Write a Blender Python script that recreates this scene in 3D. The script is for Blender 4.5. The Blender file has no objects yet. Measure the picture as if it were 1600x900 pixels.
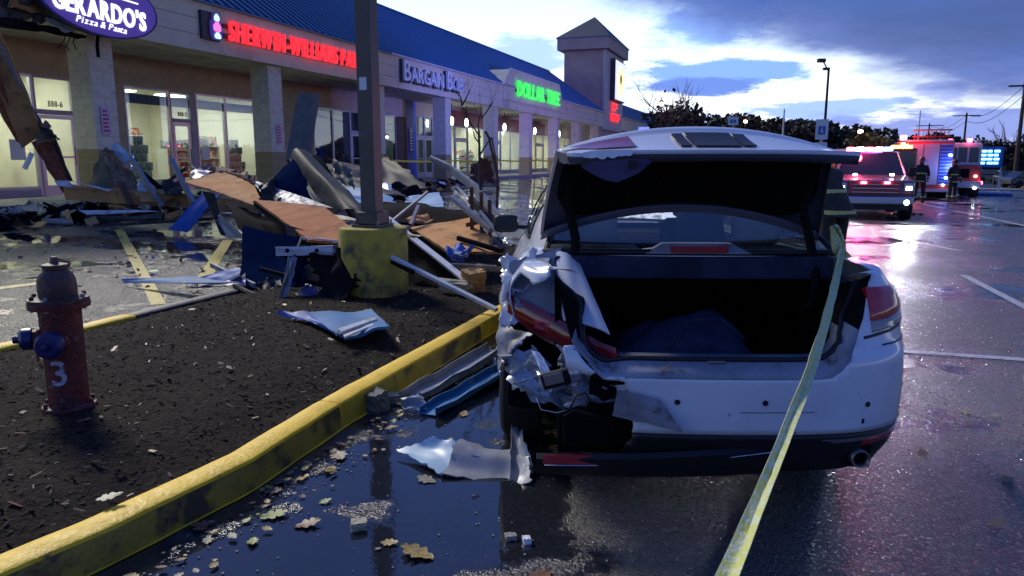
import bpy, bmesh, math, random
from mathutils import Vector, Matrix, noise
sc = bpy.context.scene
COL = sc.collection
R = math.radians
PI = math.pi
# ------------------------------------------------------------------ camera
CAM_H = 1.5
PITCH = math.atan(200/1150)
cam = bpy.data.cameras.new('camera'); camo = bpy.data.objects.new('camera', cam); COL.objects.link(camo)
camo.location = (0, 0, CAM_H); camo.rotation_euler = (PI/2-PITCH, 0, 0)
cam.sensor_width = 36; cam.lens = 36*1150/1600; cam.clip_start = .05; cam.clip_end = 3000
sc.camera = camo
sc.view_settings.view_transform = 'Standard'; sc.view_settings.look = 'None'
sc.view_settings.exposure = 0.6; sc.view_settings.gamma = 1
# ------------------------------------------------------------------ sky
SUN_EL, SUN_AZ = R(38), R(-38)          # azimuth measured from +Y towards +X
w = bpy.data.worlds.new('World'); sc.world = w; w.use_nodes = True
nt = w.node_tree; nt.nodes.clear()
def nd(tree, t, **k):
    n = tree.nodes.new(t)
    for a, b in k.items(): setattr(n, a, b)
    return n
def mth(tree, op, a, b=None, c=None, clamp=False):
    n = tree.nodes.new('ShaderNodeMath'); n.operation = op; n.use_clamp = clamp
    for i, v in enumerate((a, b, c)):
        if v is None: continue
        if isinstance(v, (int, float)): n.inputs[i].default_value = v
        else: tree.links.new(v, n.inputs[i])
    return n.outputs[0]
def mixc(tree, f, a, b, mode='MIX'):
    n = tree.nodes.new('ShaderNodeMix'); n.data_type = 'RGBA'; n.blend_type = mode
    for s, v in ((0, f), (6, a), (7, b)):
        if isinstance(v, (int, float)): n.inputs[s].default_value = v
        elif isinstance(v, tuple): n.inputs[s].default_value = (*v[:3], 1)
        else: tree.links.new(v, n.inputs[s])
    return n.outputs[2]
def sstep(tree, v, lo, hi):
    n = tree.nodes.new('ShaderNodeMapRange'); n.interpolation_type = 'SMOOTHSTEP'
    n.inputs[1].default_value = lo; n.inputs[2].default_value = hi
    tree.links.new(v, n.inputs[0]); return n.outputs[0]
def build_sky():
    T = nt
    tc = nd(T, 'ShaderNodeTexCoord'); sep = nd(T, 'ShaderNodeSeparateXYZ')
    T.links.new(tc.outputs['Generated'], sep.inputs[0])
    x, y, z = sep.outputs
    az = mth(T, 'MULTIPLY', mth(T, 'ARCTAN2', x, y), 57.2958)
    el = mth(T, 'MULTIPLY', mth(T, 'ARCSINE', z), 57.2958)
    zz = mth(T, 'ADD', mth(T, 'MAXIMUM', z, 0.0), .16)
    cv = nd(T, 'ShaderNodeCombineXYZ')
    T.links.new(mth(T, 'DIVIDE', x, zz), cv.inputs[0]); T.links.new(mth(T, 'DIVIDE', y, zz), cv.inputs[1])
    def noi(scale, detail, off=0.0, rough=.55):
        n = nd(T, 'ShaderNodeTexNoise'); n.inputs['Scale'].default_value = scale
        n.inputs['Detail'].default_value = detail; n.inputs['Roughness'].default_value = rough
        mp = nd(T, 'ShaderNodeMapping'); mp.inputs['Location'].default_value = (off, off*.7, off*.3)
        T.links.new(cv.outputs[0], mp.inputs[0]); T.links.new(mp.outputs[0], n.inputs['Vector']); return n.outputs[0]
    n1, n2, n3 = noi(1.1, 7, 3.0), noi(2.9, 10, 9.0, .66), noi(.45, 5, 1.0)
    # clear sky: white at the horizon, pale cyan above, deeper blue overhead
    cr = nd(T, 'ShaderNodeValToRGB'); r = cr.color_ramp
    r.elements[0].position = 0; r.elements[0].color = (.88, .90, .95, 1)
    r.elements[1].position = 1; r.elements[1].color = (.035, .07, .26, 1)
    for p, c in ((.05, (.84, .92, .98)), (.10, (.66, .84, 1.0)), (.17, (.48, .70, .98)), (.26, (.25, .42, .85)), (.42, (.10, .18, .52))):
        e = r.elements.new(p); e.color = (*c, 1)
    T.links.new(mth(T, 'DIVIDE', el, 90.0, clamp=True), cr.inputs[0])
    # thin veil variation
    col = mixc(T, mth(T, 'MULTIPLY', sstep(T, n3, .45, .7), .35), cr.outputs[0], (.50, .64, .95))
    def puff(a0, e0, ra, re, c, noisev, amp=1.5, lo=.0, hi=.42, op=.95):
        nonlocal col
        dx = mth(T, 'DIVIDE', mth(T, 'SUBTRACT', az, a0), ra); dy = mth(T, 'DIVIDE', mth(T, 'SUBTRACT', el, e0), re)
        d = mth(T, 'SQRT', mth(T, 'ADD', mth(T, 'MULTIPLY', dx, dx), mth(T, 'MULTIPLY', dy, dy)))
        g = mth(T, 'SUBTRACT', 1.0, d)
        g = mth(T, 'ADD', g, mth(T, 'MULTIPLY', mth(T, 'SUBTRACT', noisev, .5), amp))
        m = mth(T, 'MULTIPLY', sstep(T, g, lo, hi), op)
        col = mixc(T, m, col, c)
    puff(15.5, 6.0, 7.5, 1.5, (.15, .31, .80), n2, 2.2, .1, .45)
    puff(14.0, 5.3, 6.0, .8, (.10, .19, .58), n2, 2.0, .1, .5)
    puff(0.5, 7.6, 5.0, 1.9, (.34, .50, .92), n2, 2.2, .1, .5)
    puff(12.0, 2.6, 5.0, 1.3, (.27, .44, .90), n2, 2.2, .1, .45)
    puff(22.5, 3.4, 6.0, 1.2, (.26, .40, .86), n2, 2.4, .1, .45)
    puff(33.0, 2.0, 14.0, 1.9, (.16, .22, .56), n2, 1.8, .05, .5)
    puff(29.5, 4.6, 1.8, .8, (.45, .52, .85), n2)
    puff(14.5, 9.8, 6.5, 2.6, (.17, .34, .86), n2, 2.0, 0, .6, .9)
    puff(-35, 9.0, 16.0, 4.0, (.34, .44, .80), n1, 1.8, 0, .5, .9)
    pass
    # big dark cloud bank: from the upper right and overhead
    bd = mth(T, 'SUBTRACT', 12.6, mth(T, 'MULTIPLY', az, .285))
    bd = mth(T, 'MINIMUM', mth(T, 'MAXIMUM', bd, 3.2), 20.0)
    g = mth(T, 'SUBTRACT', el, bd)
    g = mth(T, 'ADD', g, mth(T, 'MULTIPLY', mth(T, 'SUBTRACT', n1, .5), 5.0))
    g = mth(T, 'ADD', g, mth(T, 'MULTIPLY', mth(T, 'SUBTRACT', n2, .5), 2.0))
    m = sstep(T, g, -.6, 2.0)
    dark = mixc(T, sstep(T, n3, .35, .65), (.020, .050, .21), (.042, .11, .43))
    dark = mixc(T, sstep(T, g, .0, 4.0), (.10, .15, .42), dark)
    col = mixc(T, mth(T, 'MULTIPLY', m, .97), col, dark)
    # away from the sunset side the sky is dimmer and bluer
    back = sstep(T, mth(T, 'ABSOLUTE', mth(T, 'SUBTRACT', az, 5.0)), 95.0, 160.0)
    col = mixc(T, mth(T, 'MULTIPLY', back, .9), col, (.03, .08, .34))
    # below the horizon
    col = mixc(T, sstep(T, el, -.5, -3.0), col, (.05, .06, .09))
    nis = nd(T, 'ShaderNodeTexSky'); nis.sky_type = 'NISHITA'; nis.sun_disc = False
    nis.sun_elevation = SUN_EL; nis.sun_rotation = SUN_AZ
    nis.air_density = 1.5; nis.dust_density = 1.0
    b1 = nd(T, 'ShaderNodeBackground'); b1.inputs[1].default_value = .004
    T.links.new(nis.outputs[0], b1.inputs[0])
    b2 = nd(T, 'ShaderNodeBackground'); b2.inputs[1].default_value = 1.0
    T.links.new(col, b2.inputs[0])
    ad = nd(T, 'ShaderNodeAddShader'); T.links.new(b1.outputs[0], ad.inputs[0]); T.links.new(b2.outputs[0], ad.inputs[1])
    o = nd(T, 'ShaderNodeOutputWorld'); T.links.new(ad.outputs[0], o.inputs[0])
build_sky()
sun = bpy.data.lights.new('sun', 'SUN'); sun.energy = 1.9; sun.angle = R(14); sun.color = (1.0, .93, .80)
suno = bpy.data.objects.new('sun', sun); COL.objects.link(suno)
suno.rotation_euler = Vector((math.sin(SUN_AZ)*math.cos(SUN_EL), math.cos(SUN_AZ)*math.cos(SUN_EL), math.sin(SUN_EL))).to_track_quat('Z', 'Y').to_euler()
sc.cycles.max_bounces = 7; sc.cycles.transparent_max_bounces = 12; sc.cycles.caustics_reflective = False
sc.cycles.caustics_refractive = False; sc.cycles.sample_clamp_indirect = 6
# ------------------------------------------------------------------ geometry of the place
AZB = R(19.6)                            # heading of the shop row and of the island
UX, UY = math.sin(AZB), math.cos(AZB)
NX, NY = math.cos(AZB), -math.sin(AZB)
def SN(s, N, z=0.0): return Vector((UX*s-NX*N, UY*s-NY*N, z))       # along the row, away from it
def s_of(x, y): return x*UX+y*UY
def n_of(x, y): return -(x*NX+y*NY)
def smooth(a, b, v):
    t = min(1, max(0, (v-a)/(b-a))); return t*t*(3-2*t)
def H(x, y):                              # the lot rises to the shops and falls away to the road
    s, N = s_of(x, y), n_of(x, y)
    up = .42*min(1, max(0, (N-5.5)/9.3))
    dn = min(.9, .0205*max(0, s-19))*(1-smooth(-3, 9, N))
    return up-dn
_c, _s = math.cos(PITCH), math.sin(PITCH)
def ray(px, py):
    X = (px-800)/1150; Y = (450-py)/1150
    return Vector((X, _c+Y*_s, -_s+Y*_c))
def W(px, py, D):                         # point seen at (px, py), D metres ahead
    d = ray(px, py); t = D/d.y; return Vector((d.x*t, D, CAM_H+d.z*t))
def G(px, py, z=None, off=0.0):           # point of the ground seen at (px, py)
    d = ray(px, py)
    if z is not None:
        t = (z-CAM_H)/d.z; return Vector((d.x*t, d.y*t, z))
    zz = 0.0
    for _ in range(12):
        t = (zz-CAM_H)/d.z; zz = .5*zz+.5*H(d.x*t, d.y*t)
    return Vector((d.x*t, d.y*t, H(d.x*t, d.y*t)+off))
# ------------------------------------------------------------------ materials
MATS = {}
def mat(name, col, rough=.6, metal=0.0, col2=None, nscale=4.0, nlo=.35, nhi=.65, bump=0.0, bscale=60.0, coat=0.0,
        emit=None, estr=0.0, spec=.5, detail=6.0, rvar=0.0, dirt=None, dscale=1.5, dlo=.52, dhi=.7, stretch=None):
    m = bpy.data.materials.new(name); m.use_nodes = True; T = m.node_tree
    b = T.nodes['Principled BSDF']
    tc = nd(T, 'ShaderNodeTexCoord'); src = tc.outputs['Object']
    if stretch:
        mp = nd(T, 'ShaderNodeMapping'); mp.inputs['Scale'].default_value = stretch
        T.links.new(src, mp.inputs[0]); src = mp.outputs[0]
    def noi(sc_, det=detail):
        n = nd(T, 'ShaderNodeTexNoise'); n.inputs['Scale'].default_value = sc_; n.inputs['Detail'].default_value = det
        n.inputs['Roughness'].default_value = .6
        T.links.new(src, n.inputs['Vector']); return n.outputs[0]
    b.inputs['Base Color'].default_value = (*col, 1)
    b.inputs['Roughness'].default_value = rough; b.inputs['Metallic'].default_value = metal
    b.inputs['Specular IOR Level'].default_value = spec
    out = None
    if col2 is not None:
        out = mixc(T, sstep(T, noi(nscale), nlo, nhi), tuple(col), tuple(col2))
    if dirt is not None:
        out = mixc(T, sstep(T, noi(dscale, 8), dlo, dhi), out if out is not None else tuple(col), tuple(dirt))
    if out is not None: T.links.new(out, b.inputs['Base Color'])
    if rvar:
        n = sstep(T, noi(nscale*1.7), .3, .7)
        T.links.new(mth(T, 'ADD', rough-rvar*.5, mth(T, 'MULTIPLY', n, rvar), clamp=True), b.inputs['Roughness'])
    if bump:
        bp = nd(T, 'ShaderNodeBump'); bp.inputs['Strength'].default_value = bump; bp.inputs['Distance'].default_value = .02
        T.links.new(noi(bscale), bp.inputs['Height']); T.links.new(bp.outputs[0], b.inputs['Normal'])
    if coat:
        b.inputs['Coat Weight'].default_value = coat; b.inputs['Coat Roughness'].default_value = .06
    if emit is not None:
        b.inputs['Emission Color'].default_value = (*emit, 1); b.inputs['Emission Strength'].default_value = estr
    MATS[name] = m; return m
def glass(name, tint=(.8, .85, .85), k=1.0, rough=.02, cracks=0.0):
    m = bpy.data.materials.new(name); m.use_nodes = True; T = m.node_tree; T.nodes.clear()
    tr = nd(T, 'ShaderNodeBsdfTransparent'); tr.inputs[0].default_value = (*tint, 1)
    gl = nd(T, 'ShaderNodeBsdfGlossy'); gl.inputs[0].default_value = (.9, .95, 1, 1); gl.inputs[1].default_value = rough
    fr = nd(T, 'ShaderNodeFresnel'); fr.inputs[0].default_value = 1.5
    ms = nd(T, 'ShaderNodeMixShader'); f = mth(T, 'MULTIPLY', fr.outputs[0], k, clamp=True)
    T.links.new(f, ms.inputs[0]); T.links.new(tr.outputs[0], ms.inputs[1]); T.links.new(gl.outputs[0], ms.inputs[2])
    res = ms.outputs[0]
    if cracks:
        tc = nd(T, 'ShaderNodeTexCoord'); v = nd(T, 'ShaderNodeTexVoronoi'); v.feature = 'DISTANCE_TO_EDGE'
        v.inputs['Scale'].default_value = cracks; T.links.new(tc.outputs['Object'], v.inputs['Vector'])
        c = mth(T, 'MAXIMUM', sstep(T, v.outputs[0], .26, .02), .22)
        n = nd(T, 'ShaderNodeTexNoise'); n.inputs['Scale'].default_value = 2.2; T.links.new(tc.outputs['Object'], n.inputs['Vector'])
        c = mth(T, 'MULTIPLY', c, sstep(T, n.outputs[0], .22, .42))
        df = nd(T, 'ShaderNodeBsdfTranslucent'); df.inputs[0].default_value = (.95, 1, 1, 1)
        m2 = nd(T, 'ShaderNodeMixShader'); T.links.new(c, m2.inputs[0]); T.links.new(res, m2.inputs[1]); T.links.new(df.outputs[0], m2.inputs[2])
        res = m2.outputs[0]
    o = nd(T, 'ShaderNodeOutputMaterial'); T.links.new(res, o.inputs[0]); MATS[name] = m; return m
def asphalt():
    m = bpy.data.materials.new('wet_asphalt'); m.use_nodes = True; T = m.node_tree; b = T.nodes['Principled BSDF']
    tc = nd(T, 'ShaderNodeTexCoord'); P = tc.outputs['Object']
    def noi(sc_, det=5.0, rough=.55, st=None):
        n = nd(T, 'ShaderNodeTexNoise'); n.inputs['Scale'].default_value = sc_; n.inputs['Detail'].default_value = det; n.inputs['Roughness'].default_value = rough
        s = P
        if st:
            mp = nd(T, 'ShaderNodeMapping'); mp.inputs['Scale'].default_value = st; mp.inputs['Rotation'].default_value = (0, 0, AZB)
            T.links.new(P, mp.inputs[0]); s = mp.outputs[0]
        T.links.new(s, n.inputs['Vector']); return n.outputs[0]
    big = noi(.55, 4, .5); mid = noi(2.4, 6, .6); fine = noi(170, 3, .7)
    vo = nd(T, 'ShaderNodeTexVoronoi'); vo.inputs['Scale'].default_value = 82; T.links.new(P, vo.inputs['Vector'])
    # standing water: wide shallow puddles plus a flooded gutter strip beside the island kerb
    sep = nd(T, 'ShaderNodeSeparateXYZ'); T.links.new(P, sep.inputs[0])
    N = mth(T, 'MULTIPLY', mth(T, 'ADD', mth(T, 'MULTIPLY', sep.outputs[0], NX), mth(T, 'MULTIPLY', sep.outputs[1], NY)), -1.0)
    gut = mth(T, 'MULTIPLY', sstep(T, N, .55, 1.25), sstep(T, N, 3.2, 2.4))
    far = sstep(T, sep.outputs[1], 7.0, 16.0)
    v = mth(T, 'ADD', mth(T, 'MULTIPLY', big, .70), mth(T, 'MULTIPLY', mid, .30))
    v = mth(T, 'ADD', v, mth(T, 'MULTIPLY', sstep(T, N, 5.0, 7.0), .06)); v = mth(T, 'ADD', v, mth(T, 'MULTIPLY', gut, .165)); v = mth(T, 'ADD', v, mth(T, 'MULTIPLY', far, .045))
    pud = sstep(T, v, .555, .62)
    damp = sstep(T, v, .40, .56)
    patch = noi(.9, 3, .5, (1.0, .35, 1))
    c = mixc(T, sstep(T, fine, .35, .7), (.013, .014, .017), (.062, .062, .068))
    sp = nd(T, 'ShaderNodeSeparateColor'); T.links.new(vo.outputs['Color'], sp.inputs[0])
    c = mixc(T, mth(T, 'MULTIPLY', sstep(T, sp.outputs[0], .55, 1.0), .55), c, (.11, .108, .112))
    c = mixc(T, mth(T, 'MULTIPLY', sstep(T, patch, .45, .6), .6), c, (.026, .026, .030))
    c = mixc(T, mth(T, 'MULTIPLY', pud, .8), c, (.010, .012, .018))
    T.links.new(c, b.inputs['Base Color'])
    rg = mth(T, 'SUBTRACT', .48, mth(T, 'MULTIPLY', damp, .18))
    rg = mth(T, 'SUBTRACT', rg, mth(T, 'MULTIPLY', sstep(T, sp.outputs[1], .6, .95), .26))
    rg = mth(T, 'MULTIPLY', rg, mth(T, 'SUBTRACT', 1.0, mth(T, 'MULTIPLY', pud, .9)))
    T.links.new(rg, b.inputs['Roughness'])
    h = mth(T, 'ADD', mth(T, 'MULTIPLY', vo.outputs['Distance'], -.9), mth(T, 'MULTIPLY', fine, .6))
    h = mth(T, 'MULTIPLY', h, mth(T, 'SUBTRACT', 1.0, pud))
    h2 = mth(T, 'MULTIPLY', mid, .9)
    bp = nd(T, 'ShaderNodeBump'); bp.inputs['Strength'].default_value = 1.0; bp.inputs['Distance'].default_value = .009
    T.links.new(h, bp.inputs['Height'])
    bp2 = nd(T, 'ShaderNodeBump'); bp2.inputs['Strength'].default_value = .08; bp2.inputs['Distance'].default_value = .03
    wv = noi(6.0, 2, .5, (1, .4, 1))
    T.links.new(mth(T, 'ADD', h2, mth(T, 'MULTIPLY', wv, .25)), bp2.inputs['Height']); T.links.new(bp.outputs[0], bp2.inputs['Normal'])
    T.links.new(bp2.outputs[0], b.inputs['Normal'])
    b.inputs['Specular IOR Level'].default_value = .8
    MATS['wet_asphalt'] = m
asphalt()
mat('mulch', (.011, .008, .006), .9, col2=(.034, .025, .018), nscale=28, bump=1.0, bscale=45, dirt=(.05, .045, .04), dscale=60, dlo=.68, dhi=.76, spec=.12)
mat('mulch_chip', (.013, .010, .008), .85, col2=(.042, .034, .028), nscale=3, spec=.15)
mat('pale_chip', (.25, .22, .18), .6, col2=(.10, .08, .06), nscale=3)
mat('yellow_kerb', (.95, .62, .02), .5, col2=(.84, .54, .02), nscale=9, dirt=(.16, .12, .05), dscale=9, dlo=.63, dhi=.74, bump=.35, bscale=40, rvar=.2)
mat('yellow_line', (.70, .55, .06), .45, col2=(.45, .37, .08), nscale=30, dirt=(.08, .08, .07), dscale=18, dlo=.58, dhi=.66)
mat('white_line', (.5, .5, .5), .35, col2=(.35, .35, .36), nscale=30, dirt=(.06, .06, .06), dscale=18, dlo=.55, dhi=.66)
mat('yellow_concrete', (.50, .38, .035), .8, col2=(.33, .27, .05), nscale=6, dirt=(.07, .065, .035), dscale=4, dlo=.5, dhi=.7, bump=.4, bscale=30)
mat('concrete', (.30, .29, .27), .7, col2=(.22, .21, .20), nscale=3, bump=.3, bscale=30, dirt=(.1, .1, .1), dscale=2)
mat('block', (.70, .67, .50), .8, col2=(.62, .60, .46), nscale=7, bump=.35, bscale=30, dirt=(.38, .35, .30), dscale=3, dlo=.55, dhi=.75)
mat('block_tan', (.36, .29, .14), .75, col2=(.31, .25, .13), nscale=7, bump=.35, bscale=30)
mat('mortar', (.48, .46, .36), .9)
mat('fascia', (.72, .66, .47), .8, col2=(.65, .59, .43), nscale=1.5, bump=.15, bscale=50, dirt=(.48, .44, .33), dscale=.9, dlo=.5, dhi=.75)
mat('soffit', (.62, .56, .43), .7, col2=(.36, .33, .27), nscale=1.2)
mat('store_wall', (.46, .38, .27), .75, col2=(.38, .32, .23), nscale=2.5, bump=.2, bscale=30)
mat('tower_wall', (.40, .36, .28), .8, col2=(.35, .31, .25), nscale=1.2)
mat('tower_front', (.50, .50, .46), .7, col2=(.45, .45, .42), nscale=1.2)
mat('blue_roof', (.014, .034, .062), .65, col2=(.011, .027, .050), nscale=.8, spec=.4)
mat('blue_seam', (.05, .17, .36), .35, spec=.6)
mat('eave_trim', (.55, .56, .58), .4)
mat('alu', (.42, .42, .46), .35, .6)
mat('alu_dark', (.06, .06, .07), .4, .5)
mat('door_violet', (.33, .31, .36), .45)
mat('room_wall', (.70, .66, .55), .8, col2=(.60, .56, .47), nscale=1)
mat('room_dark', (.05, .06, .09), .8)
mat('room_floor', (.35, .33, .28), .3)
mat('shelf_white', (.6, .6, .56), .5)
mat('valance', (.02, .03, .20), .6)
mat('red_band', (.20, .03, .04), .5)
mat('brick_brown', (.09, .045, .03), .8, col2=(.06, .03, .025), nscale=10)
mat('tile_light', (.9, .9, .85), .5, emit=(1, .98, .82), estr=7)
mat('pole_brown', (.055, .048, .045), .45, col2=(.075, .065, .06), nscale=5, spec=.5)
mat('steel', (.26, .27, .29), .42, .4, col2=(.22, .23, .25), nscale=6, rvar=.25)
mat('black_metal', (.011, .011, .013), .9, .0, spec=.05)
mat('galv', (.20, .215, .23), .55, .15, col2=(.30, .32, .36), nscale=8, rvar=.3)
mat('white_metal', (.62, .64, .66), .38, col2=(.5, .52, .55), nscale=6, dirt=(.2, .2, .2), dscale=5, dlo=.58, dhi=.72)
mat('grimy_metal', (.024, .028, .030), .6, .0, col2=(.060, .060, .054), nscale=5, dirt=(.20, .19, .15), dscale=8, dlo=.64, dhi=.72, spec=.15)
mat('blue_panel', (.012, .10, .40), .65, col2=(.012, .08, .32), nscale=3, dirt=(.05, .08, .14), dscale=4, spec=.6, rvar=.2)
mat('navy_panel', (.005, .012, .040), .95, col2=(.007, .017, .055), nscale=3, spec=.0)
mat('sky_panel', (.02, .17, .38), .7, col2=(.02, .13, .30), nscale=4, dirt=(.2, .26, .3), dscale=6, dlo=.6, dhi=.7)
mat('violet_panel', (.07, .06, .16), .4, col2=(.10, .09, .22), nscale=3)
mat('plywood', (.62, .28, .09), .85, col2=(.74, .40, .16), nscale=3, stretch=(1, 1, 1), dirt=(.30, .14, .06), dscale=5, dlo=.5, dhi=.75, bump=.15, bscale=40, spec=.2)
mat('plywood_red', (.44, .15, .05), .8, col2=(.54, .21, .075), nscale=4, dirt=(.22, .08, .04), dscale=3, dlo=.5, dhi=.7, bump=.12, bscale=40, spec=.2)
mat('tan_board', (.50, .29, .10), .8, col2=(.38, .20, .07), nscale=3, dirt=(.12, .07, .04), dscale=4, dlo=.52, dhi=.72, bump=.25, bscale=25)
mat('redwood', (.30, .09, .045), .8, col2=(.16, .06, .04), nscale=5, dirt=(.05, .03, .02), dscale=6)
mat('splinter', (.10, .06, .04), .8, col2=(.30, .20, .12), nscale=20)
mat('insulation', (.46, .42, .28), .85, col2=(.36, .32, .20), nscale=6, bump=.4, bscale=30, dirt=(.1, .09, .07), dscale=4)
mat('olive_sheet', (.12, .115, .07), .6, col2=(.09, .09, .06), nscale=5, dirt=(.45, .45, .42), dscale=7, dlo=.66, dhi=.7)
mat('pale_sheet', (.42, .58, .66), .35, col2=(.35, .5, .6), nscale=5, dirt=(.12, .15, .18), dscale=6, dlo=.58, dhi=.7)
mat('grey_slab', (.15, .145, .12), .75, col2=(.11, .105, .09), nscale=2, stretch=(3, 3, .5))
mat('rubble', (.12, .11, .10), .8, col2=(.06, .055, .05), nscale=1.5)
mat('rubble_pale', (.32, .30, .25), .8, col2=(.2, .19, .17), nscale=2)
mat('rust', (.14, .05, .03), .8, col2=(.08, .035, .025), nscale=9, bump=.4, bscale=40)
mat('bark', (.045, .03, .024), .85, col2=(.07, .05, .04), nscale=14, bump=.5, bscale=40)
mat('hydrant_red', (.15, .018, .018), .5, col2=(.065, .012, .014), nscale=7, dirt=(.16, .10, .085), dscale=14, dlo=.60, dhi=.66, bump=.5, bscale=28, rvar=.3, spec=.4)
mat('hydrant_top', (.085, .045, .038), .55, col2=(.055, .025, .022), nscale=9, dirt=(.2, .19, .17), dscale=10, dlo=.6, dhi=.7, bump=.4, bscale=30)
mat('hydrant_blue', (.012, .014, .11), .35, col2=(.02, .02, .07), nscale=10)
mat('paint_white', (.42, .40, .44), .6, dirt=(.1, .03, .03), dscale=20, dlo=.55, dhi=.62)
mat('leaf_yellow', (.42, .33, .08), .5, col2=(.22, .13, .04), nscale=12)
mat('leaf_brown', (.12, .055, .03), .5, col2=(.20, .10, .05), nscale=12)
mat('leaf_green', (.25, .33, .06), .5, col2=(.25, .25, .06), nscale=12)
mat('leaf_pale', (.38, .34, .22), .5, col2=(.2, .16, .1), nscale=12)
mat('car_paint', (.72, .75, .79), .28, coat=.7, col2=(.60, .63, .68), nscale=2.5, dirt=(.16, .16, .17), dscale=26, dlo=.66, dhi=.74)
mat('car_inner', (.30, .32, .38), .5, col2=(.20, .21, .25), nscale=5, dirt=(.05, .05, .06), dscale=7, dlo=.55, dhi=.7)
mat('crushed', (.42, .45, .50), .3, .35, col2=(.18, .2, .24), nscale=9, dirt=(.03, .03, .04), dscale=10, dlo=.52, dhi=.64, rvar=.3)
mat('black_plastic', (.012, .012, .014), .45, spec=.4)
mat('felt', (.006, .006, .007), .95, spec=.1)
mat('grey_felt', (.035, .045, .085), .85, col2=(.02, .025, .05), nscale=6, spec=.15)
mat('tyre', (.012, .012, .012), .8, bump=.3, bscale=60)
mat('rim', (.4, .4, .42), .3, .8)
mat('red_lens', (.26, .007, .013), .2, coat=.5, col2=(.14, .005, .01), nscale=14, spec=.7)
mat('tail_red', (.50, .008, .02), .15, coat=.6)
mat('clear_lens', (.32, .28, .26), .12, coat=.7)
mat('chrome', (.6, .6, .62), .12, .95)
mat('dull_steel', (.16, .16, .17), .35, .7)
mat('mirror_glass', (.03, .035, .04), .08, 0)
mat('seat_grey', (.09, .09, .095), .8, col2=(.07, .07, .075), nscale=8)
mat('seat_black', (.006, .006, .006), .9, spec=.1)
mat('reflector', (.36, .01, .015), .2, coat=.5)
mat('fire_red', (.38, .02, .015), .3, coat=.6)
mat('truck_white', (.55, .55, .58), .3, coat=.5)
mat('truck_body', (.16, .05, .07), .3, coat=.6, col2=(.20, .07, .09), nscale=1)
mat('silver_door', (.36, .37, .39), .35, .5)
mat('lamp_red', (.8, .05, .05), .3, emit=(1, .06, .12), estr=17)
mat('lamp_blue', (.1, .2, .9), .3, emit=(.10, .22, 1), estr=22)
mat('lamp_white', (1, 1, 1), .3, emit=(.80, .88, 1), estr=11)
mat('lamp_orange', (1, .5, .1), .3, emit=(1, .35, .06), estr=10)
mat('lamp_cyan', (.3, .9, 1), .3, emit=(.25, .75, 1), estr=2.6)
mat('lamp_street', (1, .8, .6), .3, emit=(1, .72, .50), estr=14)
mat('neon_red', (.8, .05, .05), .4, emit=(1, .03, .045), estr=.72)
mat('neon_green', (.1, .8, .1), .4, emit=(.05, .9, .12), estr=.55)
mat('neon_white', (.8, .8, .8), .4, emit=(.80, .86, 1), estr=.95)
mat('neon_violet', (.08, .04, .25), .4, emit=(.10, .06, .50), estr=.22)
mat('neon_cyan', (.3, .8, .9), .4, emit=(.35, .55, 1), estr=1.4)
mat('neon_pink', (.8, .2, .4), .4, emit=(1, .12, .35), estr=1.3)
mat('neon_yellow', (.8, .7, .2), .4, emit=(1, .88, .35), estr=.85)
mat('neon_lav', (.6, .6, .8), .4, emit=(.62, .66, .95), estr=.8)
mat('letter_white', (.75, .75, .75), .45)
mat('letter_dark', (.02, .02, .022), .5)
mat('sign_back', (.04, .035, .045), .5)
mat('paper_pink', (.62, .45, .58), .6); mat('paper_red', (.45, .05, .10), .6); mat('paper_white', (.7, .72, .75), .6)
mat('sign_blue', (.03, .12, .45), .5)
mat('tape_yellow', (.60, .62, .14), .5, col2=(.62, .66, .42), nscale=45, nlo=.42, nhi=.58, bump=.4, bscale=70)
mat('tape_line', (.55, .50, .03), .4)
mat('crown_dark', (.020, .022, .014), .8, col2=(.045, .040, .022), nscale=.4)
mat('crown_brown', (.045, .032, .018), .8, col2=(.075, .05, .025), nscale=.4)
mat('crown_yellow', (.30, .19, .04), .8, col2=(.18, .10, .03), nscale=.4)
mat('hedge', (.015, .018, .014), .85)
mat('coat', (.035, .028, .024), .8, col2=(.025, .02, .018), nscale=8)
mat('reflect_band', (.55, .58, .20), .4)
mat('helmet', (.25, .02, .02), .35)
mat('skin', (.40, .24, .18), .55)
mat('hivis_red', (.5, .04, .04), .6)
mat('glass_dark', (.015, .018, .03), .06, spec=.9)
mat('sock', (.2, .2, .2), .7)
glass('store_glass', (.85, .92, .88), .16)
glass('car_glass', (.88, .93, .92), .12)
glass('side_glass', (.50, .54, .55), .9)
glass('cracked_glass', (.75, .85, .85), .5, cracks=9.0)
for nme, pal in (('goods_a', ((.5, .5, .45), (.1, .25, .2))), ('goods_b', ((.5, .08, .06), (.55, .5, .4))), ('goods_c', ((.08, .10, .14), (.4, .42, .4)))):
    mat(nme, pal[0], .6, col2=pal[1], nscale=7, nlo=.48, nhi=.52)
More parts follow.
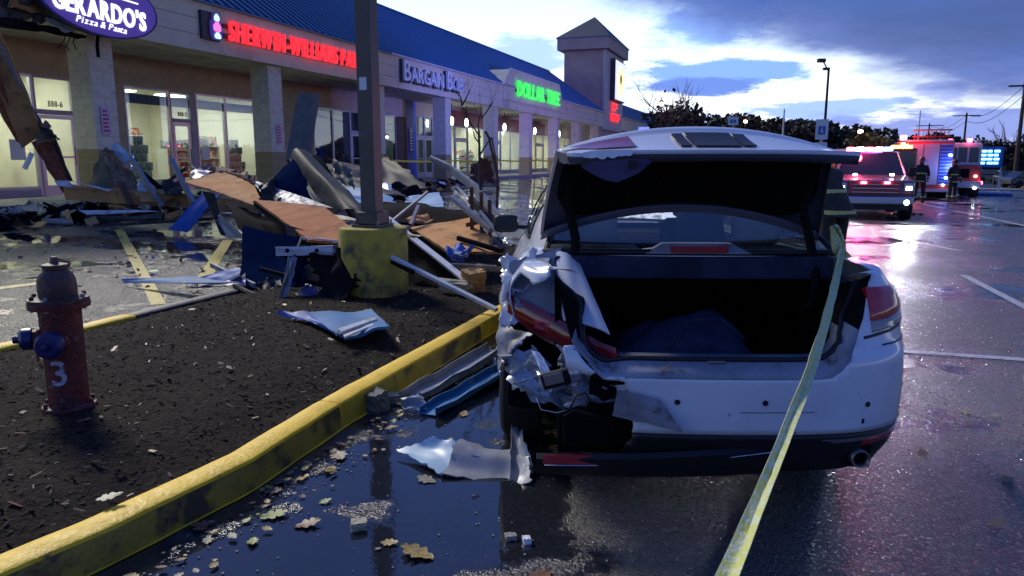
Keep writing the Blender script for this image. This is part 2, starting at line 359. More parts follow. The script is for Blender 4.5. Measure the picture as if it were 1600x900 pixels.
# ------------------------------------------------------------------ object helpers
WM = {}
def tag(o, label=None, cat=None, group=None, kind=None):
    if label: o['label'] = label
    if cat: o['category'] = cat
    if group: o['group'] = group
    if kind: o['kind'] = kind
    return o
def thing(name, label, cat, loc=(0, 0, 0), rotz=0.0, group=None, rot=None):
    o = bpy.data.objects.new(name, None); COL.objects.link(o); o.empty_display_size = .2
    o.location = loc; o.rotation_euler = rot or (0, 0, rotz)
    M = Matrix.Translation(Vector(loc)) @ o.rotation_euler.to_matrix().to_4x4()
    WM[o.name] = M
    return tag(o, label, cat, group)
class MB:
    def __init__(s): s.v = []; s.f = []; s.mi = []; s.k = 0
    def add(s, vs, fs):
        b = len(s.v); s.v += [Vector(p) for p in vs]; s.f += [[b+i for i in f] for f in fs]; s.mi += [s.k]*len(fs); return s
    def box(s, c, d, rot=None):
        x, y, z = d[0]/2, d[1]/2, d[2]/2
        vs = [Vector(p) for p in ((-x,-y,-z),(x,-y,-z),(x,y,-z),(-x,y,-z),(-x,-y,z),(x,-y,z),(x,y,z),(-x,y,z))]
        if rot is not None: vs = [rot @ p for p in vs]
        c = Vector(c)
        return s.add([p+c for p in vs], [(0,3,2,1),(4,5,6,7),(0,1,5,4),(1,2,6,5),(2,3,7,6),(3,0,4,7)])
    def bb(s, x0, x1, y0, y1, z0, z1): return s.box(((x0+x1)/2, (y0+y1)/2, (z0+z1)/2), (abs(x1-x0), abs(y1-y0), abs(z1-z0)))
    def beam(s, a, b, w, h, roll=0.0):
        a, b = Vector(a), Vector(b); d = b-a; L = d.length
        q = d.to_track_quat('Y', 'Z').to_matrix() @ Matrix.Rotation(roll, 3, 'Y')
        return s.box((a+b)/2, (w, L, h), q)
    def tube(s, pts, r, n=8, cap=True):
        pts = [Vector(p) for p in pts]; rings = []; b = len(s.v); vs = []; fs = []
        q = None; pd = None
        for i, p in enumerate(pts):
            d = (pts[min(i+1, len(pts)-1)]-pts[max(i-1, 0)]).normalized()
            if q is None: q = d.to_track_quat('Z', 'Y').to_matrix()
            else: q = pd.rotation_difference(d).to_matrix() @ q
            pd = d; rr = r[i] if isinstance(r, (list, tuple)) else r
            for j in range(n): vs.append(p+q @ Vector((math.cos(2*PI*j/n)*rr, math.sin(2*PI*j/n)*rr, 0)))
        for i in range(len(pts)-1):
            for j in range(n): fs.append((i*n+j, i*n+(j+1)%n, (i+1)*n+(j+1)%n, (i+1)*n+j))
        if cap: fs.append(tuple(reversed(range(n)))); fs.append(tuple((len(pts)-1)*n+j for j in range(n)))
        return s.add(vs, fs)
    def lathe(s, prof, n=24, c=(0, 0, 0), mtx=None):
        vs = []; fs = []; c = Vector(c)
        for r, z in prof:
            for j in range(n):
                p = Vector((r*math.cos(2*PI*j/n), r*math.sin(2*PI*j/n), z)); vs.append((mtx @ p if mtx is not None else p)+c)
        m = len(prof)
        for i in range(m-1):
            for j in range(n): fs.append((i*n+j, i*n+(j+1)%n, (i+1)*n+(j+1)%n, (i+1)*n+j))
        fs.append(tuple(reversed(range(n)))); fs.append(tuple((m-1)*n+j for j in range(n)))
        return s.add(vs, fs)
    def prism(s, pts, d):                       # planar polygon (3D points) extruded by vector d
        pts = [Vector(p) for p in pts]; n = len(pts); d = Vector(d)
        return s.add(pts+[p+d for p in pts], [tuple(reversed(range(n))), tuple(range(n, 2*n))]+[(i, (i+1)%n, n+(i+1)%n, n+i) for i in range(n)])
    def grid(s, P, wrap=False):                 # rows of points
        n = len(P[0]); b = []
        fs = []
        for i in range(len(P)-1):
            for j in range(n-(0 if wrap else 1)):
                fs.append((i*n+j, i*n+(j+1)%n, (i+1)*n+(j+1)%n, (i+1)*n+j))
        return s.add([p for row in P for p in row], fs)
    def slab(s, P, t, down=None):               # grid with thickness
        nr, nc = len(P), len(P[0]); P = [[Vector(p) for p in r] for r in P]; Q = []
        for i in range(nr):
            row = []
            for j in range(nc):
                a = P[min(i+1, nr-1)][j]-P[max(i-1, 0)][j]; b_ = P[i][min(j+1, nc-1)]-P[i][max(j-1, 0)]
                nn = a.cross(b_); nn = nn.normalized() if nn.length > 1e-9 else Vector((0, 0, 1))
                row.append(P[i][j]-nn*t)
            Q.append(row)
        vs = [p for r in P for p in r]+[p for r in Q for p in r]; o = nr*nc; fs = []
        for i in range(nr-1):
            for j in range(nc-1):
                q = (i*nc+j, i*nc+j+1, (i+1)*nc+j+1, (i+1)*nc+j); fs.append(q); fs.append(tuple(o+k for k in reversed(q)))
        def side(a, b): fs.append((a, b, b+o, a+o))
        for j in range(nc-1): side(j+1, j); side((nr-1)*nc+j, (nr-1)*nc+j+1)
        for i in range(nr-1): side(i*nc, (i+1)*nc); side((i+1)*nc+nc-1, i*nc+nc-1)
        return s.add(vs, fs)
    def clip(s, f):                             # keep the part of the surface where f(p) > 0
        val = [f(p) for p in s.v]; nf, nm = [], []; cache = {}
        def cut(a, b):
            k = (min(a, b), max(a, b))
            if k not in cache:
                pa, pb, va, vb = s.v[a], s.v[b], val[a], val[b]; lo, hi = 0.0, 1.0
                for _ in range(7):
                    t = (lo+hi)/2; fm = f(pa.lerp(pb, t))
                    if (fm > 0) == (va > 0): lo = t
                    else: hi = t
                s.v.append(pa.lerp(pb, (lo+hi)/2)); val.append(0.0); cache[k] = len(s.v)-1
            return cache[k]
        for fc, mi in zip(s.f, s.mi):
            if all(val[i] > 0 for i in fc): nf.append(fc); nm.append(mi); continue
            if all(val[i] <= 0 for i in fc): continue
            out = []
            for i in range(len(fc)):
                a, b = fc[i], fc[(i+1) % len(fc)]
                if val[a] > 0: out.append(a)
                if (val[a] > 0) != (val[b] > 0): out.append(cut(a, b))
            if len(out) >= 3: nf.append(out); nm.append(mi)
        s.f, s.mi = nf, nm; return s
    def build(s, name, mats, parent=None, world=True, label=None, cat=None, group=None, kind=None, smooth=False, solid=0, bevel=0, sub=0, origin=None):
        used = sorted({i for f in s.f for i in f}); mp = {o: i for i, o in enumerate(used)}
        vs = [s.v[i] for i in used]; fs = [[mp[i] for i in f] for f in s.f]
        org = Vector((0, 0, 0))
        if parent is not None:
            M = WM[parent.name]
            if world:
                Mi = M.inverted(); vs = [Mi @ p for p in vs]
        else:
            if origin is not None: org = Vector(origin)
            elif vs and cat: org = Vector((sum(p.x for p in vs)/len(vs), sum(p.y for p in vs)/len(vs), min(p.z for p in vs)))
            vs = [p-org for p in vs]
        me = bpy.data.meshes.new(name); me.from_pydata([tuple(p) for p in vs], [], fs); me.validate()
        if isinstance(mats, str): mats = [mats]
        for m in mats: me.materials.append(MATS[m])
        if len(mats) > 1 and len(me.polygons) == len(s.mi): me.polygons.foreach_set('material_index', s.mi)
        if smooth: me.polygons.foreach_set('use_smooth', [True]*len(me.polygons))
        me.update()
        o = bpy.data.objects.new(name, me); COL.objects.link(o)
        if parent is not None: o.parent = parent; WM[o.name] = M
        else: o.location = org; WM[o.name] = Matrix.Translation(org)
        if smooth and smooth != 'all':
            try: me.set_sharp_from_angle(angle=R(smooth if smooth is not True else 40))
            except Exception: pass
        if solid:
            md = o.modifiers.new('thickness', 'SOLIDIFY'); md.thickness = solid; md.offset = -1
        if sub:
            md = o.modifiers.new('smooth', 'SUBSURF'); md.levels = md.render_levels = sub
        if bevel:
            md = o.modifiers.new('edge', 'BEVEL'); md.width = bevel; md.segments = 2; md.limit_method = 'ANGLE'; md.angle_limit = R(40)
        return tag(o, label, cat, group, kind)
def copy_tree(o, parent=None):
    c = o.copy(); COL.objects.link(c); c.parent = parent
    for ch in list(o.children): copy_tree(ch, c)
    return c
def quad(a, b, c, d, nu, nv, amp=0.0, fq=2.0, seed=0.0, rag=0.0, bow=0.0):
    """grid of points over the quadrilateral a-b-c-d, crumpled along its normal, ragged at its rim"""
    a, b, c, d = map(Vector, (a, b, c, d)); n = (b-a).cross(d-a)
    n = n.normalized() if n.length > 1e-9 else Vector((0, 0, 1)); L = ((c-a).length+(d-b).length)/2
    P = []
    for i in range(nv+1):
        v = i/nv; row = []
        for j in range(nu+1):
            u = j/nu; p = a.lerp(b, u).lerp(d.lerp(c, u), v)
            k = Vector((u*fq+seed, v*fq, seed*1.7))
            p = p+n*(amp*noise.noise(k)*2+bow*math.sin(PI*u)*1.0)
            if rag and (i in (0, nv) or j in (0, nu)):
                e = Vector((noise.noise(Vector((u*17, v*17, seed+5))), noise.noise(Vector((u*19, v*13, seed+9))), noise.noise(Vector((u*13, v*19, seed+7)))))
                p = p+(e-n*e.dot(n))*rag*2
            row.append(p)
        P.append(row)
    return P
def text_mesh(ch, offset=0.0, extrude=.02, shear=0.0):
    cu = bpy.data.curves.new('glyph', 'FONT'); cu.body = ch; cu.size = 1; cu.offset = offset; cu.extrude = extrude; cu.shear = shear
    cu.resolution_u = 3
    o = bpy.data.objects.new('glyph', cu); me = bpy.data.meshes.new_from_object(o)
    bpy.data.objects.remove(o); bpy.data.curves.remove(cu)
    return me
GL = {}
def glyph(ch, offset, shear):
    k = (ch, offset, shear)
    if k not in GL:
        me = text_mesh(ch, offset, .5, shear); GL[k] = ([v.co.copy() for v in me.vertices], [tuple(p.vertices) for p in me.polygons])
        bpy.data.meshes.remove(me)
    return GL[k]
def letters(parent, txt, P0, ux, uz, un, width, height, depth, m, offset=.01, shear=0.0, gap=.12, small=None, name='letter', single=False, world=True):
    """letters standing between P0 and P0+ux*width, each its own part"""
    items = []; x = 0.0
    for i, ch in enumerate(txt):
        if ch == ' ': x += .32; items.append(None); continue
        vs, fs = glyph(ch, offset, shear); x0 = min(p.x for p in vs); x1 = max(p.x for p in vs)
        k = small if (small and not (i == 0 or txt[i-1] == ' ')) else 1.0
        items.append((vs, fs, x-x0*k, k)); x += (x1-x0)*k+gap*k
    tot = x-gap; sx = width/tot; sy = height/.70; P0 = Vector(P0); big = MB()
    for it in items:
        if it is None: continue
        vs, fs, ox, k = it; mb = big if single else MB()
        mb.add([P0+ux*((p.x*k+ox)*sx)+uz*(p.y*k*sy)+un*((p.z+.5)*depth) for p in vs], fs)
        if not single: mb.build(name, m, parent, world)
    if single: return big.build(name, m, parent, world)
def vnoise(x, y, z=0.0): return noise.noise(Vector((x, y, z)))
UZ = Vector((0, 0, 1)); UU = Vector((UX, UY, 0)); UN = Vector((NX, NY, 0))
# ------------------------------------------------------------------ ground
Sl = [-300, -60, -20, -10, -5, 0, 5, 10, 15, 19]+list(range(22, 64, 3))+[75, 95, 120, 180, 300, 700, 1600]
Nl = [-900, -300, -120, -70, -45, -30, -20, -14, -10, -7, -5, -3, -1, 1, 2, 3, 4, 5.5, 7, 9, 11, 13, 14.8, 22, 40, 90, 300, 900]
mb = MB(); mb.grid([[SN(s, N, H(*SN(s, N).xy)) for N in Nl] for s in Sl])
for f in mb.f: f.reverse()
g = mb.build('parking_lot', 'wet_asphalt', kind='structure')
if g.data.polygons[0].normal.z < 0:
    g.data.flip_normals()
def lerp_tab(tab, x):
    if x <= tab[0][0]: return tab[0][1]
    for (a, b), (c, d) in zip(tab, tab[1:]):
        if x <= c: return b+(d-b)*(x-a)/(c-a)
    return tab[-1][1]
KF = [(-3, 2.95), (0, 2.62), (1.0, 2.45), (1.54, 2.35), (1.97, 2.26), (2.62, 2.19), (3.48, 2.24), (4.25, 2.25), (5.87, 2.27), (12, 2.25)]
def kf(s): return lerp_tab(KF, s)+.008*vnoise(s*2.2, 3)
def KB(s): return 5.43+.01*vnoise(s*1.3, 8)
S_END = 11.0
kerb = tag(bpy.data.objects.new('kerb', None), kind='structure'); COL.objects.link(kerb); WM['kerb'] = Matrix.Identity(4)
mat('kerb_face_dark', (.24, .18, .025), .4, col2=(.32, .235, .03), nscale=4, dirt=(.03, .028, .02), dscale=5, dlo=.45, dhi=.62, bump=.35, bscale=40, rvar=.2)  # darker yellow for the front faces of the near kerb sections
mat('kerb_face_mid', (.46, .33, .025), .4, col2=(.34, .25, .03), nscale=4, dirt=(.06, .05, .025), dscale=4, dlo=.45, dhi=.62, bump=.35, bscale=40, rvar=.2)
def kerb_piece(s0, s1, fn, sgn, m, tilt=0.0, face='yellow_kerb'):
    n = max(3, int((s1-s0)/.06)); rows = []
    for i in range(n+1):
        s = s0+(s1-s0)*i/n; N0 = fn(s)
        e = .003 if i in (0, n) else 0
        hz = .15-e+.004*vnoise(s*5, 1)+tilt*(i/n-.5)
        zb = H(*SN(s, N0).xy)-.05; j = .004*vnoise(s*9, 4)
        prof = [(e, zb), (e+.003+j, .05), (e+.010+j, hz-.020), (.014+e, hz-.006), (.026, hz), (.09, hz+.003), (.140, hz), (.155-e, hz-.010), (.16-e, -.02)]
        rows.append([SN(s, N0+sgn*a, z) for a, z in prof])
    b = MB(); b.grid(rows); b.f += [list(range(9)), [n*9+k for k in reversed(range(9))]]; b.mi += [0, 0]
    b.mi = [1 if (i % 8) < 2 and i < n*8 else 0 for i in range(len(b.f))]
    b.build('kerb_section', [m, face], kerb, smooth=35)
cuts = [-2.5, -.6, 1.2, 3.42, 5.62, 7.6, 9.4, S_END]
for i in range(len(cuts)-1): kerb_piece(cuts[i]+.006, cuts[i+1]-.006, kf, 1, 'yellow_kerb', (.006, -.004, .008, -.006, .004)[i % 5], 'kerb_face_dark' if i < 3 else ('kerb_face_mid' if i == 3 else 'yellow_kerb'))
cuts = [-2.5, 0, 2.4, 4.9]
for i in range(len(cuts)-1): kerb_piece(cuts[i]+.006, cuts[i+1]-.006, KB, -1, 'yellow_kerb')
mat('kerb_grey', (.06, .058, .055), .5, col2=(.03, .03, .03), nscale=6, bump=.3, bscale=40)
cuts = [4.9, 7.0, 9.1, S_END]
for i in range(len(cuts)-1): kerb_piece(cuts[i]+.006, cuts[i+1]-.006, KB, -1, 'kerb_grey', 0, 'kerb_grey')
mb = MB(); mb.bb(0, 1, 0, 1, 0, 1); mb = MB()
mb.prism([SN(S_END, 2.25, -.05), SN(S_END+.16, 2.25, -.05), SN(S_END+.16, 5.43, -.05), SN(S_END, 5.43, -.05)], (0, 0, .2)); mb.build('kerb_section', 'yellow_kerb', kerb)
# mulch bed
def bedz(s, N): 
    e = smooth(0, .5, N-2.35)*smooth(0, .5, 5.3-N)
    return .115+.055*e+.035*e*vnoise(s*.9, N*.9)+.012*vnoise(s*6, N*6)+.006*vnoise(s*22, N*22)
rows = []
ns = 190
for i in range(ns+1):
    s = -2.5+(S_END+2.5)*i/ns; row = []
    a, b = kf(s)+.10, KB(s)-.10
    for j in range(51):
        N = a+(b-a)*j/50; row.append(SN(s, N, bedz(s, N)))
    rows.append(row)
mb = MB(); mb.grid(rows); o = mb.build('mulch_bed', 'mulch', kind='structure', smooth='all')
if o.data.polygons[0].normal.z < 0: o.data.flip_normals()
rnd = random.Random(7)
def scatter(name, m, cnt, smax, size, seed, s0=-2.4, up=.008):
    r = random.Random(seed); b = MB()
    for _ in range(cnt):
        s = s0+(smax-s0)*r.random()**1.0; a, bb_ = kf(s)+.12, KB(s)-.12; N = a+(bb_-a)*r.random()
        p = SN(s, N, bedz(s, N)+up*r.random()); th = r.random()*PI; L = size*(.4+1.2*r.random()); wd = L*(.15+.3*r.random())
        t = Vector((math.cos(th), math.sin(th), r.uniform(-.5, .5)))*L; q = Vector((-math.sin(th), math.cos(th), r.uniform(-.6, .6)))*wd
        b.add([p-t-q, p+t-q*.6, p+t*.8+q, p-t*.9+q*.8], [(0, 1, 2, 3)])
    b.build(name, m, kind='stuff')
scatter('mulch_chips', 'mulch_chip', 34000, S_END, .012, 3)
scatter('pale_chips', 'pale_chip', 1300, 9.0, .009, 5, up=.012)
scatter('pale_chips', 'leaf_brown', 500, 9.0, .022, 6, up=.016)
scatter('pale_chips', 'mulch_chip', 200, 9.0, .028, 8, up=.02)
# painted lines
def stripe(name, pts, wdt, m, zoff=.004):
    b = MB(); P = [Vector(p) for p in pts]; n = 14; rows = []
    for i in range(len(P)-1):
        for k in range(n+(1 if i == len(P)-2 else 0)):
            t = k/n; p = P[i].lerp(P[i+1], t); d = (P[i+1]-P[i]); d.z = 0; d.normalize(); q = Vector((-d.y, d.x, 0))*wdt/2
            a, c = p-q, p+q
            rows.append([Vector((a.x, a.y, H(a.x, a.y)+zoff)), Vector((c.x, c.y, H(c.x, c.y)+zoff))])
    b.grid(rows); o = b.build(name, m, kind='structure')
    if o.data.polygons[0].normal.z < 0: o.data.flip_normals()
stripe('yellow_stall_line', [G(248, 476), G(186, 358)], .14, 'yellow_line')
stripe('yellow_stall_line', [G(318, 436), G(356, 375)], .16, 'yellow_line')
stripe('yellow_stall_line', [G(-60, 458), G(60, 443)], .14, 'yellow_line')
b = MB(); rows = []
for i in range(120):
    s = -2.4+i*(S_END+2.3)/119; rows.append([SN(s, kf(s)+.02, .004), SN(s, kf(s)-.012-.012*vnoise(s*7, 2), .004)])
b.grid(rows); o = b.build('kerb_edge_paint', 'yellow_kerb', kind='structure')
if o.data.polygons[0].normal.z < 0: o.data.flip_normals()
stripe('white_stall_line', [G(1380, 547), G(1640, 565)], .10, 'white_line')
stripe('white_stall_line', [G(1505, 430), G(1640, 500)], .10, 'white_line')
stripe('white_stall_line', [G(1400, 372), G(1500, 392)], .10, 'white_line')
stripe('white_stall_line', [G(1440, 318), G(1640, 362)], .12, 'white_line')
stripe('white_stall_line', [G(1520, 300), G(1660, 322)], .12, 'white_line')
# ------------------------------------------------------------------ shop row
FL = .57                                   # walkway level
mall = thing('shop_building', 'long beige strip mall with a covered walkway, block columns and a blue metal roof', 'building', SN(30, 20, .4))
def sbox(b, s0, s1, N0, N1, z0, z1):
    b.add([SN(s0, N0, z0), SN(s1, N0, z0), SN(s1, N1, z0), SN(s0, N1, z0), SN(s0, N0, z1), SN(s1, N0, z1), SN(s1, N1, z1), SN(s0, N1, z1)],
          [(0,1,2,3),(4,7,6,5),(0,4,5,1),(1,5,6,2),(2,6,7,3),(3,7,4,0)])
    return b
wk = MB(); sbox(wk, -4, 118, 14.8, 30, .1, FL); wk.build('walkway', 'concrete', kind='structure')
# columns of painted block
core = None; COLS = [13.9, 20.3, 26.9, 33.35, 39.8, 46.0, 52.3, 58.6, 64.9, 77, 83.5, 90, 97, 104, 111]
blk = {}
def block_mesh(key, wd, h):
    if key not in blk:
        b = MB(); b.bb(-wd/2, wd/2, -.33, .33, 0, h-.012)
        me = bpy.data.meshes.new('block'); me.from_pydata([tuple(v) for v in b.v], [], b.f); me.materials.append(MATS[key]); me.update(); blk[key] = me
    return blk[key]
Minv = WM[mall.name].inverted()
def mall_inst(name, me, loc, parent):
    o = bpy.data.objects.new(name, me); COL.objects.link(o); o.parent = parent
    o.location = Minv @ Vector(loc); o.rotation_euler = (0, 0, -AZB); WM[o.name] = WM[mall.name]; return o
CW = .66
for ci, sr in enumerate(COLS):
    b = MB(); sbox(b, sr-CW+.012, sr-.012, 15.012, 15.012+CW-.024, FL, 4.44)
    col = b.build('column', 'mortar', mall)
    cen = SN(sr-CW/2, 15+CW/2)
    if ci < 5:
        nz = 13; hh = (4.43-FL)/nz
        for k in range(nz):
            tan = k < 4
            for e in (-1, 1):
                off = .165 if k % 2 else 0.0
                b2 = 'block_tan' if tan else 'block'
                key = (b2, k % 2)
                if key not in blk:
                    m_ = MB(); m_.bb(-.161, .161, -.33, .33, 0, hh-.012)
                    if k % 2:
                        m_ = MB(); m_.bb(-.33, .33, -.161, .161, 0, hh-.012)
                    me = bpy.data.meshes.new('block'); me.from_pydata([tuple(v) for v in m_.v], [], m_.f); me.materials.append(MATS[b2]); me.update(); blk[key] = me
                c = cen+(UN*e*.166 if not k % 2 else UU*e*.166)
                mall_inst('block', blk[key], (c.x, c.y, FL+k*hh), col)
    else:
        b = MB(); sbox(b, sr-CW, sr, 15, 15+CW, FL+1.1, 4.43); b.build('column_face', 'block', col)
        b = MB(); sbox(b, sr-CW-.01, sr+.01, 14.99, 15.01+CW, FL, FL+1.1); b.build('column_base', 'block_tan', col)
# beam, fascia boards, soffit, roof
b = MB(); sbox(b, 11.9, 66, 14.86, 15.7, 4.44, 5.60); sbox(b, 74, 112, 14.86, 15.7, 4.44, 5.60); b.build('beam', 'fascia', mall)
b = MB(); sbox(b, -4, 66, 15.71, 17.8, 4.47, 4.6); sbox(b, 66, 112, 15.71, 17.8, 4.47, 4.6); b.build('soffit', 'soffit', mall)
def raggedboard(s0, s1, z0, z1, N, t, rag):
    c = MB(); P = []
    for i in range(5):
        z = z0+(z1-z0)*i/4; e = rag*vnoise(z*9, 3)*1.2
        P.append([SN(s0+(e if True else 0), N, z), SN(s1, N, z)])
    return c.slab(P, t)
rowsz = [(4.40, 4.80), (4.812, 5.22), (5.232, 5.65)]
bm_ = []
s = 11.7; rws = 0
while s < 66:
    e = min(66, s+3.62 if s > 12 else s+2.0)
    for k, (z0, z1) in enumerate(rowsz):
        if s < 12:
            raggedboard(s+(.0, .5, .9)[k], e-.01, z0, z1, 14.80, .055, .35).build('fascia_board', 'fascia', mall)
        else:
            c = MB(); sbox(c, s, e-.008, 14.80-.003*((k+int(s)) % 2), 14.86, z0, z1); c.build('fascia_board', 'fascia', mall)
    s = e
for s0, e in ((74, 84), (84, 94), (94, 104), (104, 112)):
    c = MB(); sbox(c, s0, e-.01, 14.80, 14.86, 4.40, 5.65); c.build('fascia_board', 'fascia', mall)
# raised parapet
c = MB(); c.prism([SN(40.0, 14.74, 4.9), SN(51.9, 14.74, 4.9), SN(51.9, 14.74, 5.72), SN(51.0, 14.74, 6.62), SN(41.0, 14.74, 6.62), SN(40.0, 14.74, 5.72)], -UN*1.4); c.build('parapet', 'fascia', mall)
c = MB()
for a, b_ in (((39.95, 5.70), (41.0, 6.66)), ((41.0, 6.66), (51.05, 6.66)), ((51.05, 6.66), (51.97, 5.70))):
    c.beam(SN(a[0], 14.71, a[1]), SN(b_[0], 14.71, b_[1]), .06, .07)
c.build('parapet_cap', 'eave_trim', mall)
# roof sheet and standing seams
def roof(s0, s1, N1, z1, name='roof', step=.42, ribs=True):
    c = MB(); c.add([SN(s0, 14.70, 5.66), SN(s1, 14.70, 5.66), SN(s1, N1, z1), SN(s0, N1, z1), SN(s0, N1+8, 5.7), SN(s1, N1+8, 5.7)], [(0, 1, 2, 3), (3, 2, 5, 4), (0, 3, 4), (1, 5, 2)])
    r_ = c.build(name, 'blue_roof', mall)
    c = MB(); s = s0
    while s < s1 and ribs:
        c.beam(SN(s, 14.70, 5.69), SN(s, N1, z1+.03), .07, .07); s += step
    c.build('seam', 'blue_seam', r_, kind='stuff')
    c = MB(); c.beam(SN(s0, N1, z1+.04), SN(s1, N1, z1+.04), .22, .05); c.build('ridge_cap', 'blue_seam', r_)
roof(9.5, 66.2, 20, 9.40); roof(74.2, 112, 18.4, 8.1, step=.6)
for a, b_ in ((27.0, 39.9), (52.0, 66), (74, 112)): c = MB(); sbox(c, a, b_, 14.66, 14.79, 5.645, 5.70); c.build('gutter', 'eave_trim', mall)
c = MB(); sbox(c, 9.5, 27.0, 14.70, 14.79, 5.652, 5.69); c.build('gutter', 'blue_seam', mall)
# back of the building
c = MB(); sbox(c, -4, 66, 28, 28.2, .4, 5.7); sbox(c, 66, 112, 28, 28.2, .4, 5.7); sbox(c, -4.2, -4, 17.8, 28, .4, 5.7); c.build('rear_wall', 'store_wall', mall)
# ---- shop fronts
WN = 17.8
def front(divs, head=3.62, knee=.82, fm='alu', gm='store_glass', ztop=4.47):
    """divs: (s0, s1, kind) kind w window, d door with transom, p pier"""
    for s0, s1, k in divs:
        if k == 'p':
            c = MB(); sbox(c, s0, s1, WN, WN+.2, FL, head); c.build('pier', 'door_violet', mall); continue
        if k == 'b':
            c = MB(); sbox(c, s0, s1, WN-.05, WN+.2, FL, head); c.build('pier', 'brick_brown', mall); continue
        t = .06; c = MB()
        z0 = FL if k == 'd' else knee
        sbox(c, s0, s0+t, WN-.02, WN+.08, FL, head); sbox(c, s1-t, s1, WN-.02, WN+.08, FL, head)
        sbox(c, s0+t, s1-t, WN-.02, WN+.08, head-t, head); 
        if k == 'w':
            sbox(c, s0+t, s1-t, WN-.02, WN+.08, knee-.05, knee+.02)
            fr = c.build('window', fm, mall)
            g_ = MB(); sbox(g_, s0+t, s1-t, WN+.02, WN+.03, knee+.02, head-t); g_.build('pane', gm, fr)
            g_ = MB(); sbox(g_, s0+t, s1-t, WN, WN+.12, FL, knee-.05); g_.build('knee_wall', 'door_violet' if fm == 'alu' else fm, fr)
        else:
            sbox(c, s0+t, s1-t, WN-.03, WN+.08, 2.66, 2.78)
            fr = c.build('door', 'door_violet', mall)
            g_ = MB(); sbox(g_, s0+t, s1-t, WN+.02, WN+.03, 2.78, head-t); g_.build('transom_pane', gm, fr)
            l = MB(); a, b_ = s0+t+.01, s1-t-.01
            sbox(l, a, a+.1, WN, WN+.05, FL+.01, 2.65); sbox(l, b_-.1, b_, WN, WN+.05, FL+.01, 2.65); sbox(l, a+.1, b_-.1, WN, WN+.05, 2.55, 2.65); sbox(l, a+.1, b_-.1, WN, WN+.05, FL+.01, FL+.28)
            sbox(l, a+.1, b_-.1, WN-.02, WN+.04, 1.55, 1.6)
            l.build('door_leaf', 'alu', fr)
            g_ = MB(); sbox(g_, a+.1, b_-.1, WN+.02, WN+.03, FL+.28, 2.55); g_.build('door_pane', gm, fr)
            h_ = MB(); h_.tube([SN(b_-.14, WN-.08, 1.35), SN(b_-.14, WN-.08, 1.85)], .015, 6); h_.build('handle', 'alu_dark', fr)
    c = MB(); sbox(c, divs[0][0], divs[-1][1], WN, WN+.2, head+.002, ztop); c.build('wall', 'store_wall', mall)
def room(s0, s1, depth=5.0, m='room_wall', light=0.0, col=(1, .97, .8), top=3.9, tiles=True):
    c = MB(); N0, N1 = WN+.2, WN+.2+depth
    sbox(c, s0-.1, s0, N0, N1, FL, top); sbox(c, s1, s1+.1, N0, N1, FL, top); sbox(c, s0-.1, s1+.1, N1, N1+.1, FL, top); sbox(c, s0-.1, s1+.1, N0, N1+.1, top, top+.1)
    c.build('interior', m, mall)
    if light:
        t = MB(); x = s0+1
        while x < s1-.7:
            for q in (1.2, 3.4):
                if q < depth: sbox(t, x, x+1.1, N0+q, N0+q+.5, top-.04, top-.006)
            x += 2.4
        if tiles: t.build('ceiling_light', 'tile_light', mall)
        L = bpy.data.lights.new('shop_light', 'AREA'); L.shape = 'RECTANGLE'; L.size = (s1-s0)*.8; L.size_y = depth*.7; L.energy = light; L.color = col
        lo = bpy.data.objects.new('shop_light', L); COL.objects.link(lo); lo.location = SN((s0+s1)/2, N0+depth/2, top-.1); lo.rotation_euler = (0, 0, -AZB+PI/2)
# restaurant at the left end
front([(7.0, 8.6, 'w'), (8.6, 10.3, 'w'), (10.3, 12.0, 'w'), (12.0, 13.95, 'w'), (13.95, 15.15, 'd'), (15.15, 15.6, 'p')])
room(6.0, 15.8, 5.5, light=150, col=(1, .95, .84))
# paint shop
c = MB(); sbox(c, 15.6, 16.75, WN, WN+.2, FL, 4.47); c.build('wall', 'store_wall', mall)
front([(16.75, 18.45, 'w'), (18.45, 19.35, 'd'), (19.35, 19.55, 'p'), (19.55, 20.9, 'w'), (20.9, 22.5, 'w'), (22.5, 24.0, 'w')])
room(16.2, 24.2, 6.5, light=160, col=(.97, 1, .90))
c = MB(); sbox(c, 16.8, 18.4, WN+.1, WN+.12, 3.14, 3.42); sbox(c, 18.55, 24.0, WN+.1, WN+.12, 3.14, 3.42); c.build('valance', 'valance', mall)
# dark blue shop
c = MB(); sbox(c, 24.0, 26.0, WN, WN+.2, FL, 4.47); c.build('wall', 'store_wall', mall)
mat('blue_shade', (.015, .04, .16), .35)
mat('blue_wall', (.05, .09, .38), .6)
front([(26.0, 27.4, 'w'), (27.4, 28.8, 'w'), (28.8, 30.0, 'd'), (30.0, 31.6, 'w')], gm='store_glass')
room(25.8, 31.6, 3.0, m='blue_shade', light=3, col=(.3, .5, 1), tiles=False)
# bargain shop
front([(31.6, 33.0, 'w'), (33.0, 34.0, 'b')], head=3.62)
c = MB(); sbox(c, 34.0, 35.1, WN, WN+.2, FL, 4.47); c.build('wall', 'blue_wall', mall)
front([(35.1, 36.1, 'd'), (36.1, 37.1, 'd')], head=3.8)
c = MB(); sbox(c, 37.1, 38.2, WN, WN+.2, FL, 4.47); c.build('wall', 'store_wall', mall)
room(31.6, 38.2, 4, m='room_dark', light=14, col=(.5, .7, 1), tiles=False)
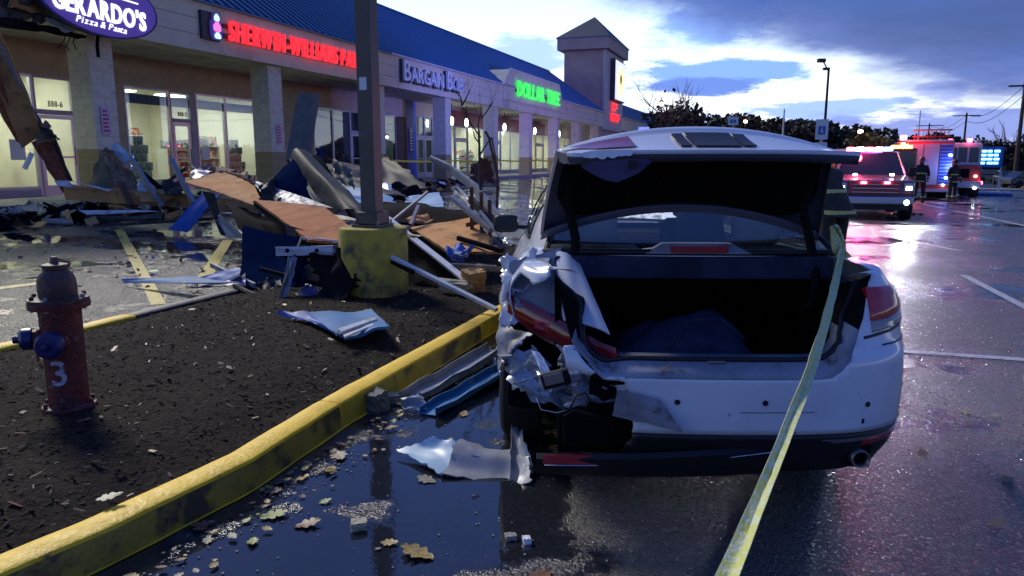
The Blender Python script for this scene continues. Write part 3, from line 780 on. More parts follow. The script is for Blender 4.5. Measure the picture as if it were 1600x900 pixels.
# discount shop with a red band above its glass
dv = [(38.2+i*1.9, 38.2+(i+1)*1.9, 'w' if i % 3 != 1 else 'd') for i in range(7)]
front(dv, head=3.45); room(38.0, 51.8, 6, light=420, col=(.95, 1, .9))
c = MB(); sbox(c, 38.2, 57.5, WN-.12, WN-.02, 3.47, 4.3); c.build('red_band', 'red_band', mall)
dv = [(51.5+i*2.0, 51.5+(i+1)*2.0, 'w' if i % 2 else 'd') for i in range(7)]
front(dv, head=3.45); room(52.0, 65.5, 5, light=260, col=(1, .9, .7))
c = MB(); sbox(c, 65.5, 75, WN, WN+.2, FL, 4.47); c.build('wall', 'tower_wall', mall)
dv = [(75+i*2.4, 75+(i+1)*2.4, 'w') for i in range(15)]
front(dv, head=3.45); room(75, 111, 5, light=160, col=(1, .9, .7), tiles=False)
# small plates: house numbers and notices
def plaque(txt, s, N, z, wd, ht, m='letter_dark'):
    letters(mall, txt, SN(s, N, z), UU, UZ, UN, wd, ht, .012, m, name='number_digit')
plaque('888-6', 14.35, 17.81, 2.86, .42, .15); plaque('888-5', 18.78, 17.81, 2.86, .36, .13)
for sc_, zz in ((13.5, 2.1), (20.0, 2.0)):
    c = MB(); sbox(c, sc_-.1, sc_+.14, 14.965, 14.99, zz, zz+.62); pl = c.build('notice', 'paper_pink', mall)
    c = MB()
    for k in range(6): sbox(c, sc_-.07+.01*(k % 2), sc_+.10-.02*(k % 3), 14.955, 14.962, zz+.06+.09*k, zz+.10+.09*k)
    c.build('notice_print', 'paper_red', pl)
c = MB(); sbox(c, 34.3, 34.7, WN-.03, WN-.005, 1.9, 3.1); pl = c.build('poster', 'blue_shade', mall)
c = MB()
for k in range(7): sbox(c, 34.36, 34.64-.06*(k % 2), WN-.045, WN-.035, 2.0+k*.15, 2.07+k*.15)
c.build('poster_print', 'paper_white', pl)
# canopy lamps beside the far columns
for i, s in enumerate((39.0, 45.2, 51.5, 57.8, 64.1, 37.0)):
    t = thing('wall_lantern', 'small lit white lantern under the far canopy between the violet lit columns', 'lantern', SN(s, 16.6, 3.5), group='lanterns under the canopy')
    c = MB(); c.tube([SN(s, 16.6, 3.75), SN(s, 16.6, 4.47)], .02, 6); c.build('rod', 'alu_dark', t)
    c = MB(); c.lathe([(.05, 3.35), (.09, 3.45), (.09, 3.68), (.04, 3.78)], 8, SN(s, 16.6, 0)); c.build('lamp_glass', 'lamp_white', t)
# torn ceiling and wood hanging off the wrecked left end of the canopy
c = MB(); sbox(c, -4, 11.4, 15.5, 15.71, 4.3, 4.5); c.build('torn_joist', 'splinter', mall)
# ------------------------------------------------------------------ tower
tw = thing('clock_tower' if False else 'sign_tower', 'square grey violet tower with a blue pyramid roof rising from the shop row', 'tower', SN(70, 16.8, .5))
c = MB(); sbox(c, 66.2, 74.0, 15.0, 18.6, FL, 11.1); c.build('shaft', 'tower_wall', tw)
c = MB(); sbox(c, 66.0, 74.2, 14.80, 14.99, 4.2, 11.1); c.build('front_panel', 'tower_front', tw)
c = MB(); sbox(c, 65.6, 74.7, 14.45, 19.1, 11.12, 12.1); c.build('cornice', 'tower_wall', tw)
c = MB(); sbox(c, 65.5, 74.8, 14.35, 19.2, 12.1, 12.16); c.build('cornice_cap', 'blue_seam', tw)
c = MB(); a = [SN(65.5, 14.35, 12.165), SN(74.8, 14.35, 12.165), SN(74.8, 19.2, 12.165), SN(65.5, 19.2, 12.165), SN(70.1, 16.8, 14.6)]
c.add(a, [(0, 1, 4), (1, 2, 4), (2, 3, 4), (3, 0, 4), (3, 2, 1, 0)]); c.build('roof', 'blue_roof', tw)
t = thing('tower_sign', 'tall lit panel with a yellow emblem high on the tower face', 'sign', SN(70.4, 14.6, 6.5))
c = MB(); sbox(c, 68.2, 72.9, 14.35, 14.79, 6.9, 10.55); c.build('sign_box', 'sign_back', t)
c = MB(); sbox(c, 68.3, 72.8, 14.31, 14.345, 7.0, 10.45); c.build('sign_face', 'neon_lav', t)
c = MB(); pts = [(0, 1.5), (.9, .9), (1.3, .2), (1.1, -.6), (.5, -1.35), (0, -1.55), (-.5, -1.35), (-1.1, -.6), (-1.3, .2), (-.9, .9)]
c.prism([SN(70.55+x, 14.30, 8.75+y*.95) for x, y in pts], UN*.03); c.build('emblem', 'neon_yellow', t)
mat('emblem_dark', (.12, .09, .02), .6)
c = MB(); c.prism([SN(70.4+x*.3, 14.26, 8.9+y*.33) for x, y in pts], UN*.02); c.build('emblem_mark', 'emblem_dark', t)
t = thing('red_tower_lettering', 'two short rows of glowing red letters low on the tower face', 'sign', SN(70, 14.7, 5.0))
for z, w0, w1, n in ((6.0, 68.7, 71.3, 2), (5.05, 68.5, 72.3, 4)):
    for k in range(n):
        a = w0+(w1-w0)*k/n; b_ = a+(w1-w0)/n*.78
        c = MB(); sbox(c, a, a+.22*(b_-a), 14.6, 14.78, z, z+.72); sbox(c, a+.22*(b_-a), b_, 14.6, 14.78, z+.56, z+.72)
        sbox(c, a+.22*(b_-a), b_, 14.6, 14.78, z+(.0, .28)[k % 2], z+(.16, .42)[k % 2]); c.build('letter', 'neon_red', t)
# ------------------------------------------------------------------ shop signs
t = thing('paint_shop_sign', 'glowing red channel letters on the beige fascia, left of the lamp pole', 'sign', SN(17.6, 14.7, 4.7))
c = MB(); sbox(c, 17.45, 25.7, 14.74, 14.79, 4.86, 4.98); sbox(c, 17.45, 25.7, 14.74, 14.79, 5.14, 5.24); c.build('raceway', 'sign_back', t)
letters(t, 'SHERWIN-WILLIAMS PAINTS', SN(17.62, 14.73, 4.80), UU, UZ, UN, 7.65, .56, .10, 'neon_red', offset=.004, shear=.12, gap=.17)
t = thing('paint_shop_emblem', 'small lit blue and pink emblem sign beside the red letters', 'sign', SN(16.9, 14.7, 4.6))
c = MB(); sbox(c, 16.60, 17.28, 14.70, 14.79, 4.72, 5.45); c.build('sign_box', 'sign_back', t)
c = MB(); pts = [(0, .38), (.10, .33), (.11, .2), (.19, .1), (.20, -.25), (.12, -.38), (-.12, -.38), (-.20, -.25), (-.19, .1), (-.11, .2), (-.10, .33)]
c.prism([SN(17.08+x, 14.62, 5.1+y*.95) for x, y in pts], -UN*.08); c.build('emblem', 'neon_violet', t)
c = MB(); c.prism([SN(17.08+x*.5, 14.605, 5.32+y*.25) for x, y in pts], -UN*.012); c.build('emblem_top', 'neon_cyan', t)
c = MB(); c.prism([SN(17.08+x*.72, 14.605, 5.08+y*.34) for x, y in pts], -UN*.012); c.build('emblem_globe', 'neon_pink', t)
c = MB(); c.prism([SN(17.08+x*.6, 14.605, 4.85+y*.22) for x, y in pts], -UN*.012); c.build('emblem_base', 'neon_cyan', t)
t = thing('bargain_shop_sign', 'unlit white small capital letters on a dark backing, right of the lamp pole', 'sign', SN(28, 14.7, 4.6))
letters(t, 'BARGAIN BOB', SN(27.78, 14.72, 4.70), UU, UZ, UN, 6.05, .84, .02, 'letter_dark', offset=.05, gap=.0, small=.76, name='letter_return')
letters(t, 'BARGAIN BOB', SN(27.9, 14.69, 4.74), UU, UZ, UN, 6.0, .80, .10, 'letter_white', offset=.012, gap=.05, small=.76)
t = thing('green_shop_sign', 'glowing green block letters on the raised beige parapet', 'sign', SN(42, 14.7, 5.2))
letters(t, 'DOLLAR TREE', SN(42.0, 14.66, 5.22), UU, UZ, UN, 8.9, .88, .12, 'neon_green', offset=.02, gap=.13)
c = MB(); sbox(c, 41.9, 51.0, 14.67, 14.735, 5.45, 5.6); c.build('raceway', 'sign_back', t)
# oval restaurant sign, knocked askew at the broken end of the fascia
t = thing('oval_sign', 'purple oval restaurant sign with white lettering over the first block column', 'sign', SN(13.2, 14.4, 4.6))
M0 = SN(13.0, 14.25, 4.92); q = Matrix.Rotation(R(-3.0), 3, UN)
ex, ez = q @ UU, q @ UZ
RX, RZ = 1.55, .70
def ov(k, dn, n=44): return [M0+ex*(math.cos(2*PI*i/n)*RX*k)+ez*(math.sin(2*PI*i/n)*RZ*k)+UN*dn for i in range(n)]
c = MB(); c.prism(ov(1, 0), -UN*.22); c.build('sign_box', 'sign_back', t)
c = MB(); c.prism(ov(1.03, .015), -UN*.05); c.build('rim', 'valance', t)
c = MB(); c.prism(ov(.985, .035), -UN*.018); c.build('sign_face', 'neon_violet', t)
letters(t, "GERARDO'S", M0-ex*1.20-ez*.37+UN*.036, ex, ez, UN, 2.40, .40, .035, 'neon_white', offset=.025, gap=.09)
letters(t, 'Pizza & Pasta', M0-ex*.66-ez*.55+UN*.036, ex, ez, UN, 1.30, .14, .02, 'neon_white', offset=.0, shear=.3, gap=.04)
c = MB(); c.beam(M0-ex*.35+ez*.20+UN*.045, M0+ex*1.0+ez*.20+UN*.045, .02, .03); c.build('rule', 'neon_white', t)
c = MB(); c.tube([M0-ez*.66-UN*.1, M0-ez*.9-UN*.2+ex*.05, M0-ez*1.15-UN*.15+ex*.02], .04, 6); c.build('dangling_bracket', 'black_metal', t)
# stacked cans behind the glass, papers stuck on it
can = None
for i, (s, N, lab) in enumerate(((17.35, 18.5, 'pyramid of pale paint cans in the first paint shop window'), (20.1, 18.6, 'stack of paint cans just right of the paint shop door'), (21.9, 18.7, 'stack of paint cans in the window nearest the second block column'))):
    t = thing('can_stack', lab, 'cans', SN(s, N, FL))
    for lv, n_ in enumerate((4, 4, 3, 3, 2)):
        for q_ in range(n_):
            if can is None:
                c = MB(); c.lathe([(.10, 0), (.11, .01), (.11, .24), (.115, .25), (.10, .255)], 12); can = bpy.data.meshes.new('can'); can.from_pydata([tuple(v) for v in c.v], [], c.f); can.materials.append(MATS['goods_a']); can.update()
            o = bpy.data.objects.new('can', can); COL.objects.link(o); o.parent = t; o.location = (UX*(q_*.25+lv*.06), UY*(q_*.25+lv*.06), .35+lv*.262)
    c = MB(); c.bb(-.2, 1.0*UX+.3, -.2, 1.1, 0, .34); c.build('plinth', 'shelf_white', t, False)
for i, (s, z, wd, ht, m_, lab) in enumerate(((19.75, 1.5, .3, .45, 'paper_white', 'white notice on the glass right of the paint shop door'), (22.9, 1.6, .35, .5, 'paper_white', 'white poster in the last paint shop window'), (12.4, 2.2, .5, .4, 'paper_red', 'red poster in the restaurant window'), (13.2, 1.5, .4, .5, 'paper_white', 'white paper sheet in the restaurant window'))):
    c = MB(); sbox(c, s, s+wd, 17.80, 17.808, z, z+ht); c.build('window_poster', m_, label=lab, cat='poster')
# shelving in the lit shops
for i, (s, N, L_) in enumerate(((17.0, 19.2, 1.3), (18.2, 22.4, 2.6), (19.9, 19.4, 1.4), (21.8, 20.4, 1.7), (19.8, 24.0, 3.6), (39.4, 20.5, 2.4), (43.0, 20.6, 2.4), (46.6, 20.4, 2.6), (53.6, 20.2, 2.4), (57.6, 20.6, 2.5))):
    lab = 'tall white shelf stocked with cans and boxes behind the paint shop glass' if i < 5 else 'white shelf of mixed goods inside a far shop beyond the pole'
    t = thing('store_shelf', lab, 'shelf', SN(s, N, FL), group='shelves in the paint shop' if i < 5 else 'shelves in the far shops')
    hgt = (1.15, 1.9, 1.3, 1.5, 2.0)[i % 5]; c = MB()
    for k in range(4): sbox(c, s, s+L_, N, N+.45, FL+.1+k*hgt/3.4, FL+.13+k*hgt/3.4)
    sbox(c, s, s+L_, N+.45, N+.48, FL, FL+hgt); sbox(c, s-.03, s, N, N+.48, FL, FL+hgt); sbox(c, s+L_, s+L_+.03, N, N+.48, FL, FL+hgt)
    c.build('rack', 'shelf_white', t); r_ = random.Random(i)
    gs = [MB(), MB(), MB()]
    for k in range(4):
        x = s+.04
        while x < s+L_-.2:
            wd = r_.uniform(.1, .26); hh = r_.uniform(.15, .36)
            sbox(gs[r_.randrange(3)], x, x+wd-.02, N+.03, N+.35, FL+.132+k*hgt/3.4, FL+.132+k*hgt/3.4+hh); x += wd
    for g_, m_ in zip(gs, ('goods_a', 'goods_b', 'goods_c')):
        if g_.f: g_.build('stock', m_, t)
t = thing('shop_counter', 'pale counter and boxes behind the restaurant door glass', 'counter', SN(13, 20, FL))
c = MB(); sbox(c, 9.5, 12.6, 19.6, 20.3, FL, FL+1.0); c.build('counter_body', 'block_tan', t); c = MB(); sbox(c, 9.4, 12.7, 19.5, 20.4, FL+1.0, FL+1.06); c.build('counter_top', 'shelf_white', t)
for i, (s, N, a, h_) in enumerate(((13.3, 20.5, .8, .9), (14.4, 20.8, .6, 1.2))):
    c = MB(); sbox(c, s, s+a, N, N+.6, FL, FL+h_); sbox(c, s+.05, s+a-.05, N+.06, N+.54, FL+h_, FL+h_+.05); c.build('cabinet', 'store_wall', label=('low tan cabinet in the lit restaurant', 'taller tan cabinet in the lit restaurant')[i], cat='cabinet')
# ------------------------------------------------------------------ the wrecked white sedan
CARP = Vector((.815, 2.83, 0)); CARA = -R(2.3)
car = thing('sedan', 'white sedan with open trunk and a smashed left rear corner, parked beside the yellow kerb', 'car', CARP, CARA)
CM = WM[car.name]
def CL(p): return CM.inverted() @ Vector(p)
def CW_(px, py, D): return CL(W(px, py, D))       # car-local point
PLAN = [(0, 0), (.2, .004), (.4, .018), (.58, .05), (.72, .11), (.82, .20), (.885, .34), (.912, .55), (.925, .85), (.93, 1.3), (.93, 2.0), (.93, 2.8), (.925, 3.4), (.92, 3.9), (.90, 4.25), (.85, 4.5), (.72, 4.68), (.45, 4.8), (.2, 4.845), (0, 4.85)]
def catm(P, n):
    out = []
    for i in range(len(P)-1):
        p0, p1, p2, p3 = [Vector(P[max(0, min(len(P)-1, k))]) for k in (i-1, i, i+1, i+2)]
        if i == 0: p0 = Vector((-p2.x, p2.y))
        if i == len(P)-2: p3 = Vector((-p1.x, p1.y))
        L = (p2-p1).length; m = max(2, int(L/n))
        for k in range(m):
            t = k/m; out.append(.5*((2*p1)+(p2-p0)*t+(2*p0-5*p1+4*p2-p3)*t*t+(3*p1-p0-3*p2+p3)*t**3))
    out.append(Vector(P[-1])); return out
PL = catm(PLAN, .045); NP = len(PL)
PN_ = []
for i, p in enumerate(PL):
    d = (PL[min(i+1, NP-1)]-PL[max(i-1, 0)])
    if i in (0, NP-1): d = Vector((1 if i == 0 else -1, 0))
    d.normalize(); PN_.append(Vector((d.y, -d.x)))
RI = [(.22, .08), (.30, .03), (.40, .0), (.60, 0), (.71, .004), (.745, .035), (.78, .05), (.90, .08), (1.05, .13)]
SI = [(.22, .09), (.30, .035), (.42, .01), (.52, 0), (.66, 0), (.72, .006), (.80, .008), (.90, .028), (.97, .06), (1.05, .12)]
ZT = [(0, 1.03), (.3, 1.045), (.8, 1.04), (1.3, 1.0), (2, .975), (2.8, .95), (3.4, .93), (3.9, .87), (4.4, .79), (4.7, .71), (4.85, .66)]
def shell(i, z, out=0.0):
    """car-local point on the right side of the body shell, plan index i, height z"""
    p, n = PL[i], PN_[i]; rear = max(0, -n.y) if p.y < 2.4 else 0; fr = max(0, n.y) if p.y > 2.4 else 0
    zt = lerp_tab(ZT, p.y); k = z+(1.05-zt)*smooth(.6, zt, z) if zt < 1.05 else z
    ins = lerp_tab(SI, k)*(1-rear)+lerp_tab(RI, k)*rear-out
    return Vector((p.x-n.x*ins, p.y-n.y*ins, z))
def crush(p):
    if p.x > -.15 or p.y > 1.7: return p
    w_ = smooth(-.25, -.7, p.x)*smooth(1.6, .4, p.y); w_ *= .35+.65*smooth(1.05, .75, p.z)
    d = Vector((vnoise(p.x*4, p.y*4+3, p.z*5), vnoise(p.x*5+7, p.y*4, p.z*5), vnoise(p.x*4, p.y*5, p.z*4+9)))
    r_ = (p+d*.075*w_); r_.x += .035*w_; r_.y += .03*w_; return r_
def zs(x):
    a = max(0, abs(x)-.42); return .635+.42*(a/.25)**2.4 if abs(x) < .70 else 9
def f_body(p):
    f = 1.0
    for yc in (1.06, 3.87):
        if abs(p.x) > .45: f = min(f, math.hypot(p.y-yc, p.z-.34)-.385)
    if p.y < .62: 
        f = min(f, max(zs(p.x)-p.z, -1)) if abs(p.x) < .70 else f
    if p.x < -.1 and p.y < 1.0:                         # torn away left rear corner
        q = .05*vnoise(p.x*9, p.y*9, p.z*9)+.03*vnoise(p.x*23, p.y*23, p.z*23)
        a = min(-p.x-(.34+q), .62-p.z+q, .66+q-p.y)       # bumper side, low
        b_ = min(-p.x-(.60+q*.5), .40+q*1.6+.25*(.9-p.z)-p.y, 1.0+q-p.z)  # quarter behind the lamp
        f = min(f, -max(a, b_))
    return f
def body_grid(z0, z1, nz):
    b = MB(); rows = []
    for k in range(nz+1):
        v = k/nz; R_ = []
        for i in range(NP):
            zt = lerp_tab(ZT, PL[i].y); z = z0+(min(z1, zt) - z0)*v if z1 < 2 else z0+(zt-z0)*v
            R_.append(shell(i, z))
        Lf = [Vector((-p.x, p.y, p.z)) for p in reversed(R_[1:-1])]
        rows.append([crush(p) for p in R_+Lf])
    b.grid(rows, wrap=True); return b
b = body_grid(.405, 9, 26); b.clip(f_body); b.build('body_shell', 'car_paint', car, False, smooth=35, solid=.007)
b = body_grid(.215, .40, 8); b.clip(f_body); b.build('lower_bumper_trim', 'black_plastic', car, False, smooth=35, solid=.007)
rim = [shell(i, lerp_tab(ZT, PL[i].y)) for i in range(NP)]
def mirror(P): return [Vector((-p.x, p.y, p.z)) for p in P]
BELT = [(.64, .68, 1.07), (1.0, .765, 1.05), (1.4, .79, 1.02), (2.0, .81, .995), (2.8, .80, .97), (3.4, .76, .955), (3.62, .70, .96)]
RAIL = [(1.40, .53, 1.365), (1.7, .57, 1.405), (2.1, .59, 1.42), (2.5, .59, 1.415), (2.8, .565, 1.39), (2.95, .54, 1.365)]
def tab3(T, y): return Vector((lerp_tab([(a, b_) for a, b_, c in T], y), y, lerp_tab([(a, c) for a, b_, c in T], y)))
def belt(t): return tab3(BELT, .64+2.98*t)
def rail(t): return tab3(RAIL, 1.40+1.55*t)
for sg in (1, -1):                                      # shoulders and rear deck edges
    b = MB(); rows = []
    for i in range(NP):
        p = rim[i]
        if p.y < .17 or p.y > 3.62: continue
        q = Vector((.672, p.y, p.z+.012)) if p.y < .64 else tab3(BELT, p.y)
        rows.append([Vector((sg*a.x, a.y, a.z)) for a in (p, p.lerp(q, .4)+Vector((0, 0, .008)), q)])
    rows = [[crush(a) for a in r_] for r_ in rows]
    b.grid(rows)
    if sg > 0:
        for f in b.f: f.reverse()
    b.build('shoulder_panel', 'car_paint', car, False, smooth=40)
b = MB(); rows = []                                     # bonnet
for i in range(NP):
    p = rim[i]
    if p.y < 3.58: continue
    rows.append([Vector((p.x*(1-2*k/12), p.y+.0, p.z+.055*(1-(1-2*k/12)**4)*min(1, p.x/.4))) for k in range(13)])
b.grid(rows); b.build('bonnet', 'car_paint', car, False, smooth=40)
# greenhouse sides
def side_pt(t, v): 
    a, c = belt(t), rail(t); p = a.lerp(c, v); p.x += .035*math.sin(PI*min(1, v*1.05)); return p
ts = [0, .05, .1, .155, .17, .24, .34, .44, .52, .555, .60, .7, .8, .88, .92, .935, .97, 1]; vs_ = [0, .05, .09, .12, .3, .5, .7, .84, .87, .94, 1]
for sg in (1, -1):
    bp, bg, bt = MB(), MB(), MB()
    P = [[side_pt(t, v) for v in vs_] for t in ts]
    P = [[Vector((sg*p.x, p.y, p.z)) for p in r_] for r_ in P]
    for i in range(len(ts)-1):
        for j in range(len(vs_)-1):
            tm, vm = (ts[i]+ts[i+1])/2, (vs_[j]+vs_[j+1])/2
            inside = .17 < tm < .92 and .12 < vm < .84
            bpill = .52 < tm < .555
            edge = .155 < tm < .935 and .09 < vm < .87 and not inside
            q = [P[i][j], P[i+1][j], P[i+1][j+1], P[i][j+1]]
            if inside and not bpill: bg.add([p-Vector((sg*.012, 0, 0)) for p in q], [(0, 1, 2, 3)])
            elif edge or (inside and bpill): bt.add(q, [(0, 1, 2, 3)])
            else: bp.add(q, [(0, 1, 2, 3)])
    bp.build('pillar', 'car_paint', car, False); bg.build('side_window', 'side_glass', car, False); bt.build('window_trim', 'black_plastic', car, False, solid=.01)
# roof and screens
def arc(t_rail, n=12, crown=.05, yb=0.0):
    a = rail(t_rail); return [Vector((a.x*(1-2*k/n), a.y-yb*(1-(1-2*k/n)**2), a.z+crown*(1-(1-2*k/n)**2)**.8)) for k in range(n+1)]
b = MB(); b.grid([arc(k/10, 12, .035+.02*math.sin(PI*k/10), (.08 if k == 0 else (-.10 if k == 10 else 0))) for k in range(11)]); b.build('roof', 'car_paint', car, False, smooth=60, solid=.02)
def screen(base_t, yb_base, zc_base, top_t, yb_top, crown_top, n=12):
    a = belt(base_t); lo = [Vector((a.x*(1-2*k/n), a.y+yb_base*(1-(1-2*k/n)**2), a.z+zc_base*(1-(1-2*k/n)**2))) for k in range(n+1)]
    c = rail(top_t); hi = [Vector((c.x*(1-2*k/n), c.y+yb_top*(1-(1-2*k/n)**2), c.z+crown_top*(1-(1-2*k/n)**2)**.8)) for k in range(n+1)]
    rows = []
    for j in range(7):
        v = j/6; rows.append([lo[k].lerp(hi[k], v)+Vector((0, 0, .018*math.sin(PI*v))) for k in range(n+1)])
    return rows
rg = screen(0, -.10, .01, 0, -.08, .035); b = MB(); b.grid(rg); b.build('rear_screen', 'car_glass', car, False, smooth='all')
ws = screen(1, .16, .02, 1, .10, .035); b = MB(); b.grid(ws); b.build('windscreen', 'cracked_glass', car, False, smooth='all')
for rows, nm in ((rg, 'rear_screen_border'), (ws, 'windscreen_border')):
    loop = rows[0]+[r_[-1] for r_ in rows[1:]]+list(reversed(rows[-1]))[1:]+[r_[0] for r_ in reversed(rows[1:-1])]+[rows[0][0]]
    b = MB(); b.tube(loop, .016, 6, False); b.build(nm, 'black_plastic', car, False, smooth='all')
# painted strip, crossmember and high brake lamp between rear screen and trunk
b = MB(); rows = []
for k in range(17):
    u = 1-2*k/16; x = .70*u; y0 = .55+.11*u*u
    rows.append([Vector((x, y0+.03, 1.075)), Vector((x, y0+.005, 1.082)), Vector((x, y0-.015, 1.078)), Vector((x, y0-.018, 1.062))])
b.grid(rows); b.build('rear_cowl', 'car_paint', car, False, smooth=60)
b = MB(); b.bb(-.64, .64, .54, .66, .955, 1.06); b.build('crossmember', 'grey_felt', car, False, bevel=.01)
b = MB(); P = []
for k in range(13):
    u = 1-2*k/12; hh = .040*smooth(1.0, .62, abs(u)); P.append([Vector((.24*u+.02, .52, 1.076)), Vector((.24*u+.02, .54, 1.08+hh)), Vector((.24*u+.02, .60, 1.08+hh*1.02)), Vector((.24*u+.02, .68, 1.08))])
b.grid(P); hb = b.build('brake_lamp_housing', 'car_inner', car, False, smooth='all')
b = MB(); b.bb(-.11, .15, .507, .535, 1.083, 1.112); b.build('brake_lens', 'reflector', hb, False)
# cabin
b = MB(); b.bb(-.78, .78, 1.2, 3.55, .28, .34); b.bb(-.80, -.76, 1.2, 3.5, .3, .92); b.bb(.76, .80, 1.2, 3.5, .3, .92); b.bb(-.66, .66, .66, 1.15, .975, 1.0); b.build('cabin_lining', 'seat_black', car, False)
b = MB(); b.prism([(-.72, 3.25, .62), (-.72, 3.62, .62), (-.72, 3.62, .92), (-.72, 3.35, .90), (-.72, 3.22, .84)], (1.44, 0, 0)); b.build('dashboard', 'seat_black', car, False, bevel=.02)
b = MB(); q = [Vector((-.38+.19*math.cos(a), 3.08+.05*math.sin(a), .82+.19*math.sin(a))) for a in [2*PI*k/20 for k in range(21)]]; b.tube(q, .015, 6, False); b.build('steering_wheel', 'black_plastic', car, False)
def seatback(x, y, z0, z1, wd, m, hr, mh):
    P = []
    for k in range(7):
        v = k/6; z = z0+(z1-z0)*v; hw = wd*(1-.18*v*v); P.append([Vector((x-hw, y-.12*v+.02, z)), Vector((x-hw*.6, y-.12*v-.02, z)), Vector((x+hw*.6, y-.12*v-.02, z)), Vector((x+hw, y-.12*v+.02, z))])
    c = MB(); c.slab(P, -.11); s_ = c.build('seat_back', m, car, False, bevel=.02)
    if hr:
        c = MB(); c.box((x, y-.12, z1+.03+.09), (.25*hr, .10, .19), Matrix.Rotation(R(-8), 3, 'X')); h_ = c.build('headrest', mh, s_, False, bevel=.045, smooth='all')
        c = MB(); c.tube([(x-.06, y-.1, z1-.02), (x-.06, y-.11, z1+.05)], .007, 6); c.tube([(x+.06, y-.1, z1-.02), (x+.06, y-.11, z1+.05)], .007, 6); c.build('headrest_post', 'steel', s_, False)
seatback(-.37, 2.55, .45, 1.02, .26, 'seat_grey', 1.0, 'seat_grey'); seatback(.37, 2.50, .45, 1.08, .27, 'seat_black', 1.25, 'seat_black')
seatback(-.42, 1.30, .45, 1.02, .34, 'seat_grey', 1.05, 'seat_grey'); seatback(.46, 1.30, .45, 1.02, .30, 'seat_grey', 1.05, 'seat_grey'); seatback(.14, 1.24, .45, 1.03, .14, 'seat_black', .95, 'seat_black')
b = MB(); b.bb(-.10, .10, 2.98, 3.0, 1.30, 1.36); b.build('rear_view_mirror', 'black_plastic', car, False, bevel=.01)
# trunk lining
b = MB()
b.bb(-.62, .62, .06, 1.2, .44, .46); b.bb(-.64, -.62, .30, 1.2, .44, .96); b.bb(.62, .64, .30, 1.2, .44, .96); b.bb(-.64, .64, 1.18, 1.2, .44, .97); b.bb(-.64, .64, .62, 1.2, .95, .97)
b.add([(-.5, .05, .63), (.5, .05, .63), (.5, .10, .46), (-.5, .10, .46)], [(0, 1, 2, 3)])
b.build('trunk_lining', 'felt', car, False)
def rear_y(x, z):
    ax = abs(x); best = min(range(NP//2), key=lambda i: abs(shell(i, z).x-ax) if PL[i].y < .9 else 9); return shell(best, z).y
edge = []
for k in range(61):
    u = -1+2*k/60; x = .668*math.copysign(abs(u)**.8, u); z = min(zs(x), 1.03); edge.append((x, z))
b = MB(); rows = []
for x, z in edge:
    y = rear_y(x, z); cx, cz = x*.88, .86; d = Vector((cx-x, 0, cz-z)).normalized()
    rows.append([crush(p) for p in (Vector((x, y+.002, z)), Vector((x, y+.03, z))+d*.022, Vector((x, y+.05, z))+d*.028, Vector((x, y+.085, z))+d*.05, Vector((x, y+.16, z))+d*.06)])
b.grid(rows); b.mi = [1 if b.v[f[0]].z > .80 else 0 for f in b.f]; b.build('trunk_jamb', ['car_inner', 'felt'], car, False, smooth=50, solid=.006)
b = MB(); b.tube([r_[3]+Vector((0, 0, .012)) for r_ in rows], .011, 6); b.build('rubber_seal', 'black_plastic', car, False, smooth='all')
b = MB(); b.box((.02, .10, .655), (.16, .03, .03)); b.tube([(-.02, .07, .665), (-.02, .07, .69), (.05, .07, .69), (.05, .07, .665)], .005, 6); b.build('latch_striker', 'steel', car, False)
# lens clusters
def lens(i0, i1, z0f, z1f, out, m, name, par=car, n=6):
    rows = []
    for i in range(i0, i1+1):
        k = (i-i0)/(i1-i0); a, c = z0f(k), z1f(k); rows.append([shell(i, a+(c-a)*j/n, out*(.35 if i in (i0, i1) or j in (0, n) else 1)) for j in range(n+1)])
    c = MB(); c.slab(rows, .02); return c.build(name, m, par, False, smooth=50)
i0 = next(i for i in range(NP) if PL[i].x > .665); i1 = next(i for i in range(NP) if PL[i].y > .52)
tl = lens(i0, i1, lambda k: .850+.03*k, lambda k: .985-.02*k, .016, 'tail_red', 'tail_lamp')
lens(i0, i1-2, lambda k: .805+.04*k, lambda k: .847+.032*k, .014, 'clear_lens', 'reversing_lens', tl)
lens(i0-1, i1, lambda k: .78+.06*k, lambda k: .792+.06*k, .004, 'black_plastic', 'lamp_gap', tl)
i2 = next(i for i in range(NP) if PL[i].x > .60); i3 = next(i for i in range(NP) if PL[i].y > .22)
lens(i2, i3, lambda k: .335+.02*k, lambda k: .365+.02*k, .008, 'reflector', 'bumper_reflector')
lens(i2-4, i3+3, lambda k: .372+.01*k, lambda k: .378+.012*k, .006, 'chrome', 'chrome_strip')
b = MB(); q = Matrix.Rotation(PI/2, 3, 'X'); b.tube([(.62, .12, .285), (.62, .055, .285)], .038, 18, False); b.build('exhaust_tip', 'dull_steel', car, False, smooth=50, solid=.006); b = MB(); b.bb(.57, .67, .09, .11, .24, .33); b.build('exhaust_bore', 'felt', car, False)
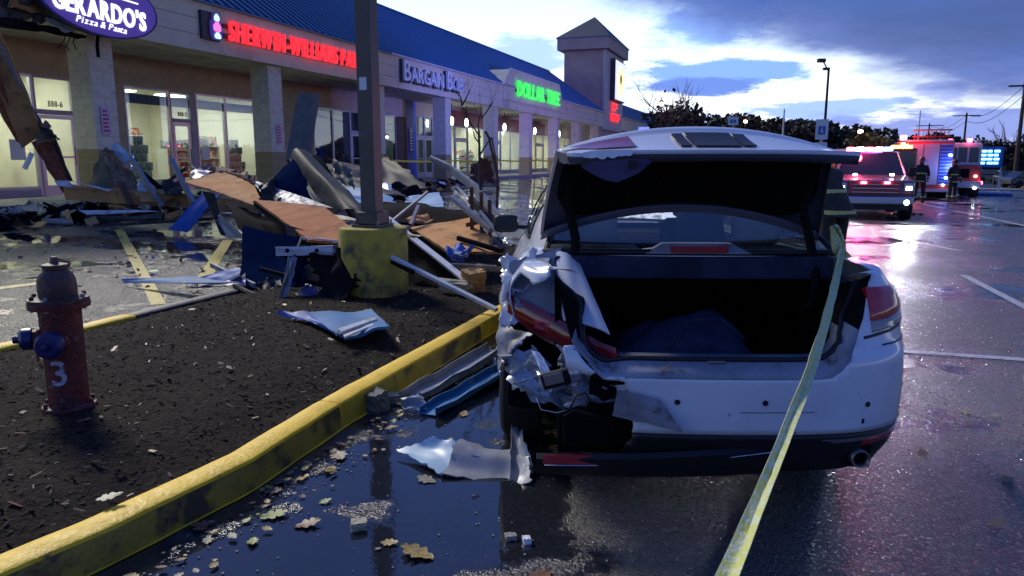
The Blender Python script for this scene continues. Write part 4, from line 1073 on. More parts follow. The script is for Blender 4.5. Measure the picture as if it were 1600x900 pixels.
# wheels, underbody, mirrors, handles
def wheel(x, y, sg):
    c = MB(); q = Matrix.Rotation(PI/2*sg, 3, 'Y')
    c.lathe([(.20, -.11), (.30, -.11), (.325, -.09), (.333, -.04), (.333, .04), (.325, .09), (.30, .11), (.20, .11)], 32, (x, y, .333), q); t_ = c.build('wheel', 'tyre', car, False, smooth=40)
    c = MB(); c.lathe([(.05, .095), (.215, .10), (.225, .112), (.20, .06), (.20, -.08), (.05, -.08)], 28, (x, y, .333), q)
    r_ = c.build('rim', 'black_metal', t_, False, smooth=40); c = MB()
    for k in range(5):
        a = 2*PI*k/5; d = q @ Vector((math.cos(a), math.sin(a), 0)); o_ = Vector((x, y, .333))+q @ Vector((0, 0, .10)); c.beam(o_+d*.03, o_+d*.21, .05, .02)
    c.build('rim_spokes', 'rim', t_, False)
for x, sg in ((-.80, -1), (.80, 1)):
    wheel(x, 1.06, sg); wheel(x, 3.87, sg)
for sg in (-1, 1):
    for yc in (1.06, 3.87):
        c = MB(); rows = []
        for k in range(17):
            a = -.15+(PI+.3)*k/16; rows.append([Vector((sg*xx, yc-math.cos(a)*.39, .34+math.sin(a)*.39)) for xx in (.60, .915 if yc > 2 or sg > 0 else .86)])
        c.grid(rows); c.build('wheel_arch_liner', 'felt', car, False, smooth='all')
b = MB(); b.bb(-.62, .62, .30, 4.6, .20, .42); b.bb(-.88, .88, 1.5, 3.4, .19, .40); b.bb(-.60, .60, .12, .3, .30, .43); b.build('underbody', 'felt', car, False)
for sg in (-1, 1):
    c = MB(); c.box((sg*.985, 3.02, 1.00), (.20, .10, .14)); m_ = c.build('door_mirror', 'black_plastic', car, False, bevel=.04, smooth='all')
    c = MB(); c.box((sg*.985, 2.965, 1.00), (.15, .008, .10)); c.build('mirror_face', 'mirror_glass', m_, False, bevel=.003)
    c = MB(); c.beam((sg*.80, 3.03, .97), (sg*.90, 3.03, .975), .06, .03); c.build('mirror_arm', 'black_plastic', m_, False)
    for yy in (1.75, 2.75):
        c = MB(); c.tube([(sg*.935, yy, .86), (sg*.965, yy+.03, .865), (sg*.965, yy+.17, .865), (sg*.935, yy+.2, .86)], .012, 6); c.build('door_handle', 'chrome', car, False, smooth='all')
    for yy in (1.42, 2.38, 3.42):
        i = min(range(NP), key=lambda k: abs(PL[k].y-yy)+(9 if PL[k].x < .5 else 0)); c = MB()
        pts = [shell(i, z, .001) for z in [.42+.03*k for k in range(17)]]; pts = [Vector((sg*p.x, p.y+.08*(p.z-.9)*(1 if yy < 2 else 0), p.z)) for p in pts]
        c.tube(pts, .004, 4); c.build('door_gap', 'black_plastic', car, False)
# ---- trunk lid, raised
TH = R(55); LO = Vector((-.035, .72, 1.285)); EA = Vector((0, -math.cos(TH), math.sin(TH))); EH = Vector((0, math.sin(TH), math.cos(TH)))
def lidp(u, w_, inn=0.0, hw=.672):
    """u across -1..1, w along the skin: 0 front edge, .55 spoiler lip, 1 lower rear edge"""
    a0 = -.15*u*u; a1 = .445-.105*abs(u)**2.2; cr = -.035*u*u; x = hw*u*(1-.10*min(1, w_/.5)**1.3)
    if w_ <= .5: k = w_/.5; a = a0+(a1-a0)*k; h = cr+.02*math.sin(PI*k)*.8-.01*k; nh = 1; na = 0
    elif w_ <= .6: k = (w_-.5)/.1; a = a1+.022*math.sin(PI*k/2); h = cr-.01-.035*k*k; nh = 1-k; na = k
    else: k = (w_-.6)/.4; a = a1+.022+.035*k-.03*math.sin(PI*k)*(1-abs(u)); h = cr-.045-(.30+.03*u*u)*k; nh = 0; na = 1
    if w_ > .5:                                   # pressing between the spoiler lip and the lower rear edge
        k = min(1, (w_-.5)/.08); sp = LO+Vector((x, 0, 0))+EA*a1+EH*(cr-.01)
        lo_ = Vector((x*.985, .145+.10*u*u, 1.538-.008*u**4))
        f_ = lo_-sp; nrm = Vector((1, 0, 0)).cross(f_).normalized(); nrm = nrm if nrm.z > 0 else -nrm
        kk = (w_-.5)/.5; p = sp.lerp(lo_, kk)+nrm*(-.014*(1-abs(u)**4)*math.sin(PI*kk)**.8*(1 if kk > .04 else 0)+.010*math.sin(PI*k)*(1-kk))
        if u < -.45: p += Vector((0, .02*vnoise(u*6, w_*9), .02*vnoise(u*5+3, w_*7)))*smooth(-.45, -1, u)*kk
        return p-nrm*inn
    x *= 1-.03*max(0, w_-.6)
    if u < -.45 and w_ > .6:                     # buckled corner
        k = smooth(-.45, -1, u)*(w_-.6)/.4; a += .03*k*vnoise(u*6, w_*9); h += .05*k*vnoise(u*5+3, w_*7)
    return LO+Vector((x, 0, 0))+EA*(a-na*inn)+EH*(h-nh*inn)
us = [-1+2*k/40 for k in range(41)]; wz = [0, .04, .1, .2, .3, .4, .47, .5, .52, .54, .56, .58, .6, .65, .7, .76, .82, .88, .93, .97, 1]
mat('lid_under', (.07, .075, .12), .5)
b = MB(); b.slab([[lidp(u, w_) for w_ in wz] for u in us], -.008)
nq = 2*(len(us)-1)*(len(wz)-1); b.mi = [1 if (k < nq and k % 2) else 0 for k in range(len(b.f))]
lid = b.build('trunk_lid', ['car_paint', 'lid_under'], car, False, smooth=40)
b = MB(); rows = [[lidp(u, w_, .035+.030*math.sin(PI*w_)*(1-u**4)*(1-u**4), .625-.03*abs(2*w_-1)**4) for w_ in [(.06+.20*abs(u)**9)+((.95-.10*abs(u)**9)-(.06+.20*abs(u)**9))*k/16 for k in range(17)]] for u in us]; b.grid(rows)
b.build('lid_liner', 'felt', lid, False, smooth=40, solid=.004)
for sg in (-1, 1):                                # side walls of the pressing
    b = MB(); b.grid([[lidp(sg, w_), lidp(sg*.985, w_, .05)] for w_ in wz]); b.build('lid_side', 'lid_under', lid, False, solid=.004)
b = MB(); b.grid([[lidp(u, 1)+Vector((0, -.002, .002)), lidp(u, 1, .014), lidp(u, 1, .03), lidp(u*.98, .97, .05)] for u in us]); b.mi = [0 if k % 3 == 0 else 1 for k in range(len(b.f))]; b.build('lid_lower_edge', ['car_paint', 'lid_under'], lid, False, smooth=60, solid=.004)
b = MB(); b.grid([[lidp(u, 0), lidp(u, .0, .045), lidp(u*.97, .05, .05)] for u in us]); b.build('lid_front_edge', 'lid_under', lid, False, smooth=60, solid=.004)
def lidplate(u0, u1, w0, w1, out, m, name, nu=10, t=.006, par=lid):
    c = MB(); c.slab([[lidp(u0+(u1-u0)*i/nu, w0+(w1-w0)*j/4, -out) for j in range(5)] for i in range(nu+1)], t); return c.build(name, m, par, False, smooth=40)
rc = lidplate(-.115, .20, .62, .90, .003, 'black_plastic', 'plate_recess')
lidplate(-.21, -.135, .63, .89, .003, 'black_plastic', 'recess_end'); lidplate(.215, .30, .63, .89, .003, 'black_plastic', 'recess_end')
lidplate(-.985, -.50, .60, .86, .004, 'red_lens', 'lid_lamp', t=.003)
c = MB(); c.lathe([(.0, .0), (.055, .0), (.05, .008), (.0, .01)], 20, lidp(.03, .47, -.004), (Matrix.Rotation(PI/2-TH+PI, 3, 'X') @ Matrix.Diagonal((1, .5, 1)))); c.build('badge', 'chrome', lid, False, smooth=40)
c = MB(); P = []                                  # torn trim hanging from the lid's left corner
for i in range(9):
    k = i/8; x = -.64+.40*k; top = lidp(x/.672, 1, .0); drop = .115*math.sin(PI*min(1, k*1.05))**.8*(1 if k < .95 else .3)+.008
    P.append([top+Vector((0, .012, -.002)), top+Vector((.0, .02, -drop*.5)), top+Vector((0, .035, -drop+.006*vnoise(k*9, 4)))])
c.slab(P, .004); c.build('torn_trim', 'violet_panel', lid, False)
c = MB(); P = []
for i in range(15):
    k = i/14; x = -.60+.22*k; top = lidp(x/.672, 1, .0); P.append([top+Vector((0, -.004, .004)), top+Vector((0, -.008, -.018-.020*abs(vnoise(k*13, 2))*2))])
c.slab(P, .003); c.build('torn_paint_edge', 'car_paint', lid, False)
c = MB(); c.box(lidp(-.56, 1, .0)+Vector((0, .0, -.055)), (.035, .02, .03)); c.build('clip', 'black_plastic', lid, False)
for x in (-.54, .56):                             # goosenecks
    c = MB(); a = LO+Vector((x, 0, 0))+EA*.03-EH*.05
    c.tube([(x, .90, .80), (x, .70, .78), (x, .56, .84), (x, .53, .94), (x, .56, 1.02), (x, .65, 1.14), a, a+EA*.2], [.022]*8, 8); c.build('hinge_arm', 'black_metal', car, False, smooth='all')
# ---- wreckage of the left rear corner (car-local points measured off the corner itself)
def cpoly(name, pts, m, t=.006, par=car, crumple=0.0, seed=0, n=10, bow=0.0):
    a, b_, c_, d_ = [CW_(*p) for p in pts]; c = MB(); c.slab(quad(a, b_, c_, d_, n, n, crumple, 3.0, seed, crumple*.5, bow), t)
    return c.build(name, m, par, False, smooth=45)
cpoly('torn_quarter_panel', [(796, 412, 3.40), (876, 388, 3.46), (900, 498, 3.16), (806, 480, 3.26)], 'car_inner', crumple=.014, seed=2, n=10)
cpoly('bent_quarter_skin', [(868, 392, 3.44), (905, 410, 3.40), (953, 522, 3.02), (880, 500, 3.10)], 'car_paint', crumple=.004, seed=4, bow=-.02)
cpoly('shredded_skin', [(784, 405, 3.44), (840, 390, 3.44), (826, 450, 3.30), (786, 470, 3.30)], 'car_paint', crumple=.03, seed=16, n=16)
cpoly('shredded_skin', [(786, 452, 3.42), (806, 430, 3.40), (808, 500, 3.28), (782, 545, 3.26)], 'car_paint', crumple=.03, seed=6)
cpoly('folded_skin', [(778, 505, 3.34), (832, 522, 3.12), (800, 545, 3.10), (777, 580, 3.26)], 'car_inner', crumple=.012, seed=8)
def strip(name, line, ht, D0, D1, m, t, par=car):
    P = []
    for i, (px, py) in enumerate(line):
        k = i/(len(line)-1); D = D0+(D1-D0)*k; hh = ht*(.55+.45*math.sin(PI*min(1, k*1.15+.1))); P.append([CW_(px, py-hh/2, D), CW_(px, py-hh*.15, D-.025), CW_(px, py+hh*.25, D-.025), CW_(px, py+hh/2, D)])
    c = MB(); c.slab(P, t); return c.build(name, m, par, False, smooth=45)
ll = strip('broken_tail_lamp', [(793, 472), (820, 490), (850, 508), (880, 524), (910, 536), (940, 548), (962, 556)], 46, 3.32, 2.97, 'red_lens', -.03)
cpoly('lamp_shard', [(868, 540, 2.99), (905, 548, 2.96), (922, 556, 2.95), (888, 560, 2.96)], 'clear_lens', .01, ll, .006, 3)
cpoly('lamp_shard', [(835, 498, 3.02), (858, 506, 3.0), (856, 520, 3.0), (836, 512, 3.0)], 'reflector', .006, ll, .004, 5)
b = MB(); b.bb(-.80, -.38, .42, .9, .36, .78); b.bb(-.62, .10, .20, .44, .30, .60); b.bb(-.50, -.2, .14, .22, .42, .60); b.build('inner_wing', 'felt', car, False)
cr = []
for k, q in enumerate([[(778, 555, 3.16), (830, 540, 3.1), (872, 590, 2.98), (800, 610, 3.05)], [(800, 600, 3.02), (862, 588, 2.98), (892, 640, 2.93), (842, 628, 2.97)],
                       [(862, 606, 2.94), (925, 585, 2.95), (960, 625, 2.92), (890, 636, 2.92)], [(898, 575, 3.0), (952, 572, 3.0), (962, 610, 2.93), (910, 612, 2.95)], [(872, 560, 3.02), (900, 552, 3.02), (905, 580, 2.97), (880, 585, 2.97)]]):
    cr.append(cpoly('crumpled_metal', q, 'crushed', .006, car, .034, 20+k*3, 7))
cpoly('torn_spear', [(830, 548, 3.0), (842, 550, 2.98), (862, 585, 2.9), (845, 580, 2.92)], 'car_paint', .004, car, .006, 31)
c = MB(); ctr = CW_(868, 592, 2.88); q = Matrix.Rotation(R(-14), 3, 'Y') @ Matrix.Rotation(R(28), 3, 'X')
c.box(ctr, (.115, .02, .085), q); lm = c.build('loose_lamp_module', 'black_plastic', car, False, bevel=.006)
c = MB(); c.box(ctr+Vector((-.008, -.013, .004)), (.08, .008, .06), q); c.build('module_face', 'clear_lens', lm, False, bevel=.004)
c = MB(); c.box(ctr+Vector((.082, -.004, .012)), (.045, .025, .05), q); c.build('module_socket', 'crushed', lm, False, bevel=.006)
for pts, r_ in (([(890, 640), (900, 618), (915, 614), (922, 626), (915, 640)], .004), ([(838, 622), (845, 640), (870, 645), (888, 640)], .003), ([(880, 650), (900, 640), (920, 646), (940, 655)], .004)):
    c = MB(); c.tube([CW_(x, y, 2.87+.01*i) for i, (x, y) in enumerate(pts)], r_, 6); c.build('loose_wire', 'black_plastic' if r_ > .0035 else 'chrome', car, False, smooth='all')
c = MB(); c.tube([CW_(982, 601, 2.90), CW_(1018, 592, 2.88), CW_(1051, 566, 2.86)], .0025, 6); c.build('bent_rod', 'tan_board', car, False, smooth='all')
cpoly('torn_bumper_flap', [(964, 609, 2.82), (1030, 624, 2.82), (1068, 676, 2.80), (957, 650, 2.86)], 'car_inner', .004, car, .006, 41)
cpoly('bent_sill_skin', [(956, 592, 2.93), (1005, 604, 2.87), (1000, 616, 2.86), (955, 606, 2.92)], 'car_paint', .004, car, .008, 43)
# lower trim hanging loose on the left
P = []
for k in range(15):
    v = k/14; px = 838+380*v; py = 716+3*math.sin(PI*v)-14*v*v; D = 2.86-.06*math.sin(PI*v)
    P.append([CW_(px, py-7, D+.02), CW_(px, py, D), CW_(px, py+14+10*v, D+.02), CW_(px, py+22+12*v, D+.06)])
c = MB(); c.slab(P, .006); hv = c.build('hanging_lower_trim', 'black_plastic', car, False, smooth=50)
c = MB(); c.slab([[CW_(848+102*k/6, 713+3*k/6-5*math.sin(PI*(k+.4)/7), 2.835), CW_(848+102*k/6, 724+2*k/6, 2.83)] for k in range(7)], .008); c.build('bumper_reflector', 'reflector', hv, False)
c = MB(); c.tube([CW_(850+370*k/10, 726.5-3*math.sin(PI*k/10)*-1-22*(k/10)**2, 2.825) for k in range(11)], .0028, 6); c.build('chrome_strip', 'chrome', hv, False, smooth='all')
for x, z in ((.62, .52), (.22, .54), (-.14, .54), (.84, .56)):
    i = min(range(NP//2), key=lambda k: abs(PL[k].x-abs(x))+(9 if PL[k].y > .6 else 0)); p = shell(i, z, .001); p.x = math.copysign(p.x, x); nn = Vector((math.copysign(PN_[i].x, x), PN_[i].y, 0))
    c = MB(); c.lathe([(.0, .0), (.012, .0), (.011, .003), (.0, .003)], 14, p, nn.to_track_quat('Z', 'Y').to_matrix()); c.build('parking_sensor', 'black_plastic', car, False)
i = min(range(NP//2), key=lambda k: abs(PL[k].y-.50)); c = MB(); c.tube([shell(i, z, .001) for z in [.40+.045*k for k in range(9)]], .004, 4); c.build('bumper_seam', 'black_plastic', car, False)
c = MB(); c.tube([shell(k, .752, .002) for k in range(next(q for q in range(NP) if PL[q].x > .69), i+1)], .004, 4); c.build('bumper_seam', 'black_plastic', car, False)
c = MB(); c.tube([Vector((-p.x, p.y, p.z)) if False else p for p in [shell(k, .50, .001) for k in range(2, 9)]], .0015, 3); c.build('scratch', 'black_plastic', car, False)
# bundle lying in the trunk
t = thing('cargo_bag', 'dark blue soft bag lying inside the open trunk of the white sedan', 'bag', CM @ Vector((-.03, .5, .46)), CARA)
c = MB(); rows = []
for i in range(17):
    a = i/16; row = []
    for j in range(21):
        bb_ = j/20; x = -.42+.74*bb_; y = .16+.70*a; prof = (math.sin(PI*min(1, max(0, a)))**.45)*(math.sin(PI*bb_)**.40)
        row.append(CM @ Vector((x+.05*vnoise(a*3, bb_*3), y, .462+.36*prof*(.85+.35*vnoise(a*2.5+3, bb_*3))+.035*vnoise(a*7, bb_*7)*prof)))
    rows.append(row)
c.grid(rows); c.build('bag_body', 'grey_felt', t, smooth='all')
c = MB(); c.tube([CM @ Vector((-.15, .25, .70)), CM @ Vector((-.05, .35, .80)), CM @ Vector((.1, .4, .80)), CM @ Vector((.2, .36, .72))], .008, 6); c.build('bag_strap', 'grey_felt', t, smooth='all')
# tape knotted to the trunk corner and pulled past the camera
t = thing('barrier_tape', 'twisted yellow barrier tape tied to the open trunk corner and stretched out', 'tape', W(1310, 372, 3.42))
A0, A1 = W(1316, 384, 3.40), W(1128, 930, 1.22); d = (A1-A0); c = MB(); rows = []
for k in range(90):
    v = k/89; v2 = v*1.75; p = A0+d*v2; p.z -= .05*math.sin(PI*min(1, v2)); p.x += .015*math.sin(PI*min(1, v2))
    if v2 > 1: p.z -= .28*(v2-1)**1.0*2
    tw_ = .45+.95*math.sin(v*8.0)*.6+.25*vnoise(v*14, 3); side = d.normalized().cross(Vector((0, 0, 1))).normalized(); up = side.cross(d.normalized())
    sv = side*math.cos(tw_)+up*math.sin(tw_); nv = up*math.cos(tw_)-side*math.sin(tw_); hw = .024*(.8+.25*math.sin(v*11))*(.55+.45*smooth(.0, .35, v))+.003
    rows.append([p+sv*hw*e+nv*(.010*abs(e)+.004*vnoise(v*40, e*3)) for e in (-1, -.66, -.3, 0, .3, .66, 1)])
c.slab(rows, .0018); c.build('ribbon', 'tape_yellow', t, smooth=50)
c = MB(); kp = W(1308, 380, 3.36)
for k in range(4): c.tube([kp+Vector((.03*math.cos(a+k), .03*math.sin(a*1.3+k)-.0, .045*math.sin(a+k*.7)+.012*k)) for a in [2*PI*q_/10 for q_ in range(11)]], .010, 5, False)
c.build('knot', 'tape_yellow', t, smooth='all')
P = quad(W(1298, 368, 3.40), W(1316, 380, 3.38), W(1330, 402, 3.34), W(1320, 404, 3.36), 6, 6, .012, 3, 3); c = MB(); c.slab(P, .002); c.build('loose_end', 'tape_yellow', t, smooth=50)
# ------------------------------------------------------------------ hydrant
HB = G(110, 640, .15); HB.z = .165
hy = thing('fire_hydrant', 'weathered dark red fire hydrant with blue caps and a white number, standing in the mulch', 'hydrant', HB, R(-8))
def hb(prof, name, m, n=28, par=hy, mtx=None, c=(0, 0, 0)):
    b = MB(); b.lathe(prof, n, c, mtx); return b.build(name, m, par, False, smooth=35)
hb([(.135, -.05), (.135, .015), (.13, .022), (.105, .025), (.10, .03), (.098, .05), (.10, .30), (.102, .52), (.104, .555), (.148, .56), (.150, .585), (.146, .59), (.10, .592)], 'barrel', 'hydrant_red')
hb([(.145, .5925), (.147, .612), (.10, .618), (.092, .622), (.094, .66), (.092, .70), (.082, .735), (.06, .758), (.055, .765), (.062, .768), (.063, .79), (.05, .794), (.022, .795)], 'bonnet', 'hydrant_top')
hb([(.022, .79), (.022, .812), (.018, .83), (.014, .832)], 'operating_nut', 'hydrant_top', 5)
for k in range(8):
    a = 2*PI*k/8+.2
    hb([(.013, .55), (.013, .565-.01), (.012, .60), (.012, .628), (.008, .632)], 'flange_bolt', 'rust' if k % 3 else 'steel', 6, c=(.126*math.cos(a), .126*math.sin(a), 0))
    hb([(.012, .02), (.012, .045), (.006, .047)], 'base_bolt', 'rust', 6, c=(.117*math.cos(a), .117*math.sin(a), 0))
def outlet(ang, z, r, L, m, cap):
    d = Vector((math.cos(ang), math.sin(ang), 0)); q = d.to_track_quat('Z', 'Y').to_matrix()
    o = hb([(r*1.15, .07), (r*1.15, .11), (r*.95, .115), (r*.95, L)], 'outlet', 'hydrant_red', 20, mtx=q, c=(0, 0, z))
    c_ = hb([(r*1.08, L-.025), (r*1.18, L-.02), (r*1.18, L+.02), (r*.9, L+.035), (r*.35, L+.037)], 'outlet_cap', m, 20, o, q, (0, 0, z))
    hb([(.020, L+.03), (.018, L+.065), (.012, L+.067)], 'cap_nut', m, 5, c_, q, (0, 0, z))
outlet(R(-146), .40, .050, .16, 'hydrant_blue', 1)
outlet(R(-74), .385, .060, .15, 'hydrant_blue', 1)
c = MB()
for j in range(5):
    a = R(200)+j*.2; c.tube([(.12*math.cos(a), .12*math.sin(a), .33-.02*j), (.125*math.cos(a+.1), .125*math.sin(a+.1), .30-.01*j)], .006, 6)
c.build('cap_chain', 'rust', hy, False)
vs, fs = glyph('3', .012, 0.0); c = MB(); P = []
for p in vs:
    a = R(-64)+(p.x-.3)*.19/.102; r_ = .1025+(p.z+.5)*.003; P.append((r_*math.cos(a), r_*math.sin(a), .155+p.y*.19))
c.add(P, fs); c.build('painted_number', 'paint_white', hy, False)
# ------------------------------------------------------------------ lamp pole on its yellow footing
PB = G(576, 468, .15); PB = Vector((PB.x, PB.y+.34, .13))
t = thing('lamp_pole', 'square brown steel lamp pole standing on a round yellow concrete footing', 'lamp post', PB, -AZB)
c = MB(); c.lathe([(.345, -.1), (.345, .68), (.335, .70), (.32, .705), (.30, .708)], 40); c.build('footing', 'yellow_concrete', t, False, smooth=40)
c = MB(); c.bb(-.155, .155, -.155, .155, .709, .735); c.build('base_plate', 'pole_brown', t, False, bevel=.004)
c = MB(); c.bb(-.125, .125, -.125, .125, .736, .86); c.build('base_cover', 'pole_brown', t, False, bevel=.01)
c = MB(); c.bb(-.082, .082, -.082, .082, .80, 8.2); c.build('shaft', 'pole_brown', t, False, bevel=.008)
c = MB(); c.beam((0, 0, 8.1), (0, -1.2, 8.2), .08, .08); c.box((0, -1.4, 8.2), (.4, .7, .16)); c.build('lamp_head', 'pole_brown', t, False)
c = MB(); c.bb(-.05, .03, -.0845, -.083, 2.04, 2.16); c.build('pole_sticker', 'paper_white', t, False)
for x in (-.12, .12):
    for y in (-.12, .12): c = MB(); c.lathe([(.012, .735), (.012, .775), (.006, .777)], 6, (x*1.12, y*1.12, 0)); c.build('anchor_bolt', 'steel', t, False)
# ------------------------------------------------------------------ storm debris
def sheet(name, label, cat, pts, m, t=.012, crumple=0.02, seed=0, rag=0.0, n=10, bow=0.0, extra=None, group=None, smooth=45):
    """one loose sheet: pts are four corners (px, py, metres ahead)"""
    a, b_, c_, d_ = [W(*p) if not isinstance(p, Vector) else p for p in pts]
    c = MB(); c.slab(quad(a, b_, c_, d_, n, n, crumple, 2.2, seed, rag, bow), t)
    return c.build(name, m, None, True, label, cat, group, smooth=smooth)
def rod(name, label, cat, pts, r, m, n=6, sq=None, group=None):
    P = [W(*p) if not isinstance(p, Vector) else p for p in pts]; c = MB()
    if sq:
        for a, b_ in zip(P, P[1:]): c.beam(a, b_, sq[0], sq[1], sq[2] if len(sq) > 2 else 0)
    else: c.tube(P, r, n)
    return c.build(name, m, None, True, label, cat, group, smooth=50 if not sq else False)
def part_sheet(par, name, pts, m, t=.012, crumple=.01, seed=0, rag=0.0, n=8, bow=0.0):
    a, b_, c_, d_ = [W(*p) if not isinstance(p, Vector) else p for p in pts]
    c = MB(); c.slab(quad(a, b_, c_, d_, n, n, crumple, 2.2, seed, rag, bow), t); return c.build(name, m, par, smooth=45)
# 1 broken beam hanging from the torn canopy down to the ground
t = thing('broken_canopy_beam', 'long broken wooden canopy beam slanting down from the torn roof edge at far left', 'beam', W(98, 305, 16.0))
part_sheet(t, 'tan_face', [(-60, -10, 14.6), (-4, 40, 14.9), (66, 212, 15.9), (34, 232, 15.8)], 'tan_board', .05, .01, 1, .03)
part_sheet(t, 'dark_flange', [(-60, -60, 14.7), (0, 62, 15.1), (64, 196, 16.0), (50, 196, 16.0)], 'grimy_metal', .04, .03, 2, .04)
part_sheet(t, 'torn_flashing', [(-6, 68, 14.9), (6, 76, 14.9), (60, 190, 15.9), (52, 188, 15.9)], 'galv', .02, .01, 3)
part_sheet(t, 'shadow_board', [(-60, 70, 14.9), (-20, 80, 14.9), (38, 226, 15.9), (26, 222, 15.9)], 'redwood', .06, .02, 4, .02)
part_sheet(t, 'lower_board', [(48, 222, 15.8), (76, 214, 15.85), (106, 280, 16.1), (98, 302, 16.1)], 'redwood', .07, .01, 5, .03)
part_sheet(t, 'lower_edge', [(76, 212, 15.9), (84, 216, 15.9), (110, 282, 16.1), (104, 284, 16.1)], 'grimy_metal', .05, .02, 6, .02)
part_sheet(t, 'splintered_end', [(56, 198, 15.8), (72, 190, 15.8), (88, 216, 15.7), (58, 226, 15.7)], 'splinter', .03, .08, 7, .08)
part_sheet(t, 'torn_felt', [(62, 196, 15.7), (66, 206, 15.7), (92, 218, 15.6), (84, 212, 15.6)], 'grimy_metal', .01, .05, 8, .05)
sheet('hanging_paper_tag', 'white torn label dangling from the broken wooden beam', 'tag', [(46, 237, 15.6), (54, 241, 15.6), (42, 266, 15.6), (34, 262, 15.6)], 'paper_white', .004, .01, 2)
# torn canopy edge overhead
t = thing('torn_canopy_edge', 'ragged dark roof edge and insulation hanging behind the purple oval sign', 'debris', SN(9.5, 15, 4.5))
part_sheet(t, 'dark_edge', [(-40, 20, 14.6), (70, 40, 16.2), (135, 56, 17.2), (-40, 36, 14.6)], 'black_metal', .08, .03, 11, .06)
part_sheet(t, 'ragged_insulation', [(-40, -30, 14.6), (66, -20, 16.2), (78, 34, 16.3), (-40, 26, 14.8)], 'rubble', .1, .10, 12, .15, 16)
part_sheet(t, 'torn_board', [(20, -20, 15.4), (90, 0, 16.5), (82, 24, 16.4), (14, 10, 15.3)], 'tan_board', .04, .05, 13, .08)
part_sheet(t, 'bent_flashing', [(70, 30, 16.0), (88, 32, 16.2), (118, 48, 16.8), (100, 50, 16.5)], 'pale_sheet', .01, .05, 14, .03)
for k, pts in enumerate([[(104, 50, 16.8), (100, 64, 16.9), (90, 75, 16.9)], [(112, 52, 16.9), (104, 70, 17), (108, 80, 17)], [(118, 55, 17), (114, 66, 17), (120, 78, 17)]]):
    c = MB(); c.tube([W(*p) for p in pts], .012, 5); c.build('dangling_wire', 'black_metal', t)
# 2 long plank
t = thing('fallen_fascia_plank', 'long tan wooden plank with white flashing lying across the rubble by the shops', 'plank', W(250, 320, 14.8))
part_sheet(t, 'plank', [(98, 290, 15.2), (430, 316, 14.4), (430, 334, 14.4), (102, 312, 15.2)], 'tan_board', .06, .01, 21, .02, 16)
part_sheet(t, 'white_flashing', [(84, 282, 15.1), (106, 282, 15.1), (120, 294, 15.1), (90, 290, 15.1)], 'white_metal', .01, .02, 22)
part_sheet(t, 'bent_white_strip', [(112, 283, 15.1), (118, 284, 15.1), (178, 297, 15.0), (168, 299, 15.0)], 'white_metal', .01, .01, 23)
sheet('insulation_slab', 'khaki slab of insulation lying on the ground at left below the plank', 'slab', [(50, 311, 15.6), (132, 311, 15.4), (124, 325, 15.0), (34, 324, 15.2)], 'insulation', .06, .02, 25, .05)
sheet('insulation_slab', 'pale grey block of insulation at the left edge of the wet lot', 'slab', [(-20, 338, 14.0), (30, 340, 13.9), (32, 350, 13.6), (-20, 352, 13.6)], 'rubble_pale', .1, .02, 26, .04)
sheet('white_board_scrap', 'short white board scrap on the ground below the tan plank', 'board', [(66, 341, 13.9), (112, 342, 13.9), (114, 349, 13.6), (64, 347, 13.6)], 'rubble_pale', .03, .01, 27, .02)
t = thing('fallen_gutter', 'long dark fallen gutter lying along the rubble at the left', 'gutter', W(150, 335, 14.3))
part_sheet(t, 'gutter_top', [(-40, 322, 14.6), (110, 334, 14.4), (250, 330, 14.2), (110, 339, 14.2)], 'white_metal', .01, .03, 28, .02, 14)
part_sheet(t, 'gutter_side', [(-40, 326, 14.5), (110, 338, 14.3), (255, 334, 14.1), (250, 345, 13.9)], 'grimy_metal', .05, .03, 29, .03, 14)
t = thing('arched_siding', 'olive arched siding piece with a torn dark edge leaning at the first column', 'siding', W(165, 295, 15.4))
part_sheet(t, 'olive_face', [(158, 236, 15.6), (172, 234, 15.6), (200, 300, 15.3), (134, 294, 15.4)], 'olive_sheet', .02, .04, 31, .03)
part_sheet(t, 'torn_dark_edge', [(164, 234, 15.5), (178, 238, 15.4), (216, 300, 15.1), (190, 304, 15.1)], 'splinter', .05, .08, 32, .06)
part_sheet(t, 'pale_tear', [(158, 238, 15.45), (168, 240, 15.45), (184, 270, 15.3), (170, 262, 15.35)], 'rubble_pale', .01, .06, 33, .06)
sheet('bent_pale_panel', 'pale blue bent panel standing against the first block column', 'panel', [(168, 226, 15.7), (186, 226, 15.7), (206, 244, 15.6), (196, 258, 15.6)], 'pale_sheet', .02, .05, 35, .02)
for i, (lab, pts, sq, m) in enumerate([
    ('thin dark strut leaning right of the arched siding', [(206, 250, 15.3), (254, 324, 14.6)], (.07, .10), 'steel'),
    ('dark strut leaning before the paint shop door', [(266, 248, 15.0), (303, 318, 14.3)], (.08, .08), 'steel'),
    ('short brown strut upright in front of the plank', [(188, 285, 14.9), (206, 322, 14.6)], (.12, .06), 'rust'),
    ('dark strut lying low behind the plank', [(222, 270, 15.6), (268, 308, 15.2)], (.06, .08), 'black_metal'),
    ('crossing dark strut in the heap before the shop door', [(292, 262, 15.8), (240, 300, 15.6)], (.06, .06), 'grimy_metal'),
    ('thin dark scrap on the wet lot at far left', [(-10, 378, 12.9), (48, 386, 12.5)], (.12, .03), 'black_metal'),
    ('thin dark scrap above the lower scrap at far left', [(5, 366, 13.2), (72, 367, 13.2)], (.10, .03), 'black_metal')]):
    rod('metal_strut', lab, 'strut', pts, 0, m, sq=sq)
sheet('blue_roof_panel', 'bright blue flat roofing panel propped at the foot of the plank', 'panel', [(318, 300, 13.4), (346, 302, 13.2), (292, 363, 12.9), (263, 358, 12.9)], 'blue_panel', .02, .015, 41)
